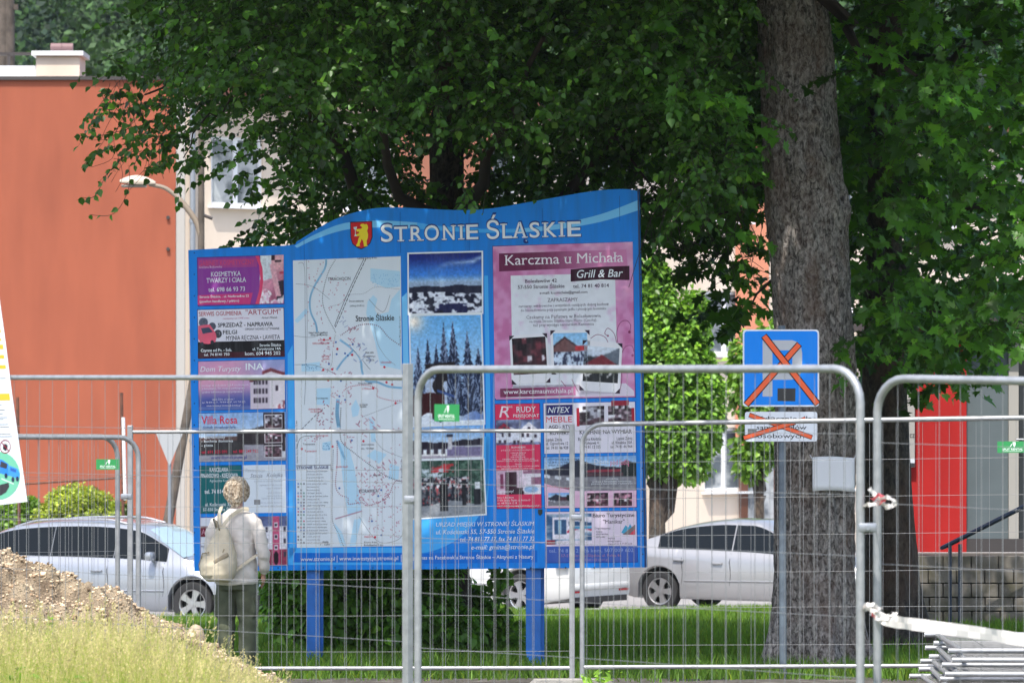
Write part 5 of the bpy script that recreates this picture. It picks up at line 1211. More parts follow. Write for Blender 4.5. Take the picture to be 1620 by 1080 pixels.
# --- lower lettering
p = Print(bc)
for t, a, b, y, h in (('URZĄD MIEJSKI W STRONIU ŚLĄSKIM', 690, 846, 832.5, 6.2), ('ul. Kościuszki 55, 57-550 Stronie Śląskie', 690, 846, 844.5, 6.6), ('tel. 74 811 77 17, fax 74 811 77 32', 728, 846, 856, 6.6), ('e-mail: gmina@stronie.pl', 746, 846, 868.5, 6.6)): p.text(t, a, y, b, h, K(226, 236, 244), 8, shear=0.22, serif=0.045, bold=0.004); p.build('lettering', M_print, board, BM); p = Print(bc)
p.text('Znajdź nas na Facebook\'u Stronie Śląskie – Aktywni z Natury', 641, 884.5, 845, 5.4, WHITE, 8, bold=0.006); p.build('lettering', M_print, board, BM); p = Print(bc)
p.text('www.stronie.pl', 476, 886.8, 531, 6, WHITE, 8, bold=0.004); p.build('web_address', M_print, board, BM); p = Print(bc); p.text('www.inwestycje.stronie.pl', 537, 886, 632, 6, WHITE, 8, bold=0.004); p.line([(533.5, 878), (533.5, 889)], 0.8, WHITE, 8); p.line([(635, 877), (635, 888)], 0.8, WHITE, 8)
p.build('web_address', M_print, board, BM); p = Print(bc)
p.poly([(851, 805.5), (858.5, 805), (858, 812), (854.5, 815.5), (851.5, 812)], K(60, 64, 60), 8); p.build('small_emblem', M_print, board, BM)
# --- the map
p = Print(bc); PW = K(222, 228, 234)
p.poly([(463.5, 412), (634, 405.3), (639, 863), (469.5, 866)], PW, 3)
m1 = lambda pts: [(455 + x/4.5, 400 + y/4.5) for x, y in pts]
m2 = lambda pts: [(455 + x/4.077, 630 + y/4.077) for x, y in pts]
PB = K(186, 220, 240); PB2 = K(150, 198, 228); GR = K(120, 124, 132); DK = K(70, 66, 76); PK = K(196, 150, 166); RD = K(206, 60, 80); BL = K(72, 110, 176)
for pts in (m1([(570, 345), (610, 300), (640, 330), (620, 400), (640, 440), (720, 420), (740, 330), (800, 260), (805, 830), (660, 800), (625, 640), (590, 520), (560, 430)]), m1([(590, 110), (800, 130), (802, 240), (700, 250), (590, 200)]), m1([(98, 790), (230, 775), (240, 840), (100, 845)]), m1([(50, 480), (130, 395), (150, 420), (70, 500)]),
            m2([(330, 275), (400, 330), (430, 440), (480, 720), (390, 760), (360, 560)]), m2([(300, 800), (350, 860), (380, 950), (340, 948)]), m2([(430, 780), (480, 770), (450, 880), (440, 945), (400, 950)]), m2([(660, 420), (720, 440), (715, 520), (650, 520)]), m2([(225, 285), (280, 275), (275, 335), (225, 335)]), m2([(510, 370), (560, 330), (640, 360), (590, 420)]), m1([(205, 965), (310, 960), (300, 1080), (205, 1080)]), m2([(525, 120), (560, 150), (570, 280), (540, 280)]), m2([(410, 60), (440, 5), (465, 60), (455, 110), (420, 120)])): p.poly(pts, PB, 4)
for pts, w_, cc in ((m1([(275, 45), (265, 110), (190, 240), (160, 330), (165, 420), (200, 500), (210, 560)]), 3.0, PB2), (m1([(375, 620), (470, 690), (520, 760), (530, 840), (560, 910), (640, 920), (720, 950), (810, 960)]), 3.4, PB2), (m1([(350, 830), (400, 760), (470, 690)]), 3.0, PB2), (m2([(325, 10), (320, 100), (330, 180)]), 6.0, PB2), (m2([(320, 275), (370, 390)]), 4, PB2)): p.line([(v.x, v.y) for v in bez([(*q, 0) for q in pts], 5)], w_, cc, 5)
for pts, w_, cc, da in ((m1([(340, 50), (290, 140), (250, 300), (265, 410), (330, 540), (345, 570)]), 1.3, DK, (1.2, 1.6)), (m1([(560, 40), (460, 250), (380, 440), (340, 530)]), 1.1, DK, (6, 1.5)), (m1([(545, 40), (445, 250), (365, 440), (335, 520)]), 0.8, DK, None), (m1([(375, 590), (450, 540), (520, 512), (600, 508), (660, 530), (720, 600), (805, 660)]), 1.6, K(120, 60, 84), (1.5, 1.8)), (m1([(345, 570), (330, 640), (320, 780), (290, 840)]), 2.2, WHITE, None), (m1([(340, 580), (322, 700), (315, 790), (280, 850)]), 0.6, GR, None), (m1([(350, 570), (470, 680), (560, 810), (590, 850)]), 2.0, WHITE, None), (m1([(470, 690), (590, 830)]), 0.7, GR, None),
                        (m1([(400, 980), (450, 950), (560, 940), (640, 970), (640, 1020), (740, 1050), (810, 1050)]), 1.5, K(190, 70, 96), (1.4, 1.6)), (m1([(75, 75), (120, 100), (125, 400), (130, 840), (120, 1080)]), 0.5, GR, None), (m1([(135, 45), (140, 500), (135, 760)]), 0.5, GR, None), (m1([(50, 795), (200, 800), (340, 860)]), 0.6, GR, None), (m1([(45, 590), (180, 600), (260, 560)]), 0.5, GR, None), (m1([(580, 330), (680, 420), (730, 300)]), 0.6, GR, None), (m1([(620, 520), (640, 640), (700, 740), (770, 800)]), 0.6, GR, (2, 1)), (m1([(300, 380), (380, 360), (430, 300), (540, 290), (620, 245), (720, 250), (805, 260)]), 0.5, GR, (2, 1)), (m1([(60, 220), (180, 240), (300, 330)]), 0.5, GR, None),
                        (m2([(90, 200), (180, 110), (240, 60)]), 1.0, DK, (5, 2)), (m2([(345, 60), (340, 180), (350, 280), (430, 350), (520, 420), (640, 500), (745, 540)]), 1.6, DK, (1.4, 1.6)), (m2([(320, 270), (320, 420), (310, 560), (340, 620), (390, 640), (395, 680), (480, 670), (520, 690), (640, 640), (690, 540), (745, 530)]), 1.6, K(150, 60, 90), (1.5, 1.7)), (m2([(295, 330), (290, 560), (290, 780), (330, 870), (360, 950)]), 1.2, DK, (1.3, 1.6)), (m2([(310, 775), (480, 725)]), 2.2, K(190, 160, 176), None), (m2([(60, 320), (90, 250), (190, 240)]), 0.8, GR, None), (m2([(460, 760), (560, 900), (640, 930), (740, 880), (740, 700)]), 0.6, GR, None), (m2([(480, 120), (740, 20)]), 0.7, GR, (2, 1)), (m2([(560, 260), (620, 330), (740, 380)]), 0.5, GR, None)):
    p.line([(v.x, v.y) for v in bez([(*q, 0) for q in pts], 5)], w_, cc, 6, da)
mr = random.Random(4)
def houses(mf, x0, y0, x1, y1, n, ang, cc, sz=(2, 5)):
    for _ in range(n):
        (cx_, cy_), = mf([(mr.uniform(x0, x1), mr.uniform(y0, y1))]); a = ang + mr.choice((0, math.pi/2)) + mr.uniform(-0.2, 0.2); l = mr.uniform(*sz)/2; h_ = mr.uniform(0.5, 0.9)
        ca, sa = math.cos(a), math.sin(a); p.poly([(cx_ + ca*i*l - sa*j*h_, cy_ + sa*i*l + ca*j*h_) for i, j in ((-1, -1), (1, -1), (1, 1), (-1, 1))], cc, 7)
houses(m1, 120, 60, 260, 520, 40, 1.3, PK, (1.4, 2.6)); houses(m1, 270, 120, 420, 420, 26, 1.2, PK, (1.4, 3)); houses(m1, 420, 530, 520, 700, 18, -0.9, PK, (3, 6)); houses(m1, 230, 590, 330, 840, 26, 0.4, PK, (2, 4)); houses(m1, 380, 440, 470, 530, 5, 1.2, K(170, 180, 206), (4, 8)); houses(m1, 480, 640, 660, 830, 12, 0.8, K(164, 176, 206), (5, 11)); houses(m1, 300, 850, 460, 1080, 40, 0.6, PK, (2, 4))
houses(m2, 430, 110, 600, 260, 18, -0.9, PK, (4, 9)); houses(m2, 360, 200, 430, 330, 8, 1.4, PK, (3, 6)); houses(m2, 440, 400, 660, 690, 110, 0.95, PK, (2, 5)); houses(m2, 520, 680, 730, 900, 60, 0.9, PK, (1.4, 2.6)); houses(m2, 180, 20, 300, 200, 24, 0.5, K(170, 110, 130), (2, 5)); houses(m2, 610, 350, 700, 420, 4, 0.9, PK, (4, 7)); houses(m2, 100, 240, 280, 280, 14, 0.2, PK, (2, 3)); houses(m1, 600, 150, 800, 240, 70, 0, PB2, (0.8, 1.4)); houses(m2, 660, 180, 740, 640, 14, 0.7, PK, (1.5, 2.5)); houses(m1, 100, 790, 230, 840, 24, 0, K(100, 150, 190), (0.8, 1.4)); houses(m2, 228, 288, 272, 330, 20, 0, K(90, 150, 190), (0.8, 1.4))
for mf, pts in ((m1, [(260, 618), (303, 607), (355, 683), (460, 725), (690, 812), (318, 828), (290, 905), (705, 920), (745, 936), (610, 962), (255, 832)]), (m2, [(92, 325), (290, 310), (565, 893), (490, 275), (697, 30)])):
    for q in mf(pts): p.dot(*q, 1.9, RD, 8)
for mf, pts in ((m1, [(345, 635), (465, 650), (350, 720), (410, 715), (295, 790), (430, 730), (380, 910), (370, 1020), (410, 1045)]), (m2, [(335, 578), (605, 590), (585, 628), (545, 790), (605, 880), (415, 270)])):
    for q in mf(pts): p.dot(*q, 1.6, BL, 8)
p.text('STRACHOCIN', *m1([(288, 198)])[0], m1([(452, 0)])[0][0], 5.0, K(96, 96, 104), 9); p.text('Stronie Śląskie', *m1([(486, 486)])[0], m1([(765, 0)])[0][0], 8.4, K(40, 40, 50), 9, bold=0.012, res=3); p.text('MORAWKA', *m2([(462, 608)])[0], m2([(585, 0)])[0][0], 5.4, K(70, 66, 80), 9)
for mf, x, y, x1_, t, cc in ((m1, 150, 575, 290, 'Zakład Usług Komunalnych', DK), (m1, 165, 590, 290, 'sklep spożywczy', DK), (m1, 440, 350, 545, 'Dworzec autobusowy', DK), (m1, 445, 382, 550, 'parking strzeżony', GR), (m1, 555, 715, 615, 'Huta szkła', DK), (m1, 545, 742, 628, 'kryształowego', DK), (m1, 558, 770, 620, 'VIOLETTA', DK), (m1, 245, 740, 300, 'poczta', RD), (m1, 250, 760, 300, 'apteka', RD), (m1, 220, 625, 300, 'pensjonat', RD), (m1, 180, 650, 300, 'biblioteka miejska', RD), (m1, 500, 45, 640, 'Lądek Zdrój 8 km', DK), (m1, 505, 935, 605, 'Przychodnia', DK), (m1, 530, 972, 620, 'ul. Mickiewicza', RD), (m1, 235, 900, 280, 'kościół', RD), (m1, 205, 1040, 290, 'Dom wczasowy', DK), (m1, 665, 785, 740, 'leśniczówka', RD), (m1, 700, 905, 800, 'noclegi u Marii', RD),
                            (m2, 135, 75, 220, 'ośrodek wypoczynkowy', RD), (m2, 150, 90, 215, 'na skarpie', RD), (m2, 465, 45, 520, 'zalew', DK), (m2, 470, 58, 510, 'kąpielisko', DK), (m2, 475, 303, 560, 'Szkoła Podstawowa', DK), (m2, 475, 328, 560, 'im. Orląt', DK), (m2, 110, 345, 190, 'Tartaczna', RD), (m2, 180, 245, 265, 'ośrodek zdrowia', RD), (m2, 315, 445, 390, 'pstrągi', RD), (m2, 100, 300, 180, 'Turystyczna', DK), (m2, 555, 500, 605, 'Basen', DK), (m2, 225, 928, 265, 'skala', DK), (m2, 212, 947, 275, '1 : 1200', DK), (m2, 495, 932, 578, 'Kletno 8 km', DK), (m2, 495, 950, 620, 'Bolesławów 5 km', DK), (m2, 495, 895, 550, 'zajazd', RD)): p.text(t, *mf([(x, y)])[0], mf([(x1_, 0)])[0][0], 2.9, cc, 9, res=1, bold=0.006)
p.text('Nowa Morawa 672 m n.p.m.', *m1([(808, 650)])[0], None, 2.6, DK, 9, res=1, rot=math.pi/2); p.text('Czarna Góra 5 km - Kletno Siana 12 km', *m2([(68, 420)])[0], None, 2.8, DK, 9, res=1, rot=math.pi/2); p.text('Bolesławów 2 km', *m2([(743, 510)])[0], None, 2.8, DK, 9, res=1, rot=math.pi/2)
p.text('STRONIE ŚLĄSKIE', *m2([(58, 455)])[0], m2([(270, 0)])[0][0], 4.2, K(50, 60, 110), 9, bold=0.012); p.line(m2([(55, 432), (280, 428), (282, 470)]), 0.7, DK, 9)
for k in range(24):
    y = 470 + k*20; p.text(('główna trasa komunikacyjna', 'ul. Kościuszki, zabudowa', 'droga gruntowa polna', 'pomnik przyrody', 'hotel, pensjonat, camp', 'szlak turystyczny')[k % 6], *m2([(122, y+4)])[0], m2([(mr.uniform(200, 272), 0)])[0][0], 2.3, K(96, 96, 106), 9, res=1)
    for j, x in enumerate((70, 88, 106)):
        if mr.random() < 0.75 and k > 3: p.rect(*m2([(x-5, y-5)])[0], *m2([(x+5, y+5)])[0], (RD, BL, DK, K(40, 130, 110))[mr.randrange(4)] if k < 20 else DK, 8); p.rect(*m2([(x-2, y-2)])[0], *m2([(x+2, y+2)])[0], PW, 9)
tag(p.build('map', M_print, board, BM), 'white street map of the town with pale blue water and woods')
# posts and back rails
M_bpost = mat('blue_post', S(42, 112, 196), 0.5, noise=(4, S(34, 94, 170), 0.4, 0.7))
for px, wpx in ((496, 26), (844, 30)):
    c = on_plane(px, 960, A_ - bn*0.09, bn); wd = wpx/176.0
    q = MB(); q.rbox((c.x, c.y, (ground_z(c.y) - 0.1 + 3.9)/2), (wd*0.8, 0.10, 3.9 - ground_z(c.y) + 0.1), 0.008, None); q.build('post', M_bpost, board, M=wmat(board).inverted())
    q = MB(); q.rbox((c.x + wd*0.30, c.y + 0.10, (ground_z(c.y) - 0.1 + 3.8)/2), (wd*0.55, 0.08, 3.8 - ground_z(c.y) + 0.1), 0.006, None); q.build('brace_post', M_bpost, board, M=wmat(board).inverted())
for v_ in (0.25, 1.3, 2.3):
    q = MB(); q.box((2.0, v_, -0.055), (3.9, 0.08, 0.045)); q.build('back_rail', M_bpost, board, M=wmat(board).inverted() @ BM)
q = MB(); q.box((uR0/2 + uR1/2 + 0.006, 1.68, -0.02), (0.012, 3.36, 0.06)); q.build('edge_trim', mat('dark_blue', S(20, 50, 96), 0.5), board, M=wmat(board).inverted() @ BM)
# ================================================================== fences, signs, banner
M_galv = mat('galvanised_steel', (0.40, 0.41, 0.42), 0.42, metal=0.5, noise=(18, (0.32, 0.33, 0.34), 0.4, 0.65))
M_wire = mat('wire', (0.27, 0.275, 0.28), 0.5, metal=0.4)
M_green = mat('green_tag', S(44, 140, 76), 0.5)
def fence_panel(label, pl, pr, tl, tr, H=2.0, kind='round', tube=0.021, sp=0.1, hs=0.3, post_up=0.08, group='galvanised mesh fence panels', ends='both', first=0.02, sag=0.0):
    """pl/pr: (photo x, depth) of the end posts, tl/tr: photo y of the top rail there"""
    TLp, TRp = P(pl[0], tl, pl[1]), P(pr[0], tr, pr[1])
    base = (TLp + TRp)/2 - Vector((0, 0, H + 0.06))
    o = empty('mobile_fence', base, 0, label, 'fence', group)
    a, b = TLp - base, TRp - base
    ax = (b - a); L = ax.length; ax.normalize(); dn = Vector((0, 0, -1))
    if ends == 'lean': pass
    R = 0.17
    def pt(u, d): return a + ax*u + dn*d           # u along, d down
    wires = MB()
    if kind == 'round':
        arc = lambda u0, sg: [pt(u0 + sg*(R - R*math.cos(t)), R - R*math.sin(t)) for t in np.linspace(0, math.pi/2, 7)]
        q = MB(); q.tube([pt(0, H + 0.06)] + [pt(0, d) for d in np.linspace(H*0.8, R+0.05, 5)] + arc(0, 1) + [pt(u, 0) for u in np.linspace(R+0.1, L-R-0.1, 9)] + arc(L, -1)[::-1] + [pt(L, d) for d in np.linspace(R+0.05, H*0.8, 5)] + [pt(L, H + 0.06)], tube, 10)
        q.build('tube_frame', M_galv, o, smooth=60)
    else:
        for u in (0, L):
            q = MB(); q.rbox(pt(u, (H + 0.06 - post_up)/2), (tube*2.1, tube*2.1, H + 0.06 + post_up), 0.004, Matrix.Rotation(math.atan2(ax.y, ax.x), 4, 'Z')); q.build('post', M_galv, o)
        q = MB(); q.tube([pt(tube, 0), pt(L/2, sag), pt(L-tube, 0)], tube*0.75, 10); q.build('top_rail', M_galv, o, smooth=60)
    q = MB(); q.tube([pt(tube*0.9, H - 0.06), pt(L - tube*0.9, H - 0.06)], tube*0.85, 10); q.build('bottom_rail', M_galv, o, smooth=60)
    n = int(round(L / sp))
    nrm = ax.cross(dn).normalized() * 0.0
    for k in range(1, n):
        u = L*k/n; d0 = 0.0
        if kind == 'round' and min(u, L-u) < R: e = R - min(u, L-u); d0 = R - math.sqrt(max(R*R - e*e, 0))
        w1 = random.uniform(-0.004, 0.004)
        wires.tube([pt(u, d0), pt(u + w1, H*0.5), pt(u, H - 0.06)], 0.0016, 5, cap=False)
    d = first + hs
    while d < H - 0.1:
        wires.tube([pt(0, d), pt(L*0.5, d + random.uniform(-0.006, 0.01)), pt(L, d)], 0.0016, 5, cap=False); d += hs
    tag(wires.build('wire_mesh', M_wire, o, smooth=180), kind='stuff')
    return o, a, ax, L
def clamp(parent, p):
    q = MB(); q.rbox(p, (0.09, 0.05, 0.045), 0.008); q.tube([p + Vector((0, -0.04, 0)), p + Vector((0, 0.04, 0))], 0.012, 8)
    return q.build('clamp', M_zinc, parent, M=wmat(parent).inverted(), smooth=40)
A, aA, axA, LA = fence_panel('near mesh panel at the left with square end post and flat top rail', (-190, 27.3), (645, 23.7), 597, 597, 2.0, 'square', 0.022, 0.128, 0.3, first=0.0)
B, aB, axB, LB_ = fence_panel('near mesh panel with rounded corners across the middle, before the board', (661, 22.8), (1361, 20.5), 584, 583, 2.0, 'round', 0.0215, 0.1, 0.3)
C, aC, axC, LC = fence_panel('near mesh panel with rounded corner at the right picture edge', (1388, 20.7), (2130, 18.9), 598, 612, 2.0, 'round', 0.0215, 0.125, 0.3)
clamp(B, P(652, 790, 23.0)); clamp(C, P(1372, 834, 20.5))
D1, *_ = fence_panel('rear mesh panel at the far left ending in a rounded corner', (-430, 31.0), (186, 33.6), 688, 690.5, 2.0, 'round', 0.021, 0.1, 0.3)
D2, *_ = fence_panel('rear mesh panel at the left, overlapping its neighbour by the square post', (-470, 30.4), (219, 32.6), 689, 691.5, 2.0, 'round', 0.021, 0.1, 0.3)
E, *_ = fence_panel('rear mesh panel with thin square posts before the person and the board', (206, 34.6), (905, 34.5), 683, 681, 2.02, 'square', 0.021, 0.105, 0.3, post_up=0.055)
G, *_ = fence_panel('rear mesh panel with rounded corner before the crossed-out parking sign', (921, 34.4), (1650, 33.7), 671, 660, 2.06, 'round', 0.021, 0.108, 0.3)
clamp(E, P(912, 818, 34.4)); clamp(D2, P(200, 785, 33.2))
# small green name tags tied to the mesh
M_tagp = attr_mat('tag_print', 0.5)
def name_tag(parent, corners):
    """corners TL, TR, BR, BL world points"""
    tl, tr, br, bl = corners; u = (tr - tl); v = (tl - bl); w_, h_ = u.length, v.length; u.normalize(); v.normalize(); n_ = u.cross(v)
    M = Matrix(((u.x, v.x, n_.x, bl.x), (u.y, v.y, n_.y, bl.y), (u.z, v.z, n_.z, bl.z), (0, 0, 0, 1)))
    q = MB(); q.box((w_/2, h_/2, -0.002), (w_, h_, 0.003)); t = link('name_tag', q.mesh('name_tag', M_green), parent, wmat(parent).inverted() @ M)
    pr_ = Print(lambda x, y: (x, y)); wc = K(226, 240, 230)
    s_ = w_/0.2
    pr_.poly([(w_*0.50, h_*0.93), (w_*0.60, h_*0.93), (w_*0.60, h_*0.70), (w_*0.55, h_*0.45), (w_*0.52, h_*0.70)], wc, 1); pr_.poly([(w_*0.40, h_*0.50), (w_*0.43, h_*0.50), (w_*0.50, h_*0.78), (w_*0.47, h_*0.78)], wc, 1)
    V, f, wd = text_shape('SPLIT RENTAL', 0.02); pr_.b.add([(w_*0.16 + a*w_*0.68/wd, h_*0.22 + b*h_*0.17, 2*LAY) for a, b in V], f, 0, wc); pr_.poly([(w_*0.18, h_*0.11), (w_*0.82, h_*0.11), (w_*0.82, h_*0.14), (w_*0.18, h_*0.14)], wc, 1)
    link('tag_print', pr_.b.mesh('tag_print', M_tagp, col=True), t)
def on_panel(o, a, ax, px, py, off=0.02):
    p0 = wmat(o) @ a; n_ = ax.cross(Vector((0, 0, 1))).normalized()
    if n_.y > 0: n_ = -n_
    return on_plane(px, py, p0 + n_*off, n_)
for o, a, ax, (x0, y0, x1, y1) in ((B, aB, axB, (687, 639, 726, 666)),):
    name_tag(o, [on_panel(o, a, ax, *q) for q in ((x0, y0), (x1, y0+0.5), (x1, y1+0.8), (x0, y1))])
name_tag(D1, [P(152, 726, 33.4), P(189, 726, 33.4), P(189.5, 742, 33.4), P(152, 742.5, 33.4)])
name_tag(G, [P(1578, 698, 33.6), P(1626, 697, 33.6), P(1626, 715, 33.6), P(1578, 716, 33.6)])
# concrete feet
def fence_foot(label, x, y, z, rz):
    o = MB(); pr_ = [(-0.36, 0), (0.36, 0), (0.36, 0.07), (0.30, 0.125), (-0.30, 0.125), (-0.36, 0.07)]
    o.prism(pr_, -0.11, 0.11, Matrix.Rotation(math.pi/2, 4, 'X')); f = o.build('concrete_block_foot', M_conc, M=Matrix.Translation((x, y, z)) @ Matrix.Rotation(rz, 4, 'Z'))
    return tag(f, label, 'fence foot', 'concrete fence feet')
q = P(905, 1000, 34.35); fence_foot('pale concrete foot under the joint of the two rear panels', q.x, q.y, ground_z(34.35) - 0.035, 0.12)
for (px, D), t in (((653, 23.2), 'concrete foot under the joint of the left and middle near panels'), ((1374, 20.55), 'concrete foot under the joint of the middle and right near panels')):
    q = P(px, 1000, D); fence_foot(t, q.x, q.y, ground_z(D) - 0.02, 0.9)
# ---- barrier tape
M_tape = attr_mat('tape_plastic', 0.35, translucent=0.3, spec=0.5, tint=(1, 1, 1))
def ribbon(pts, wd, cols, name, parent=None, tw=0.0):
    q = MB(); pts = bez(pts, 10); n = len(pts); V = []
    for i, p_ in enumerate(pts):
        t = (pts[min(i+1, n-1)] - pts[max(i-1, 0)]).normalized(); s_ = t.cross(Vector((0, -1, 0))).normalized(); b_ = t.cross(s_)
        a = tw*math.sin(i*0.35) + 0.15*math.sin(i*1.1); dv = (s_*math.cos(a) + b_*math.sin(a))*(wd[i*len(wd)//n] if isinstance(wd, list) else wd)/2
        V += [p_ - dv, p_ + b_*0.006*math.sin(i*1.7), p_ + dv]
    for i in range(n-1):
        for j in (0, 1): q.add([V[3*i+j], V[3*i+3+j], V[3*i+4+j], V[3*i+1+j]], [(0, 1, 2, 3)], 0, cols(i/n))
    return q
TR_ = K(214, 70, 62); TW = K(236, 230, 224)
stripe = lambda t: TR_ if (0.02 < t < 0.10 or 0.90 < t < 0.93) else TW
tape = ribbon([P(1378, 968, 20.72), P(1390, 974, 20.66), P(1412, 982, 20.6), P(1470, 990, 20.45), P(1560, 1002, 20.2), P(1650, 1016, 20.0), P(1800, 1030, 19.6)], [0.03]*3 + [0.05]*4 + [0.062]*20, stripe, 'tape', tw=0.25)
tag(tape.build('barrier_tape', M_tape, smooth=180, col=True), 'red and white barrier tape stretched to the right from the fence post', 'tape')
def knot(label, pts, wd, cols):
    k = MB()
    for i, q_ in enumerate(pts):
        r_ = ribbon([P(*v) for v in q_], wd, (lambda i: (lambda t: cols[i % len(cols)]))(i), 'k', tw=1.2); k.add(r_.v, r_.f, 0, cols[i % len(cols)])
    return tag(k.build('tape_knot', M_tape, smooth=180, col=True), label, 'tape knot', 'knots of barrier tape')
PKN = K(226, 110, 116)
knot('pink and white knot of tape on the upper fence post', [[(1362, 803, 20.55), (1375, 798, 20.45), (1392, 797, 20.5), (1410, 800, 20.6), (1416, 796, 20.6)], [(1376, 772, 20.6), (1384, 782, 20.5), (1394, 786, 20.5), (1398, 797, 20.55)], [(1380, 790, 20.5), (1392, 783, 20.45), (1398, 790, 20.5), (1386, 797, 20.5)], [(1390, 790, 20.45), (1405, 786, 20.45), (1415, 796, 20.5), (1400, 803, 20.5)]], 0.026, [TW, TW, PKN, TW])
knot('white knot of tape on the lower fence post above the stretched tape', [[(1366, 965, 20.55), (1372, 957, 20.45), (1384, 958, 20.45), (1388, 968, 20.5), (1394, 975, 20.5)], [(1384, 966, 20.5), (1396, 976, 20.4), (1408, 978, 20.45), (1416, 968, 20.5)], [(1390, 982, 20.55), (1404, 980, 20.45), (1417, 972, 20.5)], [(1368, 962, 20.5), (1378, 964, 20.42), (1394, 964, 20.5)]], 0.03, [TW, TW, TW, TW])
# ---- stack of spare panels lying at the right
M_tshade = mat('tube_shade', S(40, 36, 36), 0.6)
zs = ground_z(31.5) + 0.0
stack = [(1476, 31.2), (1480, 31.3), (1487, 31.5), (1495, 31.3), (1490, 31.6), (1506, 31.4), (1500, 31.7)]
words = ('lowest', 'second lowest', 'third', 'fourth', 'fifth', 'sixth', 'topmost')
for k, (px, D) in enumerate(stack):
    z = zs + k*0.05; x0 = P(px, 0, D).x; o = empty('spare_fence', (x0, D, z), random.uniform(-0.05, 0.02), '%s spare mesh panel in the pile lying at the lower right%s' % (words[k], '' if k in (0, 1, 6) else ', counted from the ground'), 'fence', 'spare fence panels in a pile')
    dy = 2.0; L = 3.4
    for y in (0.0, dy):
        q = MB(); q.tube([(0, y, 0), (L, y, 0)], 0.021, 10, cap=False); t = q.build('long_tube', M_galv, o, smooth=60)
        e = MB(); e.tube([(0.004, y, 0), (0.03, y, 0)], 0.0195, 10); e.build('hollow_shade', M_tshade, t)  # dark plug stands in for the shade inside the open tube
    for x in (0.10, L - 0.1):
        q = MB(); q.tube([(x, 0.02, 0), (x, dy-0.02, 0)], 0.019, 8); q.build('cross_tube', M_galv, o, smooth=60)
    wq = MB()
    for y in np.arange(0.12, dy, 0.13): wq.tube([(0.1, y, 0.012), (L-0.1, y, 0.012)], 0.0023, 4, cap=False)
    for x in np.arange(0.3, L, 0.3): wq.tube([(x, 0, 0.016), (x, dy, 0.016)], 0.0023, 4, cap=False)
    tag(wq.build('wire_mesh', M_wire, o), kind='stuff')
# ---- banner at the left edge
pa_ = wmat(A) @ aA; ah = Vector((axA.x, axA.y, 0)).normalized(); an = Vector((ah.y, -ah.x, 0))
if an.y > 0: an = -an
ao = pa_ + an*0.035
ban = empty('construction_banner', on_plane(-20, 806, ao, an), 0, 'white construction notice with digger and truck pictures at the left edge', 'banner')
def nbc(px, py): q_ = on_plane(px, py, ao, an); return ((q_ - ao).dot(ah), q_.z)
BNM = Matrix(((ah.x, 0, an.x, ao.x), (ah.y, 0, an.y, ao.y), (0, 1, 0, 0), (0, 0, 0, 1)))
bq = MB(); prof = [(-110, 470), (-2, 468), (8, 540), (18, 620), (30, 705), (42.5, 793), (-110, 812)]
bq.prism([nbc(*q_) for q_ in prof][::-1], -0.004, 0.0); bq.build('sheet', mat('banner_white', S(226, 232, 240), 0.5), ban, M=wmat(ban).inverted() @ BNM)
bp_ = Print(nbc); OG = K(244, 186, 60); GY = K(120, 124, 134); TEAL = K(112, 190, 160)
for x1, y, h_ in ((1, 520, 6), (2, 535, 4), (5, 545, 7), (6.5, 561, 6), (9, 577, 6), (15, 622, 11)): bp_.poly([(-90, y+2.4), (x1, y), (x1 + h_*0.13, y+h_), (-90, y+h_+2.4)], OG, 2)
for y, x1 in ((598, 9), (640, 3), (648, 8), (654, 5), (660, 12), (663, 6), (671, 13), (675, 15), (686, 17), (690, 19)): bp_.line([(-60, y+1.4), (x1, y)], 0.9, GY, 2)
for t in np.linspace(0, 2*math.pi, 41)[:-1]: bp_.line([(8.5 + 8.2*math.cos(t), 706 + 10.2*math.sin(t)), (8.5 + 8.2*math.cos(t+0.16), 706 + 10.2*math.sin(t+0.16))], 1.3, K(150, 44, 66), 3)
bp_.line([(2.5, 699), (14.5, 713)], 1.3, K(150, 44, 66), 4); bp_.poly([(5, 710), (5, 704), (6, 701), (7, 704), (8, 699.5), (9, 703), (10.5, 700.5), (11, 704), (12.5, 703), (12, 709), (9.5, 713)], K(40, 38, 44), 3)
bp_.poly([(-40 + 0, 725)] + [(-2 + 34*math.sin(t), 752 - 38*math.cos(t)) for t in np.linspace(0.0, math.pi, 18)] + [(-40, 790)], TEAL, 2)
bp_.poly([(-20, 722), (4, 727), (14, 734), (14, 752), (-20, 742)], K(50, 130, 220), 3); bp_.poly([(2, 729), (12, 733.5), (11, 741), (0, 738)], K(60, 60, 70), 4); bp_.poly([(15, 736), (28, 741), (32, 749), (30, 757), (14, 751)], K(60, 146, 232), 4); bp_.poly([(17, 739), (26, 742.5), (26, 747), (17, 744)], K(40, 90, 170), 5)
for x, y in ((10, 752), (21, 758), (28, 757)): bp_.dot(x, y, 3.2, K(36, 50, 80), 5)
bp_.poly([(-20, 776), (2, 766), (14, 763), (15, 769), (10, 778), (2, 783), (-20, 784)], K(58, 58, 64), 4); bp_.line([(3, 757), (22, 765)], 1.5, K(206, 226, 214), 3)
bp_.build('banner_print', M_print, ban, BNM)
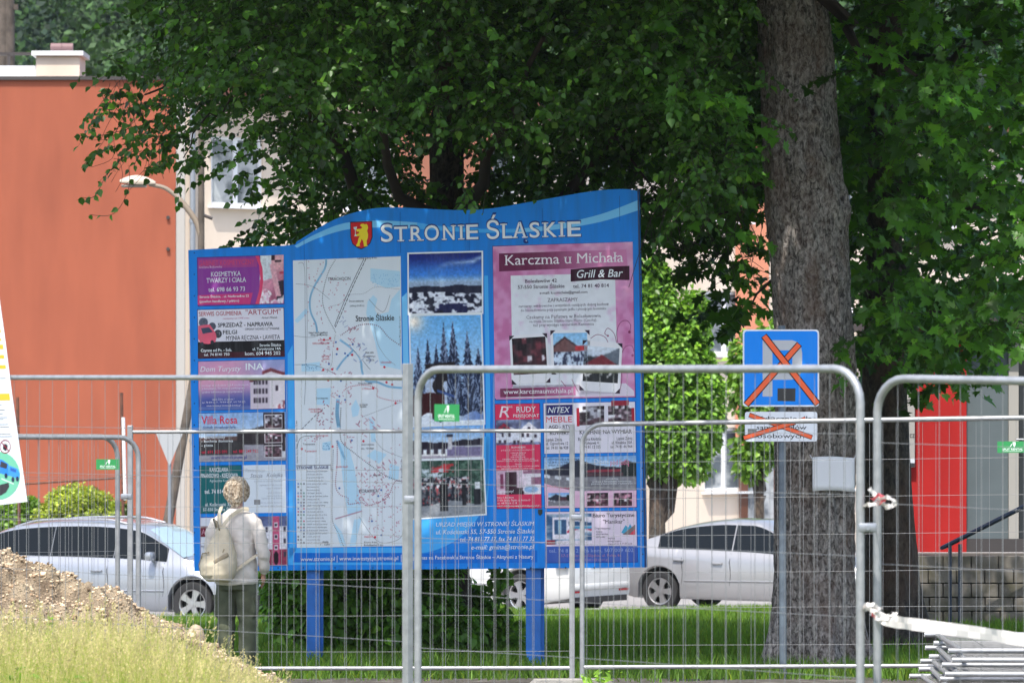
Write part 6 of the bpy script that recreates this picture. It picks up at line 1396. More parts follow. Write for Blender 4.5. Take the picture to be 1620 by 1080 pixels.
# ---- parking sign crossed out with orange tape
SD = 35.5
sgn = empty('parking_sign', (P(1238, 0, SD).x, SD + 0.06, ground_z(SD)), 0, 'blue parking sign crossed out with orange tape on a grey post', 'sign')
SGI = wmat(sgn).inverted()
q = MB(); q.tube([(P(1239.5, 0, SD).x, SD + 0.045, ground_z(SD) - 0.1), (P(1237, 0, SD).x, SD + 0.045, P(0, 515, SD).z)], 0.032, 14); q.build('post', mat('grey_post', S(104, 116, 126), 0.5, metal=0.2, noise=(10, S(90, 100, 110), 0.4, 0.6)), sgn, M=SGI, smooth=60)
def sbc(px, py): q_ = P(px, py, SD); return (q_.x, q_.z)
SM = Matrix(((1, 0, 0, 0), (0, 0, -1, SD), (0, 1, 0, 0), (0, 0, 0, 1)))
def rrect(x0, y0, x1, y1, r, n=5):
    out = []
    for cx_, cy_, a0 in ((x1-r, y0+r, -math.pi/2), (x1-r, y1-r, 0), (x0+r, y1-r, math.pi/2), (x0+r, y0+r, math.pi)):
        for k in range(n+1): t = a0 + k*math.pi/2/n; out.append((cx_ + r*math.cos(t), cy_ + r*math.sin(t)))
    return out
M_splate = mat('sign_white', S(226, 230, 236), 0.5, spec=0.2); M_sprint = attr_mat('sign_print', 0.5, spec=0.15, dirt=0.06)
q = MB(); q.prism([sbc(*v) for v in rrect(1175, 521, 1296, 643, 6)][::-1], -0.006, 0.0, SM); pl_ = q.build('sign_plate', M_splate, sgn, M=SGI)
s = Print(sbc); s.poly(rrect(1177.5, 523.5, 1293.5, 640.5, 5), K(30, 136, 236), 1)
PG = K(186, 188, 192)
s.poly([(1206.5, 538), (1222, 538), (1222, 627), (1206.5, 627)], PG, 2)
s.poly([(1222, 538), (1253, 538), (1262, 541), (1267, 548), (1269, 558), (1269, 578), (1267, 590), (1261, 598), (1252, 600.5), (1222, 600.5), (1222, 585), (1248, 585), (1252, 582), (1253.5, 576), (1253.5, 562), (1252, 556), (1248, 554), (1222, 554)], PG, 2)
s.poly([(1230, 614), (1258.5, 614), (1258, 634.5), (1230, 634)], K(66, 66, 66), 3)
OT = K(240, 106, 66)
def ot(a, b, w_=10.5, z=4):
    s.line([a, b], w_, BLACK, z); s.line([a, b], w_*0.72, OT, z+1)
ot((1263, 546), (1182, 638), 10.5, 4); ot((1210, 533), (1292, 637), 11, 6)
link('sign_face', s.b.mesh('sign_face', M_sprint, col=True), pl_, SM)
q = MB(); q.prism([sbc(*v) for v in rrect(1178.5, 651, 1293, 698, 4)][::-1], -0.006, 0.0, SM); pl2 = q.build('lower_plate', M_splate, sgn, M=SGI)
s = Print(sbc)
s.text('Wyłącznie dla', 1189, 665, 1285, 6.8, K(38, 38, 44), 1, bold=0.008); s.text('samochodów', 1197, 679, 1276, 6.8, K(38, 38, 44), 1, bold=0.008); s.text('osobowych', 1198, 692.5, 1272, 6.8, K(38, 38, 44), 1, bold=0.008); s.poly([(1183, 678), (1197, 678), (1197, 692), (1183, 692)], K(120, 122, 120), 1)
def ot2(a, b, w_=7.5, z=4): s.line([a, b], w_, BLACK, z); s.line([a, b], w_*0.74, OT, z+1)
ot2((1273, 661), (1240, 672), 4, 2); ot2((1187, 656.5), (1283, 691), 7.5, 4); ot2((1178, 692), (1256, 668), 8, 6)
link('lower_face', s.b.mesh('lower_face', M_sprint, col=True), pl2, SM)
# ---- paper sheet tied to the trunk
nt_ = MB(); nd = 37.36
grid = [[P(1285.5 + 66.5*i/8, 723 + 53.5*j/6 - 1.5*math.sin(i*0.5), nd - 0.03 - 0.002*math.sin(i/8*math.pi) + 0.0008*math.sin(j*1.3 + i)) for i in range(9)] for j in range(7)]
nt_.add([v for row in grid for v in row], [((j+1)*9+i, (j+1)*9+i+1, j*9+i+1, j*9+i) for j in range(6) for i in range(8)])
pp = empty('paper_notice', P(1318, 777, nd), 0, 'blank white paper sheet pinned to the big grey trunk', 'notice'); ppo = nt_.build('sheet', mat('paper', (0.86, 0.86, 0.90), 0.6), pp, M=wmat(pp).inverted(), smooth=180)
so = ppo.modifiers.new('thick', 'SOLIDIFY'); so.thickness = 0.002
for px in (1284, 1352):
    q = MB(); q.tube([P(px, 724, nd - 0.01), P(px + (-3 if px < 1300 else 3), 719, nd), P(px + (4 if px < 1300 else -4), 730, nd - 0.012)], 0.004, 5); q.build('tie', mat('tie', (0.7, 0.7, 0.75), 0.5), pp, M=wmat(pp).inverted())
# ---- grey information plate on the red wall
ip = empty('information_sign', P(1436, 745, 49.9), 0, 'grey information plate with dark lettering on the red wall, half behind the trunk', 'sign')
q = MB(); a_, b_ = P(1388, 602, 49.9), P(1447.5, 739, 49.9); q.rbox(((a_.x+b_.x)/2, 49.93, (a_.z+b_.z)/2), (b_.x-a_.x, 0.05, a_.z-b_.z), 0.008); q.build('plate', mat('plate_grey', S(168, 164, 160), 0.5), ip, M=wmat(ip).inverted())
def ibc(px, py): q_ = P(px, py, 49.9); return (q_.x, q_.z)
s = Print(ibc); DKG = K(70, 66, 66)
s.text('rczna', 1428, 637, 1446, 8, DKG, 2); s.text('etycz', 1427, 692, 1447, 9, DKG, 2); s.text('medi', 1428, 704, 1440, 4, K(110, 106, 106), 2); s.text('y', 1429, 720, 1434, 8, DKG, 2); s.text('salon kosm', 1392, 692, 1424, 9, DKG, 2)
s.rect(1388, 725, 1447, 732, K(214, 218, 228), 2); s.rect(1388, 732, 1447, 738, K(60, 60, 64), 2)
s.b.build('plate_print', M_sprint, ip, M=wmat(ip).inverted() @ Matrix(((1, 0, 0, 0), (0, 0, -1, 49.903), (0, 1, 0, 0), (0, 0, 0, 1))), col=True)
# ================================================================== cars
def car_paint(name, col, metal): return mat(name, col, 0.32, metal=metal, coat=1.0, spec=0.5)
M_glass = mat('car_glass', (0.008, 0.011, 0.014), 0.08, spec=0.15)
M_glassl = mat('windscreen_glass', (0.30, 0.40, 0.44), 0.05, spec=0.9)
M_rubber = mat('tyre_rubber', (0.022, 0.022, 0.023), 0.75)
M_alloy = mat('alloy', (0.55, 0.55, 0.56), 0.3, metal=0.8)
M_black = mat('black_plastic', (0.02, 0.02, 0.022), 0.5)
M_tail = mat('tail_lamp', (0.45, 0.01, 0.015), 0.15, coat=1.0); M_head = mat('head_lamp', (0.5, 0.52, 0.55), 0.1, coat=1.0)
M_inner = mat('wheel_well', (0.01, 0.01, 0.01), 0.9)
def wheel(parent, loc, r, side, spokes=5):
    o = bpy.data.objects.new('wheel', None); COL.objects.link(o); o.parent = parent; o.matrix_basis = Matrix.Translation(loc) @ Matrix.Rotation(-side*math.pi/2, 4, 'X')   # local z points outwards
    t = MB(); w_ = 0.20; ri = r*0.66
    t.lathe([(ri, -w_/2), (r*0.93, -w_/2), (r, -w_/2+0.035), (r, w_/2-0.035), (r*0.95, w_/2-0.006), (r*0.80, w_/2), (ri, w_/2-0.012), (ri, -w_/2)], 40); t.build('tyre', M_rubber, o, smooth=50)
    m_ = MB(); m_.lathe([(ri*0.99, -0.08), (ri*0.99, w_/2-0.014), (ri*0.93, w_/2-0.02), (ri*0.90, 0.02)], 36)
    for k in range(spokes):
        R_ = Matrix.Rotation(2*math.pi*k/spokes, 4, 'Z')
        pr_ = [(0.03, -0.045), (ri*0.5, -0.038), (ri*0.95, -0.062), (ri*0.95, 0.062), (ri*0.5, 0.038), (0.03, 0.045)]
        m_.prism(pr_, w_/2-0.055, w_/2-0.022, R_)
    m_.lathe([(0.0, w_/2-0.018), (0.055, w_/2-0.02), (0.06, w_/2-0.05)], 16); m_.build('rim', M_alloy, o, smooth=40)
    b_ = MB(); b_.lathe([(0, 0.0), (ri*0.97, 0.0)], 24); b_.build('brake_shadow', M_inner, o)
    return o
def smoothed(xs, pts, k=5):
    y = np.interp(xs, [p[0] for p in pts], [p[1] for p in pts])
    for _ in range(k): y[1:-1] = 0.25*y[:-2] + 0.5*y[1:-1] + 0.25*y[2:]
    return y
def build_car(name, label, loc, heading, L, W, paint, deck, roof, wheels, r, belt, rf, rails=False, spokes=5, wind=None, screen=None, rear=None, doors=(), handles=(), estate=False):
    """x forward, y left; deck/roof profiles [(x, z)]"""
    o = empty(name, loc, heading, label, 'car', 'cars parked behind the board')
    ra = r + 0.055; hw = W/2
    xs = np.unique(np.round(np.concatenate([np.linspace(-L/2, L/2, 120)] + [np.concatenate([xw + ra*np.cos(np.linspace(0, math.pi, 25)), [xw-ra-0.004, xw+ra+0.004]]) for xw in wheels]), 4))
    zd = smoothed(xs, deck); zr_ = np.interp(xs, [p[0] for p in roof], [p[1] for p in roof]); 
    kr = bez([(p[0], p[1], 0) for p in roof], 10); zr_ = np.interp(xs, [v.x for v in kr], [v.y for v in kr], left=0, right=0); zb_ = smoothed(xs, belt)
    e = np.clip((np.abs(xs) - (L/2 - 0.55))/0.55, 0, 1); wx = hw*(1 - 0.16*e**2.6)
    sill = 0.20 + 0.10*np.clip((np.abs(xs) - (L/2-0.5))/0.5, 0, 1)
    def section(i):
        x = xs[i]; w_ = wx[i]; zb = sill[i]
        for xw in wheels:
            if abs(x - xw) < ra: zb = max(zb, r + math.sqrt(max(ra*ra - (x-xw)**2, 0)))
        top_ = min(zb_[i], zd[i])
        mx = lambda z, k: max(z, zb + 0.012*k)
        pts = [(0, zb), (w_-0.16, zb), (w_-0.035, mx(zb+0.01, 1)), (w_-0.008, mx(zb + 0.05, 2)), (w_, mx(0.46, 3)), (w_-0.002, mx(0.60, 4)), (w_-0.012, mx(top_*0.85, 5)), (w_-0.04, mx(top_-0.03, 6)), (w_-0.07, mx(top_, 7))]
        if zr_[i] > zd[i] + 0.012:
            h = zr_[i] - top_; ins = 0.20*h/0.5
            wr = w_ - 0.075 - ins
            pts += [(w_-0.075 - ins*0.93, top_ + h*0.86), (wr - 0.06, zr_[i]-0.03), (wr*0.55, zr_[i]-0.004), (0, zr_[i]+0.006)]
        else:
            pts += [(w_*0.86, zd[i] + 0.002), (w_*0.70, zd[i]+0.012), (w_*0.4, zd[i]+0.02), (0, zd[i]+0.024)]
        return pts
    secs = [section(i) for i in range(len(xs))]
    np_ = len(secs[0]); b = MB()
    rings = []
    for i, x in enumerate(xs):
        s_ = secs[i]; rings.append([Vector((x, y, z)) for y, z in s_] + [Vector((x, -y, z)) for y, z in s_[-2:0:-1]])
    b.rings(rings, cap=True); body = b.build('body', [paint], o, smooth=38)
    # dark wheel wells and floor
    fl = MB(); fl.box((0, 0, 0.42), (L*0.9, W-0.34, 0.36)); fl.build('underbody', M_inner, o)
    def side_pt(x, t, sg, off=0.004):
        i = np.searchsorted(xs, x); i = min(max(i, 1), len(xs)-1); f = (x - xs[i-1])/(xs[i]-xs[i-1])
        a = np.array(secs[i-1])*(1-f) + np.array(secs[i])*f
        p0, p1 = a[8], a[9]; q = p0*(1-t) + p1*t
        return Vector((x, sg*(q[0] + off), q[1] + off*0.3))
    def top_pt(x, y, off=0.005):
        i = np.searchsorted(xs, x); i = min(max(i, 1), len(xs)-1); f = (x - xs[i-1])/(xs[i]-xs[i-1]); a = np.array(secs[i-1])*(1-f) + np.array(secs[i])*f
        yy = a[::-1][:4, 0]; zz = a[::-1][:4, 1]
        return Vector((x, y, float(np.interp(abs(y), yy, zz)) + off)), yy[-1]
    for sg in (1, -1):
        for (xa, xb) in wind:
            q = MB(); n = 16; up, lo = [], []
            for x in np.linspace(xa, xb, n): lo.append(side_pt(x, 0.08, sg)); up.append(side_pt(x, 0.97, sg))
            for k in range(n-1): q.add([lo[k], lo[k+1], up[k+1], up[k]], [(0, 1, 2, 3) if sg < 0 else (3, 2, 1, 0)])
            q.build('window', M_glass, o, smooth=60)
        for x in doors:
            q = MB(); path = [side_pt(x, 0.0, sg, 0.003)] + [Vector((x + 0.02*math.sin(k*0.6), sg*(hw-0.002 if k < 6 else hw-0.03), z)) for k, z in enumerate(np.linspace(0.80, 0.30, 8))]; q.tube(path, 0.005, 4); q.build('door_seam', M_black, o)
        for x, z in handles:
            q = MB(); q.rbox((x, sg*(hw+0.008), z), (0.19, 0.03, 0.028), 0.008); q.rbox((x-0.02, sg*(hw+0.0), z), (0.12, 0.02, 0.05), 0.006); q.build('door_handle', paint, o, smooth=40)
        q = MB(); q.tube([(wheels[1]+0.45, sg*(hw+0.002), 0.50), (wheels[0]-0.45, sg*(hw+0.002), 0.52)], 0.012, 6); q.build('side_moulding', paint, o, smooth=60)
        # mirror
        mxp = side_pt(rf, 0.1, sg, 0.12); q = MB(); q.rbox(mxp + Vector((0, sg*0.03, 0.03)), (0.11, 0.20, 0.13), 0.035); q.tube([side_pt(rf, 0.02, sg, 0.0), mxp], 0.022, 6); q.build('mirror', paint, o, smooth=40)
        q = MB(); xf = L/2 - 0.20; q.rbox((xf, sg*(hw-0.26), 0.64), (0.24, 0.34, 0.13), 0.03, Matrix.Rotation(-sg*0.5, 4, 'Z')); q.build('headlight', M_head, o, smooth=40)
        q = MB(); xr = -L/2 + 0.15; q.rbox((xr, sg*(hw-0.15), 0.86), (0.20, 0.30, 0.17), 0.03, Matrix.Rotation(sg*0.55, 4, 'Z')); q.build('taillight', M_tail, o, smooth=40)
        if rails:
            q = MB(); q.tube(bez([top_pt(x, sg*(hw-0.36), 0.045 if 0.05 < k < 0.95 else 0.0)[0] for k, x in zip(np.linspace(0, 1, 7), np.linspace(rails[0], rails[1], 7))], 4), 0.016, 8); q.build('roof_rail', M_alloy, o, smooth=60)
        for xw in wheels: wheel(o, (xw, sg*(hw-0.125), r), r, sg, spokes)
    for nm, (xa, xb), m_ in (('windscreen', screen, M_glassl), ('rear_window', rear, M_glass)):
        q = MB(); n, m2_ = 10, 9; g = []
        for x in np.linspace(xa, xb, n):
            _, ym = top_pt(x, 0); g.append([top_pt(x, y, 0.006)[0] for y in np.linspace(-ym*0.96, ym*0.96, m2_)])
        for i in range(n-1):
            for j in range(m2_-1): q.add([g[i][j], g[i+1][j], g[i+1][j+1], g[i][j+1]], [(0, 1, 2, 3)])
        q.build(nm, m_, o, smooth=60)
    xr = -L/2
    q = MB(); q.rbox((xr - 0.005, 0, 0.80 if not estate else 0.86), (0.02, 0.52, 0.12), 0.006); pl = q.build('number_plate', mat('plate_white', (0.7, 0.7, 0.68), 0.4), o)
    q = MB(); q.box((xr - 0.0, 0, 0.275), (0.06, W*0.72, 0.09)); q.build('rear_valance', M_black, o)
    q = MB(); q.rbox((xr + 0.02, 0, 0.47), (0.10, W*0.80, 0.10), 0.03); q.build('rear_bumper', paint, o, smooth=40)
    q = MB(); q.rbox((L/2 - 0.03, 0, 0.36), (0.10, W*0.70, 0.16), 0.03); q.build('front_grille', M_black, o, smooth=40)
    for sg in (1, -1):
        q = MB(); q.rbox((xr + 0.0, sg*W*0.33, 0.40), (0.03, 0.24, 0.035), 0.01); q.build('reflector', M_tail, o)
    return o
def place(xp, D): return Vector(((xp - CX)/F*D, D, lot_z(D)))
M_silver = car_paint('silver_paint', (0.31, 0.33, 0.37), 0.35); M_silver2 = car_paint('silver_paint_warm', (0.32, 0.32, 0.33), 0.35); M_whitep = car_paint('white_paint', (0.58, 0.58, 0.57), 0.0)
hd = math.radians(-22)
def wheel_anchor(xp, D, xw, yw, hd):
    """car origin so that wheel (xw, yw) sits at photo column xp, depth D"""
    c, s_ = math.cos(hd), math.sin(hd); q = place(xp, D); x_, y_ = q.x - (xw*c - yw*s_), D - (xw*s_ + yw*c); return Vector((x_, y_, lot_z(D - float(kerb_shift(x_)))))
# left estate car: nose to the right and a little towards us
L_, W_ = 4.75, 1.84
loc = wheel_anchor(308, 61.5, 1.42, -0.80, hd)
build_car('estate_car', 'silver estate car with roof rails in front of the orange building', loc, hd, L_, W_, M_silver,
          [(-2.375, 0.72), (-2.32, 0.98), (-1.6, 1.0), (0, 0.97), (1.0, 0.96), (1.3, 0.98), (1.9, 0.88), (2.2, 0.74), (2.375, 0.55)], [(-2.32, 0.99), (-2.12, 1.24), (-1.80, 1.42), (-1.2, 1.51), (-0.4, 1.54), (0.25, 1.50), (0.6, 1.40), (1.28, 0.99)], (1.42, -1.36), 0.33, [(-2.4, 0.98), (0, 0.95), (1.3, 0.92), (2.4, 0.6)], 0.78,
          rails=(-1.7, 0.25), wind=((-2.0, -0.97), (-0.96, 0.09), (0.10, 0.98)), screen=(0.55, 1.22), rear=(-2.28, -1.95), doors=(0.95, 0.02, -0.98), handles=((-0.15, 0.80), (-1.15, 0.82)), estate=True)
# right saloon: nose to the right and towards us
hd2 = math.radians(-30)
loc = wheel_anchor(1047, 66.0, -1.35, -0.78, hd2)
build_car('saloon_car', 'silver four-door saloon car left of the big grey trunk', loc, hd2, 4.55, 1.78, M_silver2,
          [(-2.275, 0.75), (-2.2, 0.98), (-1.6, 1.03), (-1.2, 1.0), (0, 0.96), (1.0, 0.95), (1.2, 0.97), (1.8, 0.86), (2.1, 0.72), (2.275, 0.55)], [(-1.92, 1.04), (-1.5, 1.20), (-1.05, 1.36), (-0.5, 1.45), (0.0, 1.46), (0.4, 1.41), (1.2, 0.98)], (1.38, -1.35), 0.32, [(-2.3, 1.0), (-1.4, 0.98), (0, 0.94), (1.2, 0.90), (2.3, 0.6)], 0.80,
          wind=((-1.40, -0.10), (-0.08, 0.90)), screen=(0.50, 1.14), rear=(-1.82, -1.15), doors=(0.92, -0.10, -0.95), handles=((-0.32, 0.78), (-1.0, 0.82)))
# white car in the middle: tail to the right and towards us
hd3 = math.radians(180 - 38)
loc = wheel_anchor(828, 64.2, -1.30, 0.80, hd3)
wc = build_car('hatchback_car', 'white car seen from behind below the right half of the board', loc, hd3, 4.35, 1.83, M_whitep,
          [(-2.175, 0.84), (-2.12, 1.02), (-1.6, 1.02), (0, 0.97), (1.0, 0.96), (1.3, 0.96), (1.8, 0.86), (2.1, 0.72), (2.175, 0.55)], [(-2.12, 1.03), (-1.95, 1.26), (-1.65, 1.46), (-0.6, 1.55), (0.0, 1.54), (0.45, 1.45), (1.2, 0.98)], (1.32, -1.30), 0.335, [(-2.2, 1.0), (0, 0.95), (1.2, 0.91), (2.2, 0.6)], 0.80,
          wind=((-1.75, -0.96), (-0.95, -0.01), (0.0, 0.92)), screen=(0.52, 1.14), rear=(-2.08, -1.72), doors=(0.92, 0.0, -0.95), handles=((-0.2, 0.8), (-1.1, 0.82)), estate=True)
for c_ in [o for o in bpy.data.objects if o.name in ('number_plate', 'number_plate.001', 'number_plate.002')]:
    if c_.parent == wc:
        pr_ = Print(lambda x, y: (x, y)); V, f, wd = text_shape('DKL 44 97A', 0.01)
        pr_.b.add([(-0.23 + a*0.46/wd, -0.032 + b*0.064, 0) for a, b in V], f, 0, K(30, 30, 30))
        link('plate_print', pr_.b.mesh('plate_print', M_tagp, col=True), c_, Matrix(((0, 0, -1, -4.35/2 - 0.0165), (-1, 0, 0, 0), (0, 1, 0, 0.86), (0, 0, 0, 1))))
# ================================================================== person and rucksack
def ell(c, rx, ry, n=20, p=2.0):
    out = []
    for k in range(n):
        t = 2*math.pi*k/n; ct, st = math.cos(t), math.sin(t)
        out.append(Vector((c[0] + rx*math.copysign(abs(ct)**(2/p), ct), c[1] + ry*math.copysign(abs(st)**(2/p), st), c[2])))
    return out
def loft(mb, secs, p=2.2): mb.rings([ell(c, rx, ry, 20, p) for c, rx, ry in secs])
def ellipsoid(mb, c, r, n=16):
    prof = [(max(1e-4, math.sin(t)), math.cos(t)) for t in np.linspace(0.02, math.pi-0.02, 12)]
    mb.rings([[Vector((c[0] + r[0]*a*math.cos(2*math.pi*k/n), c[1] + r[1]*a*math.sin(2*math.pi*k/n), c[2] + r[2]*b)) for k in range(n)] for a, b in prof])
PD = 36.55
pz = ground_z(PD)
PSX = 0.90
person = empty('person', (P(374, 0, PD).x, PD, pz), math.radians(-14), 'person in cream sweatshirt and olive trousers reading the board, back to us', 'person')
M_skin = mat('skin', S(196, 146, 122), 0.55); M_hair = mat('hair', S(150, 128, 104), 0.6, noise=(48, S(228, 212, 188), 0.42, 0.58)); M_sweat = mat('sweatshirt', S(216, 208, 200), 0.9, noise=(12, S(204, 196, 188), 0.4, 0.6), bump=(260, 0.2, 0.003))
M_trou = mat('olive_trousers', S(88, 92, 72), 0.9, noise=(10, S(76, 80, 62), 0.4, 0.6), bump=(220, 0.2, 0.003)); M_shoe = mat('shoe', S(60, 56, 54), 0.7)
H = lambda a, b, c: Vector((a, b, c))
# continuous body: head, neck, trunk, arms, hands with fingers, legs
bd = MB()
loft(bd, [((0, 0, 0.84), 0.15, 0.11), ((0, 0, 0.95), 0.155, 0.115), ((0, 0.0, 1.06), 0.14, 0.10), ((0, 0, 1.22), 0.16, 0.105), ((0, 0, 1.33), 0.15, 0.085), ((0, 0.01, 1.385), 0.065, 0.06), ((0, 0.02, 1.46), 0.054, 0.056), ((0, 0.03, 1.50), 0.055, 0.06)])
ellipsoid(bd, (0, 0.045, 1.545), (0.074, 0.092, 0.108)); ellipsoid(bd, (0, 0.125, 1.50), (0.045, 0.035, 0.04)); ellipsoid(bd, (0, 0.142, 1.535), (0.014, 0.018, 0.026))
for sg in (-1, 1): ellipsoid(bd, (sg*0.076, 0.04, 1.535), (0.012, 0.022, 0.032)); ellipsoid(bd, (sg*0.03, 0.125, 1.555), (0.014, 0.01, 0.009))
ellipsoid(bd, (0, 0.142, 1.492), (0.022, 0.008, 0.007))
arms = {1: [H(0.165, 0, 1.32), H(0.225, -0.02, 1.18), H(0.262, -0.04, 1.06), H(0.268, 0.0, 0.95), H(0.255, 0.05, 0.86)], -1: [H(-0.165, 0, 1.32), H(-0.225, 0.0, 1.18), H(-0.252, 0.02, 1.06), H(-0.21, 0.12, 1.00), H(-0.14, 0.19, 0.98)]}
for sg, a in arms.items():
    bd.tube(a, [0.05, 0.045, 0.038, 0.034, 0.027], 10)
    wv = (a[-1] - a[-2]).normalized(); hp = a[-1] + wv*0.045
    ellipsoid(bd, hp, (0.022, 0.038, 0.05))
    for k in range(4):
        f0 = hp + wv*0.035 + H(0, (k-1.5)*0.018, 0); ln = (0.062, 0.072, 0.068, 0.052)[k]
        bd.tube([f0, f0 + wv*ln*0.55 + H(-sg*0.006, 0, 0), f0 + wv*ln + H(-sg*0.022, 0, 0)], [0.009, 0.0085, 0.007], 8)
    t0 = hp + H(0, 0.03, 0.01); bd.tube([t0, t0 + H(-sg*0.008, 0.022, -0.022), t0 + H(-sg*0.018, 0.026, -0.05)], [0.011, 0.010, 0.008], 8)
for sg in (-1, 1):
    bd.tube([H(sg*0.085, 0, 0.88), H(sg*0.095, 0.01, 0.66), H(sg*0.10, 0.015, 0.47), H(sg*0.105, -0.015, 0.30), H(sg*0.11, -0.01, 0.09)], [0.085, 0.075, 0.055, 0.052, 0.038], 12)
    ellipsoid(bd, (sg*0.115, 0.05, 0.05), (0.042, 0.115, 0.042))
link('body', remeshed(bd, 0.0065, 3, 'body', M_skin), person)
# sweatshirt
sw_ = MB()
loft(sw_, [((0.0, 0, 0.775), 0.196, 0.150), ((0, 0, 0.80), 0.205, 0.158), ((0, 0, 0.92), 0.196, 0.160), ((0, 0, 1.05), 0.182, 0.150), ((0, 0, 1.18), 0.180, 0.145), ((0, 0, 1.29), 0.185, 0.128), ((0, 0, 1.345), 0.165, 0.105), ((0, 0.005, 1.385), 0.105, 0.08), ((0, 0.012, 1.408), 0.074, 0.069)], 2.4)
sw_.tube([H(0.13, 0, 1.31), H(0.19, 0, 1.27), H(0.245, -0.02, 1.17), H(0.285, -0.045, 1.06), H(0.29, -0.02, 0.98), H(0.28, 0.02, 0.90), H(0.264, 0.04, 0.865)], [0.07, 0.074, 0.066, 0.058, 0.054, 0.049, 0.040], 14)
sw_.tube([H(-0.13, 0, 1.31), H(-0.19, 0, 1.27), H(-0.24, 0.0, 1.17), H(-0.265, 0.02, 1.06), H(-0.23, 0.10, 1.01), H(-0.17, 0.165, 0.99)], [0.07, 0.078, 0.074, 0.068, 0.060, 0.042], 14)
def wr_sw(c):
    x, y, z = c[:, 0], c[:, 1], c[:, 2]
    return 0.018*(fbm(x*5 + z*4, y*5, z*9, 3, 5) - 0.5)*2 + 0.010*np.abs(np.sin(z*26 + 9*x + 5*fbm(x*3, y*3, z*3, 2, 9)))*np.clip(1.15 - np.abs(z - 0.95)*3, 0.15, 1) + 0.008*np.sin(z*42 + 5*x + 3*fbm(x*4, y*4, z*3, 2, 8))*np.clip((0.98 - z)*3, 0, 1) + 0.003*np.sin(z*60 - np.abs(x)*30)*(np.abs(x) > 0.2)
link('sweatshirt', remeshed(sw_, 0.008, 3, 'sweatshirt', M_sweat, wr_sw), person)
hm = MB(); hm.rings([ell((0, 0, z), rx, ry, 28, 2.4) for z, rx, ry in ((0.768, 0.192, 0.147), (0.775, 0.203, 0.157), (0.80, 0.212, 0.165), (0.812, 0.206, 0.16))], cap=False); hm.build('hem', M_sweat, person, smooth=180)
# trousers
tr = MB()
loft(tr, [((0, 0, 0.72), 0.182, 0.135), ((0, 0, 0.80), 0.19, 0.142), ((0, 0, 0.90), 0.18, 0.138), ((0, 0, 0.98), 0.165, 0.125)], 2.5)
for sg in (-1, 1):
    tr.tube([H(sg*0.09, 0, 0.84), H(sg*0.10, 0.0, 0.70), H(sg*0.104, 0.01, 0.56), H(sg*0.108, 0.012, 0.44), H(sg*0.112, -0.005, 0.30), H(sg*0.116, -0.01, 0.17), H(sg*0.118, -0.008, 0.07)], [0.098, 0.104, 0.098, 0.092, 0.088, 0.084, 0.076], 16)
    tr.rbox((sg*0.185, 0.0, 0.58), (0.05, 0.13, 0.19), 0.018)
def wr_tr(c):
    x, y, z = c[:, 0], c[:, 1], c[:, 2]
    return 0.009*(fbm(x*8, y*8, z*9, 3, 15) - 0.5)*2 + 0.007*np.sin(z*50 + 14*x + 4*fbm(x*5, y*5, z*4, 2, 3))*np.clip(np.exp(-((z-0.45)/0.12)**2) + np.exp(-((z-0.12)/0.08)**2) + 0.5*np.exp(-((z-0.76)/0.07)**2), 0, 1)
link('trousers', remeshed(tr, 0.008, 3, 'trousers', M_trou, wr_tr), person)
for sg in (-1, 1):
    s_ = MB(); ellipsoid(s_, (sg*0.118, 0.055, 0.045), (0.052, 0.135, 0.05)); s_.rbox((sg*0.118, 0.055, 0.012), (0.095, 0.27, 0.024), 0.01); s_.build('shoe', M_shoe, person, smooth=60)
    pf = MB(); pf.rbox((sg*0.214, 0.0, 0.655), (0.014, 0.135, 0.045), 0.005); pf.build('pocket_flap', M_trou, person)
# curly hair
hb = MB(); ellipsoid(hb, (0, 0.015, 1.57), (0.116, 0.118, 0.102)); ellipsoid(hb, (0, -0.03, 1.515), (0.100, 0.085, 0.08)); ellipsoid(hb, (0.0, -0.035, 1.46), (0.058, 0.045, 0.05))
def wr_h(c): return 0.016*(fbm(c[:, 0]*34, c[:, 1]*34, c[:, 2]*34, 3, 3) - 0.45)*2
hcap = remeshed(hb, 0.006, 2, 'hair', M_hair, wr_h); ho = link('hair', hcap, person)
cu = MB(); rr = random.Random(3)
for k in range(900):
    t = rr.uniform(0, 2*math.pi); ph_ = math.acos(rr.uniform(-0.75, 1)); n_ = Vector((math.sin(ph_)*math.cos(t), math.sin(ph_)*math.sin(t), math.cos(ph_)))
    if n_.y > 0.55 and n_.z < 0.55: continue
    c = Vector((0, 0.005, 1.56)) + Vector((n_.x*0.116, n_.y*0.118, n_.z*0.108 - 0.012))
    e = n_.cross(Vector((rr.uniform(-1, 1), rr.uniform(-1, 1), rr.uniform(-1, 1)))).normalized(); g = n_.cross(e); r0 = rr.uniform(0.008, 0.018)
    cu.tube([c + (e*math.cos(a) + g*math.sin(a))*r0 + n_*(0.014*a/5 + rr.uniform(-0.003, 0.004)) for a in np.linspace(0, rr.uniform(3, 5), 6)], [0.0028, 0.0028, 0.0026, 0.0024, 0.002, 0.001], 4, cap=False)
tag(cu.build('curls', M_hair, ho, smooth=180), kind='stuff')
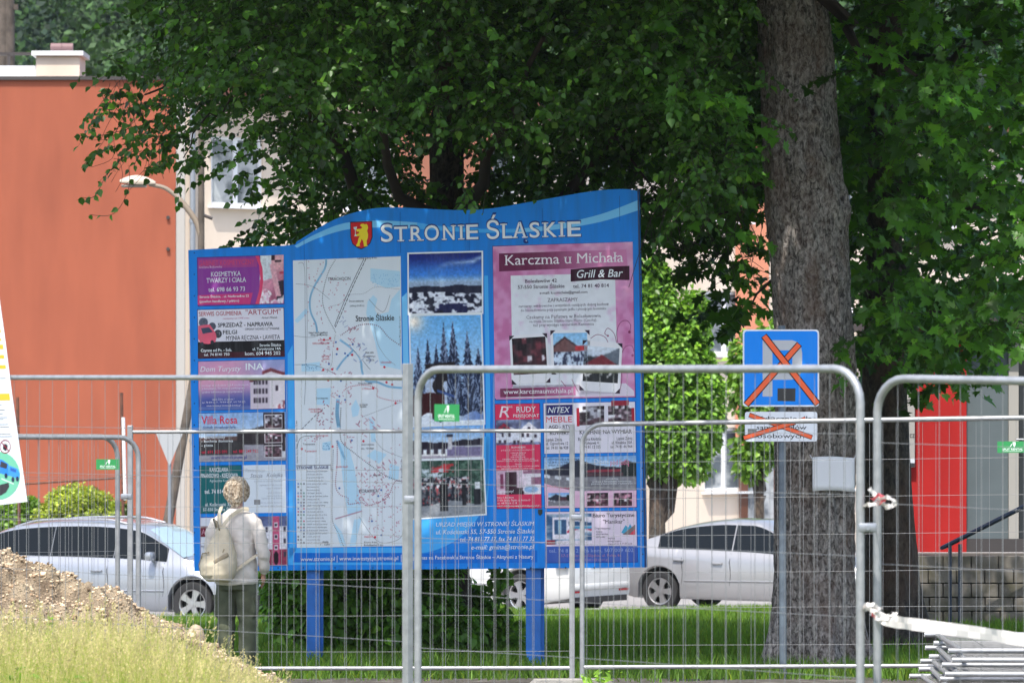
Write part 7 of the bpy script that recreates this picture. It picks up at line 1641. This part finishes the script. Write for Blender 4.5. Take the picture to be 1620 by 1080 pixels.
# rucksack, hanging on the left of the back
M_bag = mat('rucksack_cloth', S(206, 194, 170), 0.8, noise=(9, S(188, 176, 152), 0.4, 0.65), bump=(200, 0.25, 0.003)); M_bagd = mat('rucksack_trim', S(156, 142, 118), 0.7)
bag = empty('rucksack', wmat(person) @ H(-0.09, -0.225, 0.80*1.04), math.radians(-14), 'beige drawstring rucksack hanging from the person\'s shoulders', 'rucksack')
bm_ = MB()
secs = [(0.0, 0.10, 0.055), (0.015, 0.135, 0.08), (0.06, 0.165, 0.10), (0.15, 0.175, 0.105), (0.24, 0.155, 0.09), (0.33, 0.115, 0.07), (0.41, 0.07, 0.048), (0.46, 0.04, 0.03)]
bm_.rings([ell((0.035*(z/0.46), 0.02*z, z), rx, ry, 24, 2.7) for z, rx, ry in secs])
def wr_b(c): return 0.010*(fbm(c[:, 0]*9, c[:, 1]*9, c[:, 2]*11, 3, 25) - 0.5)*2 + 0.005*np.sin(c[:, 0]*70 + 2*c[:, 2])*np.clip((c[:, 2]-0.28)*5, 0, 1)
link('pack', remeshed(bm_, 0.008, 2, 'pack', M_bag, wr_b), bag)
fm = MB(); fm.rings([ell((-0.085, -0.035, z), rx, ry, 18, 2.4) for z, rx, ry in ((0.02, 0.05, 0.05), (0.05, 0.085, 0.075), (0.13, 0.095, 0.085), (0.20, 0.08, 0.07), (0.235, 0.05, 0.045))])
link('side_pocket', remeshed(fm, 0.008, 2, 'side_pocket', M_bag, wr_b), bag)
q = MB(); q.rbox((0.055, -0.088, 0.195), (0.16, 0.03, 0.035), 0.01, Matrix.Rotation(-0.45, 4, 'Y')); q.build('pocket_welt', M_bagd, bag, smooth=40)
q = MB(); q.rbox((0.07, -0.072, 0.245), (0.012, 0.02, 0.06), 0.004, Matrix.Rotation(0.4, 4, 'Y')); q.build('pull_tab', M_bagd, bag)
q = MB(); q.tube([H(-0.165, -0.05, 0.05), H(-0.175, -0.07, 0.14), H(-0.13, -0.10, 0.235), H(-0.06, -0.105, 0.245)], 0.006, 6); q.build('piping', M_bagd, bag, smooth=180)
def strap(pts, w_):
    q = MB(); pts = bez(pts, 8); V = []
    for i, p_ in enumerate(pts):
        t = (pts[min(i+1, len(pts)-1)] - pts[max(i-1, 0)]).normalized(); n_ = Vector((0, -1, 0.3)).normalized(); s_ = t.cross(n_).normalized()
        V += [p_ - s_*w_/2, p_ + n_*0.006 - s_*w_*0.3, p_ + n_*0.006 + s_*w_*0.3, p_ + s_*w_/2]
    q.rings([[V[4*i+k] for k in range(4)] for i in range(len(pts))], cap=True); q.build('strap', M_bag, bag, smooth=60)
strap([H(0.035, -0.01, 0.44), H(0.06, 0.05, 0.50), H(0.12, 0.09, 0.56), H(0.19, 0.13, 0.60), H(0.24, 0.20, 0.60)], 0.034); strap([H(0.03, -0.01, 0.44), H(-0.01, 0.045, 0.50), H(-0.03, 0.10, 0.56), H(-0.04, 0.20, 0.62)], 0.034)
strap([H(0.12, 0.0, 0.06), H(0.22, 0.06, 0.13), H(0.30, 0.12, 0.19), H(0.33, 0.20, 0.22)], 0.028)
q = MB(); q.tube([H(0.02, -0.03, 0.43), H(0.0, -0.06, 0.50), H(-0.04, -0.03, 0.52), H(-0.02, 0.0, 0.44)], 0.010, 8); q.build('grab_loop', M_bagd, bag, smooth=180)

for o_ in (person, bag): o_.matrix_basis = o_.matrix_basis @ Matrix.Diagonal((0.90, 0.96, 1.04, 1.0))
# ================================================================== soil heap, grass
M_heap = mat('heap_soil', S(160, 144, 120), 0.95, noise=(5, S(108, 92, 74), 0.46, 0.66), bump=(55, 1.0, 0.04))
M_clod = attr_mat('clods', 0.95)
hx = lambda px, D=30.0: (px - CX)/F*D
def heap_h(X, Y):
    ridge = np.interp(X, [hx(-600), hx(-260), hx(-60), hx(20), hx(100), hx(205), hx(300), hx(380), hx(430), hx(490)], [0.94, 1.05, 1.02, 0.92, 0.80, 0.62, 0.36, 0.18, 0.08, -0.12])
    prof = np.exp(-((Y - 30.0)/1.55)**2)
    n = fbm(X*1.6, Y*1.6, oct=5, seed=41, gain=0.6); n2 = fbm(X*7, Y*7, oct=3, seed=44)
    lump = np.abs(fbm(X*2.6, Y*2.6, oct=2, seed=61) - 0.5); lump2 = np.abs(fbm(X*6.0, Y*6.0, oct=2, seed=66) - 0.5)
    return ridge*prof*(0.72 + 0.42*n) + prof*(0.16 - 0.75*lump)*np.clip(ridge*2, 0, 1)*0.55 + prof*(0.06 - 0.5*lump2)*0.45*np.clip(ridge*3, 0, 1) + (n2 - 0.5)*0.10*prof + 0.10*np.abs(fbm(X*11, Y*11, oct=4, seed=47, gain=0.65) - 0.5)*prof - 0.12*(1-prof)
xs = np.linspace(hx(-620), hx(530), 460); ys = np.linspace(27.6, 33.0, 240); X, Y = np.meshgrid(xs, ys)
gz_ = np.vectorize(ground_z)(Y); Z = gz_ + 0.03 + heap_h(X, Y)
heap = empty('soil_heap', (hx(120), 30.0, ground_z(30)), 0, 'heap of dry crumbly soil behind the near fence at the lower left', 'soil heap')
HPI = wmat(heap).inverted()
link('heap', grid_mesh('heap', X, Y, Z, M_heap), heap, HPI)
r = np.random.default_rng(3)
ico = bmesh.new(); bmesh.ops.create_cube(ico, size=1.5); ico.verts.index_update()
IV = np.array([v.co[:] for v in ico.verts]); IF = np.array([[v.index for v in f.verts] for f in ico.faces]); ico.free()
N = 15000
cx_ = r.uniform(hx(-100), hx(500), N); cy_ = r.uniform(28.2, 31.6, N); sz = 0.006*np.exp(r.exponential(0.40, N)); sz = np.clip(sz, 0.004, 0.02)*np.where(r.random(N) < 0.015, 2.2, 1.0)
cz_ = np.array([ground_z(v) for v in cy_]) + 0.03 + heap_h(cx_, cy_)
ok = heap_h(cx_, cy_) > 0.02; cx_, cy_, cz_, sz = cx_[ok], cy_[ok], cz_[ok], sz[ok]; N = len(cx_)
V = np.stack([cx_, cy_, cz_ + sz*0.3], -1)[:, None, :] + IV[None]*sz[:, None, None]*r.uniform(0.35, 1.3, (N, len(IV), 3))*np.array([1, 1, 0.8])
Fi = (IF[None] + (np.arange(N)*len(IV))[:, None, None]).reshape(-1)
base = np.array([S(172, 154, 130)])*np.clip(1 + 0.30*r.normal(size=(N, 1)), 0.35, 1.6)*(0.55 + 0.9*sstep(0.35, 0.6, fbm(cx_*1.3, cy_*1.3, seed=71))[:, None])*np.where(r.random((N, 1)) < 0.25, np.array([0.62, 0.55, 0.5]), 1.0)
tag(link('clods', big_mesh('clods', V.reshape(-1, 3), Fi, np.full(N*len(IF), 4), M_clod, col=np.repeat(base, len(IF), axis=0)), heap, HPI), kind='stuff')
def stone(label, px, py, D, s_, seed, sq=(1, 1, 0.8)):
    bm = bmesh.new(); bmesh.ops.create_icosphere(bm, subdivisions=3, radius=1)
    co = np.array([v.co[:] for v in bm.verts]); k = 0.7 + 0.6*fbm(co[:, 0]*1.4+seed, co[:, 1]*1.4, co[:, 2]*1.4, 3, seed)
    for v, q in zip(bm.verts, k): v.co = Vector((v.co.x*sq[0], v.co.y*sq[1], v.co.z*sq[2]))*q*s_
    me = bpy.data.meshes.new('stone'); bm.to_mesh(me); bm.free(); me.shade_smooth(); me.materials.append(mat('pale_stone', S(186, 170, 146), 0.9, noise=(9, S(150, 132, 108), 0.4, 0.6), bump=(50, 0.6, 0.02)))
    p_ = P(px, py, D); tag(link('stone', me, None, Matrix.Translation(p_)), label, 'stone', 'stones on the soil heap')
stone('largest pale lump of soil on top of the heap at the left edge', 14, 908, 29.9, 0.105, 3, (1.3, 1, 0.85))
stone('upright pale stone beside the trousers, at the right foot of the heap', 308, 1012, 31.0, 0.10, 8, (0.7, 0.6, 1.1)); stone('small pale stone low on the heap right of the upright one', 333, 1030, 31.0, 0.07, 12)

# ---- lawn
M_grass = attr_mat('grass_blades', 0.55, translucent=0.35, spec=0.3)
def blades(name, X, Y, Z, h, w_, lean, col, label, cat=None):
    n = len(X); r = np.random.default_rng(5); a = r.uniform(0, 2*math.pi, n); b = r.uniform(0, 2*math.pi, n)
    P0 = np.stack([X, Y, Z], -1); sd = np.stack([np.cos(a), np.sin(a)*0.4, np.zeros(n)], -1)*w_[:, None]/2; ln = np.stack([np.cos(b), np.sin(b), np.zeros(n)], -1)*(lean*h)[:, None]; up = np.stack([np.zeros(n), np.zeros(n), h], -1)
    mid = P0 + up*0.55 + ln*0.3; tip = P0 + up*(1 - 0.25*lean[:, None]) + ln
    V = np.stack([P0 - sd, P0 + sd, mid + sd*0.75, mid - sd*0.75, tip], 1).reshape(-1, 3)
    i = (np.arange(n)*5)[:, None]; F_ = np.concatenate([i + np.array([[0, 1, 2, 3]]), i + np.array([[3, 2, 4]])], 1).ravel()
    o = link(name, big_mesh(name, V, F_, np.tile([4, 3], n), M_grass, col=np.repeat(col, 2, axis=0)))
    return tag(o, label, cat, kind='stuff')
r = np.random.default_rng(12)
N = 150000
t = r.random(N); Y = 34.9 + (62.0 - 34.9)*t**0.9; X = r.uniform(-0.135, 0.135, N)*Y*1.03
patch = fbm(X*1.1, Y*0.6, seed=51, oct=3)
h = (0.10 + 0.12*r.random(N))*(0.55 + 0.9*patch); h = h*np.where(Y > 57, 0.8, 1.0)
Y = Y + kerb_shift(X)*np.clip((Y - 44)/14, 0, 1)
Z = gzx(X, Y) - 0.03 + (fbm(X*0.8, Y*0.8, oct=3, seed=3) - 0.5)*0.10*(Y < 57)
col = np.array([S(94, 128, 44)])*np.clip(1 + 0.25*r.normal(size=(N, 1)), 0.5, 1.8)*np.where(r.random((N, 1)) < 0.12, np.array([1.6, 1.15, 0.9]), 1.0)
blades('lawn', X, Y, Z, h, np.full(N, 0.011) + 0.006*r.random(N), r.uniform(0.1, 0.6, N), col, 'green grass around the trees and under the board', 'grass')
# ---- tall dry meadow grass in the left foreground
N = 5200
Y = r.uniform(23.6, 28.6, N); X = (r.uniform(-40, 470, N)**1.0 - CX)/F*Y
px = X/Y*F + CX
topy = np.interp(px, [-40, 60, 150, 260, 340, 400, 440, 470], [1000, 1002, 998, 1015, 1052, 1078, 1100, 1120]) + r.normal(size=N)*22 + np.abs(r.normal(size=N))*25
zt = EZ + (HY - topy)/F*Y; zb = np.interp(Y, [20, 31, 34], [1.72, 1.38, 1.15]) - 0.02
h = np.clip(zt - zb, 0.12, 0.95)
dry = np.clip(0.42 + 0.35*r.normal(size=(N, 1)), 0, 1)
colg = np.array([S(146, 162, 72)])*(1-dry) + np.array([S(204, 190, 138)])*dry
stems = MB()
V, Fl, Sz, Cc = [], [], [], []
def addq(pts, c):
    b = len(V); V.extend(pts); Fl.extend(range(b, b+len(pts))); Sz.append(len(pts)); Cc.append(c)
for i in range(N):
    b0 = np.array([X[i], Y[i], zb[i]]); ln = np.array([r.normal()*0.10, r.normal()*0.06, 0])*h[i]*1.4; tip = b0 + np.array([0, 0, h[i]]) + ln; mid = b0 + np.array([0, 0, h[i]*0.55]) + ln*0.3; s_ = np.array([0.0016, 0, 0])
    addq([b0 - s_, b0 + s_, mid + s_, mid - s_], colg[i]); addq([mid - s_, mid + s_, tip + s_*0.6, tip - s_*0.6], colg[i])
    if r.random() < 0.72:
        pc = np.array(S(198, 184, 140))*r.uniform(0.7, 1.25); d = (tip - mid); d /= np.linalg.norm(d); L = r.uniform(0.07, 0.15)
        for k in range(11):
            f = k/11; c = tip - d*L*(1-f); o_ = r.normal(size=3)*np.array([1, 1, 0.4])*(0.020*(1-f) + 0.004); q = c + o_; e = np.array([0.0045, 0, 0.002])*r.uniform(0.6, 1.4); g = d*0.011*r.uniform(0.7, 1.3)
            addq([q - e, q - g*0.2 + e*0.2, q + e, q + g], pc*r.uniform(0.8, 1.2))
    for k in range(2):
        bl = np.array([r.normal()*0.16, r.normal()*0.1, r.uniform(0.25, 0.6)*h[i]]); w2 = np.array([0.0035, 0, 0]); c0 = b0 + np.array([r.normal()*0.03, r.normal()*0.03, 0]); gc = np.array(S(142, 168, 62))*r.uniform(0.7, 1.3)
        addq([c0 - w2, c0 + w2, c0 + bl*0.6 + np.array([0, 0, 0.06]) + w2*0.6, c0 + bl*0.6 + np.array([0, 0, 0.06]) - w2*0.6], gc); addq([c0 + bl*0.6 + np.array([0, 0, 0.06]) - w2*0.6, c0 + bl*0.6 + np.array([0, 0, 0.06]) + w2*0.6, c0 + bl], gc)
tag(link('meadow_grass', big_mesh('meadow_grass', np.array(V), Fl, Sz, M_grass, col=np.array(Cc))), 'tall dry seeding meadow grass in the lower left foreground', 'grass', kind='stuff')
# ---- weeds
def weed(name, label, px, D, h, n, seed, size=0.06, spread=0.05, col=S(120, 160, 50), base=None):
    rr = np.random.default_rng(seed); x = (px - CX)/F*D; zb = ground_z(D) if base is None else base; o = empty(name, (x, D, zb), 0, label, 'weed', 'weeds by the fences')
    q = MB(); pts = [(0, 0, 0), (0.01, 0, h*0.5), (0.0, 0, h)]; q.tube(pts, [0.005, 0.004, 0.002], 5); q.build('stem', mat('weed_stem', S(120, 130, 70), 0.7), o, smooth=180)
    t_ = rr.random(n); pos = np.stack([rr.normal(size=n)*spread*0.3, rr.normal(size=n)*spread*0.3, h*(0.15 + 0.85*t_)], -1); ax = rr.normal(size=(n, 3)); ax[:, 2] = np.abs(ax[:, 2])*0.5 + 0.2; nr = np.array([0, -0.4, 0.8]) + rr.normal(size=(n, 3))*0.4
    cr = Crown(); cr.add(*leaves(pos, ax, nr, size*rr.uniform(0.6, 1.3, n)*(1.15 - 0.6*t_), LIND*np.array([0.75, 1.3]), LIND_F, np.array([col])*rr.uniform(0.7, 1.5, (n, 1)))); tag(link('leaves', cr.mesh('leaves', M_grass), o), kind='stuff')
weed('tall_weed', 'tall thin green weed standing above the dry grass at the left', 76, 25.2, 0.72, 26, 3, 0.075, 0.04)
weed('leafy_weed', 'broad-leaved green weed at the bottom left corner', 30, 24.4, 0.42, 26, 5, 0.13, 0.10, S(110, 150, 60)); weed('leafy_weed', 'bright leafy weed sprouting beside the concrete foot of the rear fence', 946, 34.1, 0.16, 30, 6, 0.075, 0.30, S(130, 170, 60))
weed('leafy_weed', 'low green weed in the dry grass right of the tall thin one', 120, 24.0, 0.40, 18, 8, 0.10, 0.08, S(110, 150, 60))
bpy.data.objects.remove(_to)
# ---- summer haze
hz_ = MB(); hz_.box((0, 1270, 64.0), (1600, 2680, 131.0))
mh = bpy.data.materials.new('haze_air'); mh.use_nodes = True; n_ = mh.node_tree; n_.nodes.remove(n_.nodes['Principled BSDF'])
pv = n_.nodes.new('ShaderNodeVolumePrincipled'); pv.inputs['Color'].default_value = (0.86, 0.92, 1.0, 1); pv.inputs['Density'].default_value = 0.00014; pv.inputs['Anisotropy'].default_value = 0.2
n_.links.new(pv.outputs[0], n_.nodes['Material Output'].inputs['Volume'])
tag(hz_.build('haze', mh), 'thin bluish summer haze over the far slope', 'haze', kind='stuff')
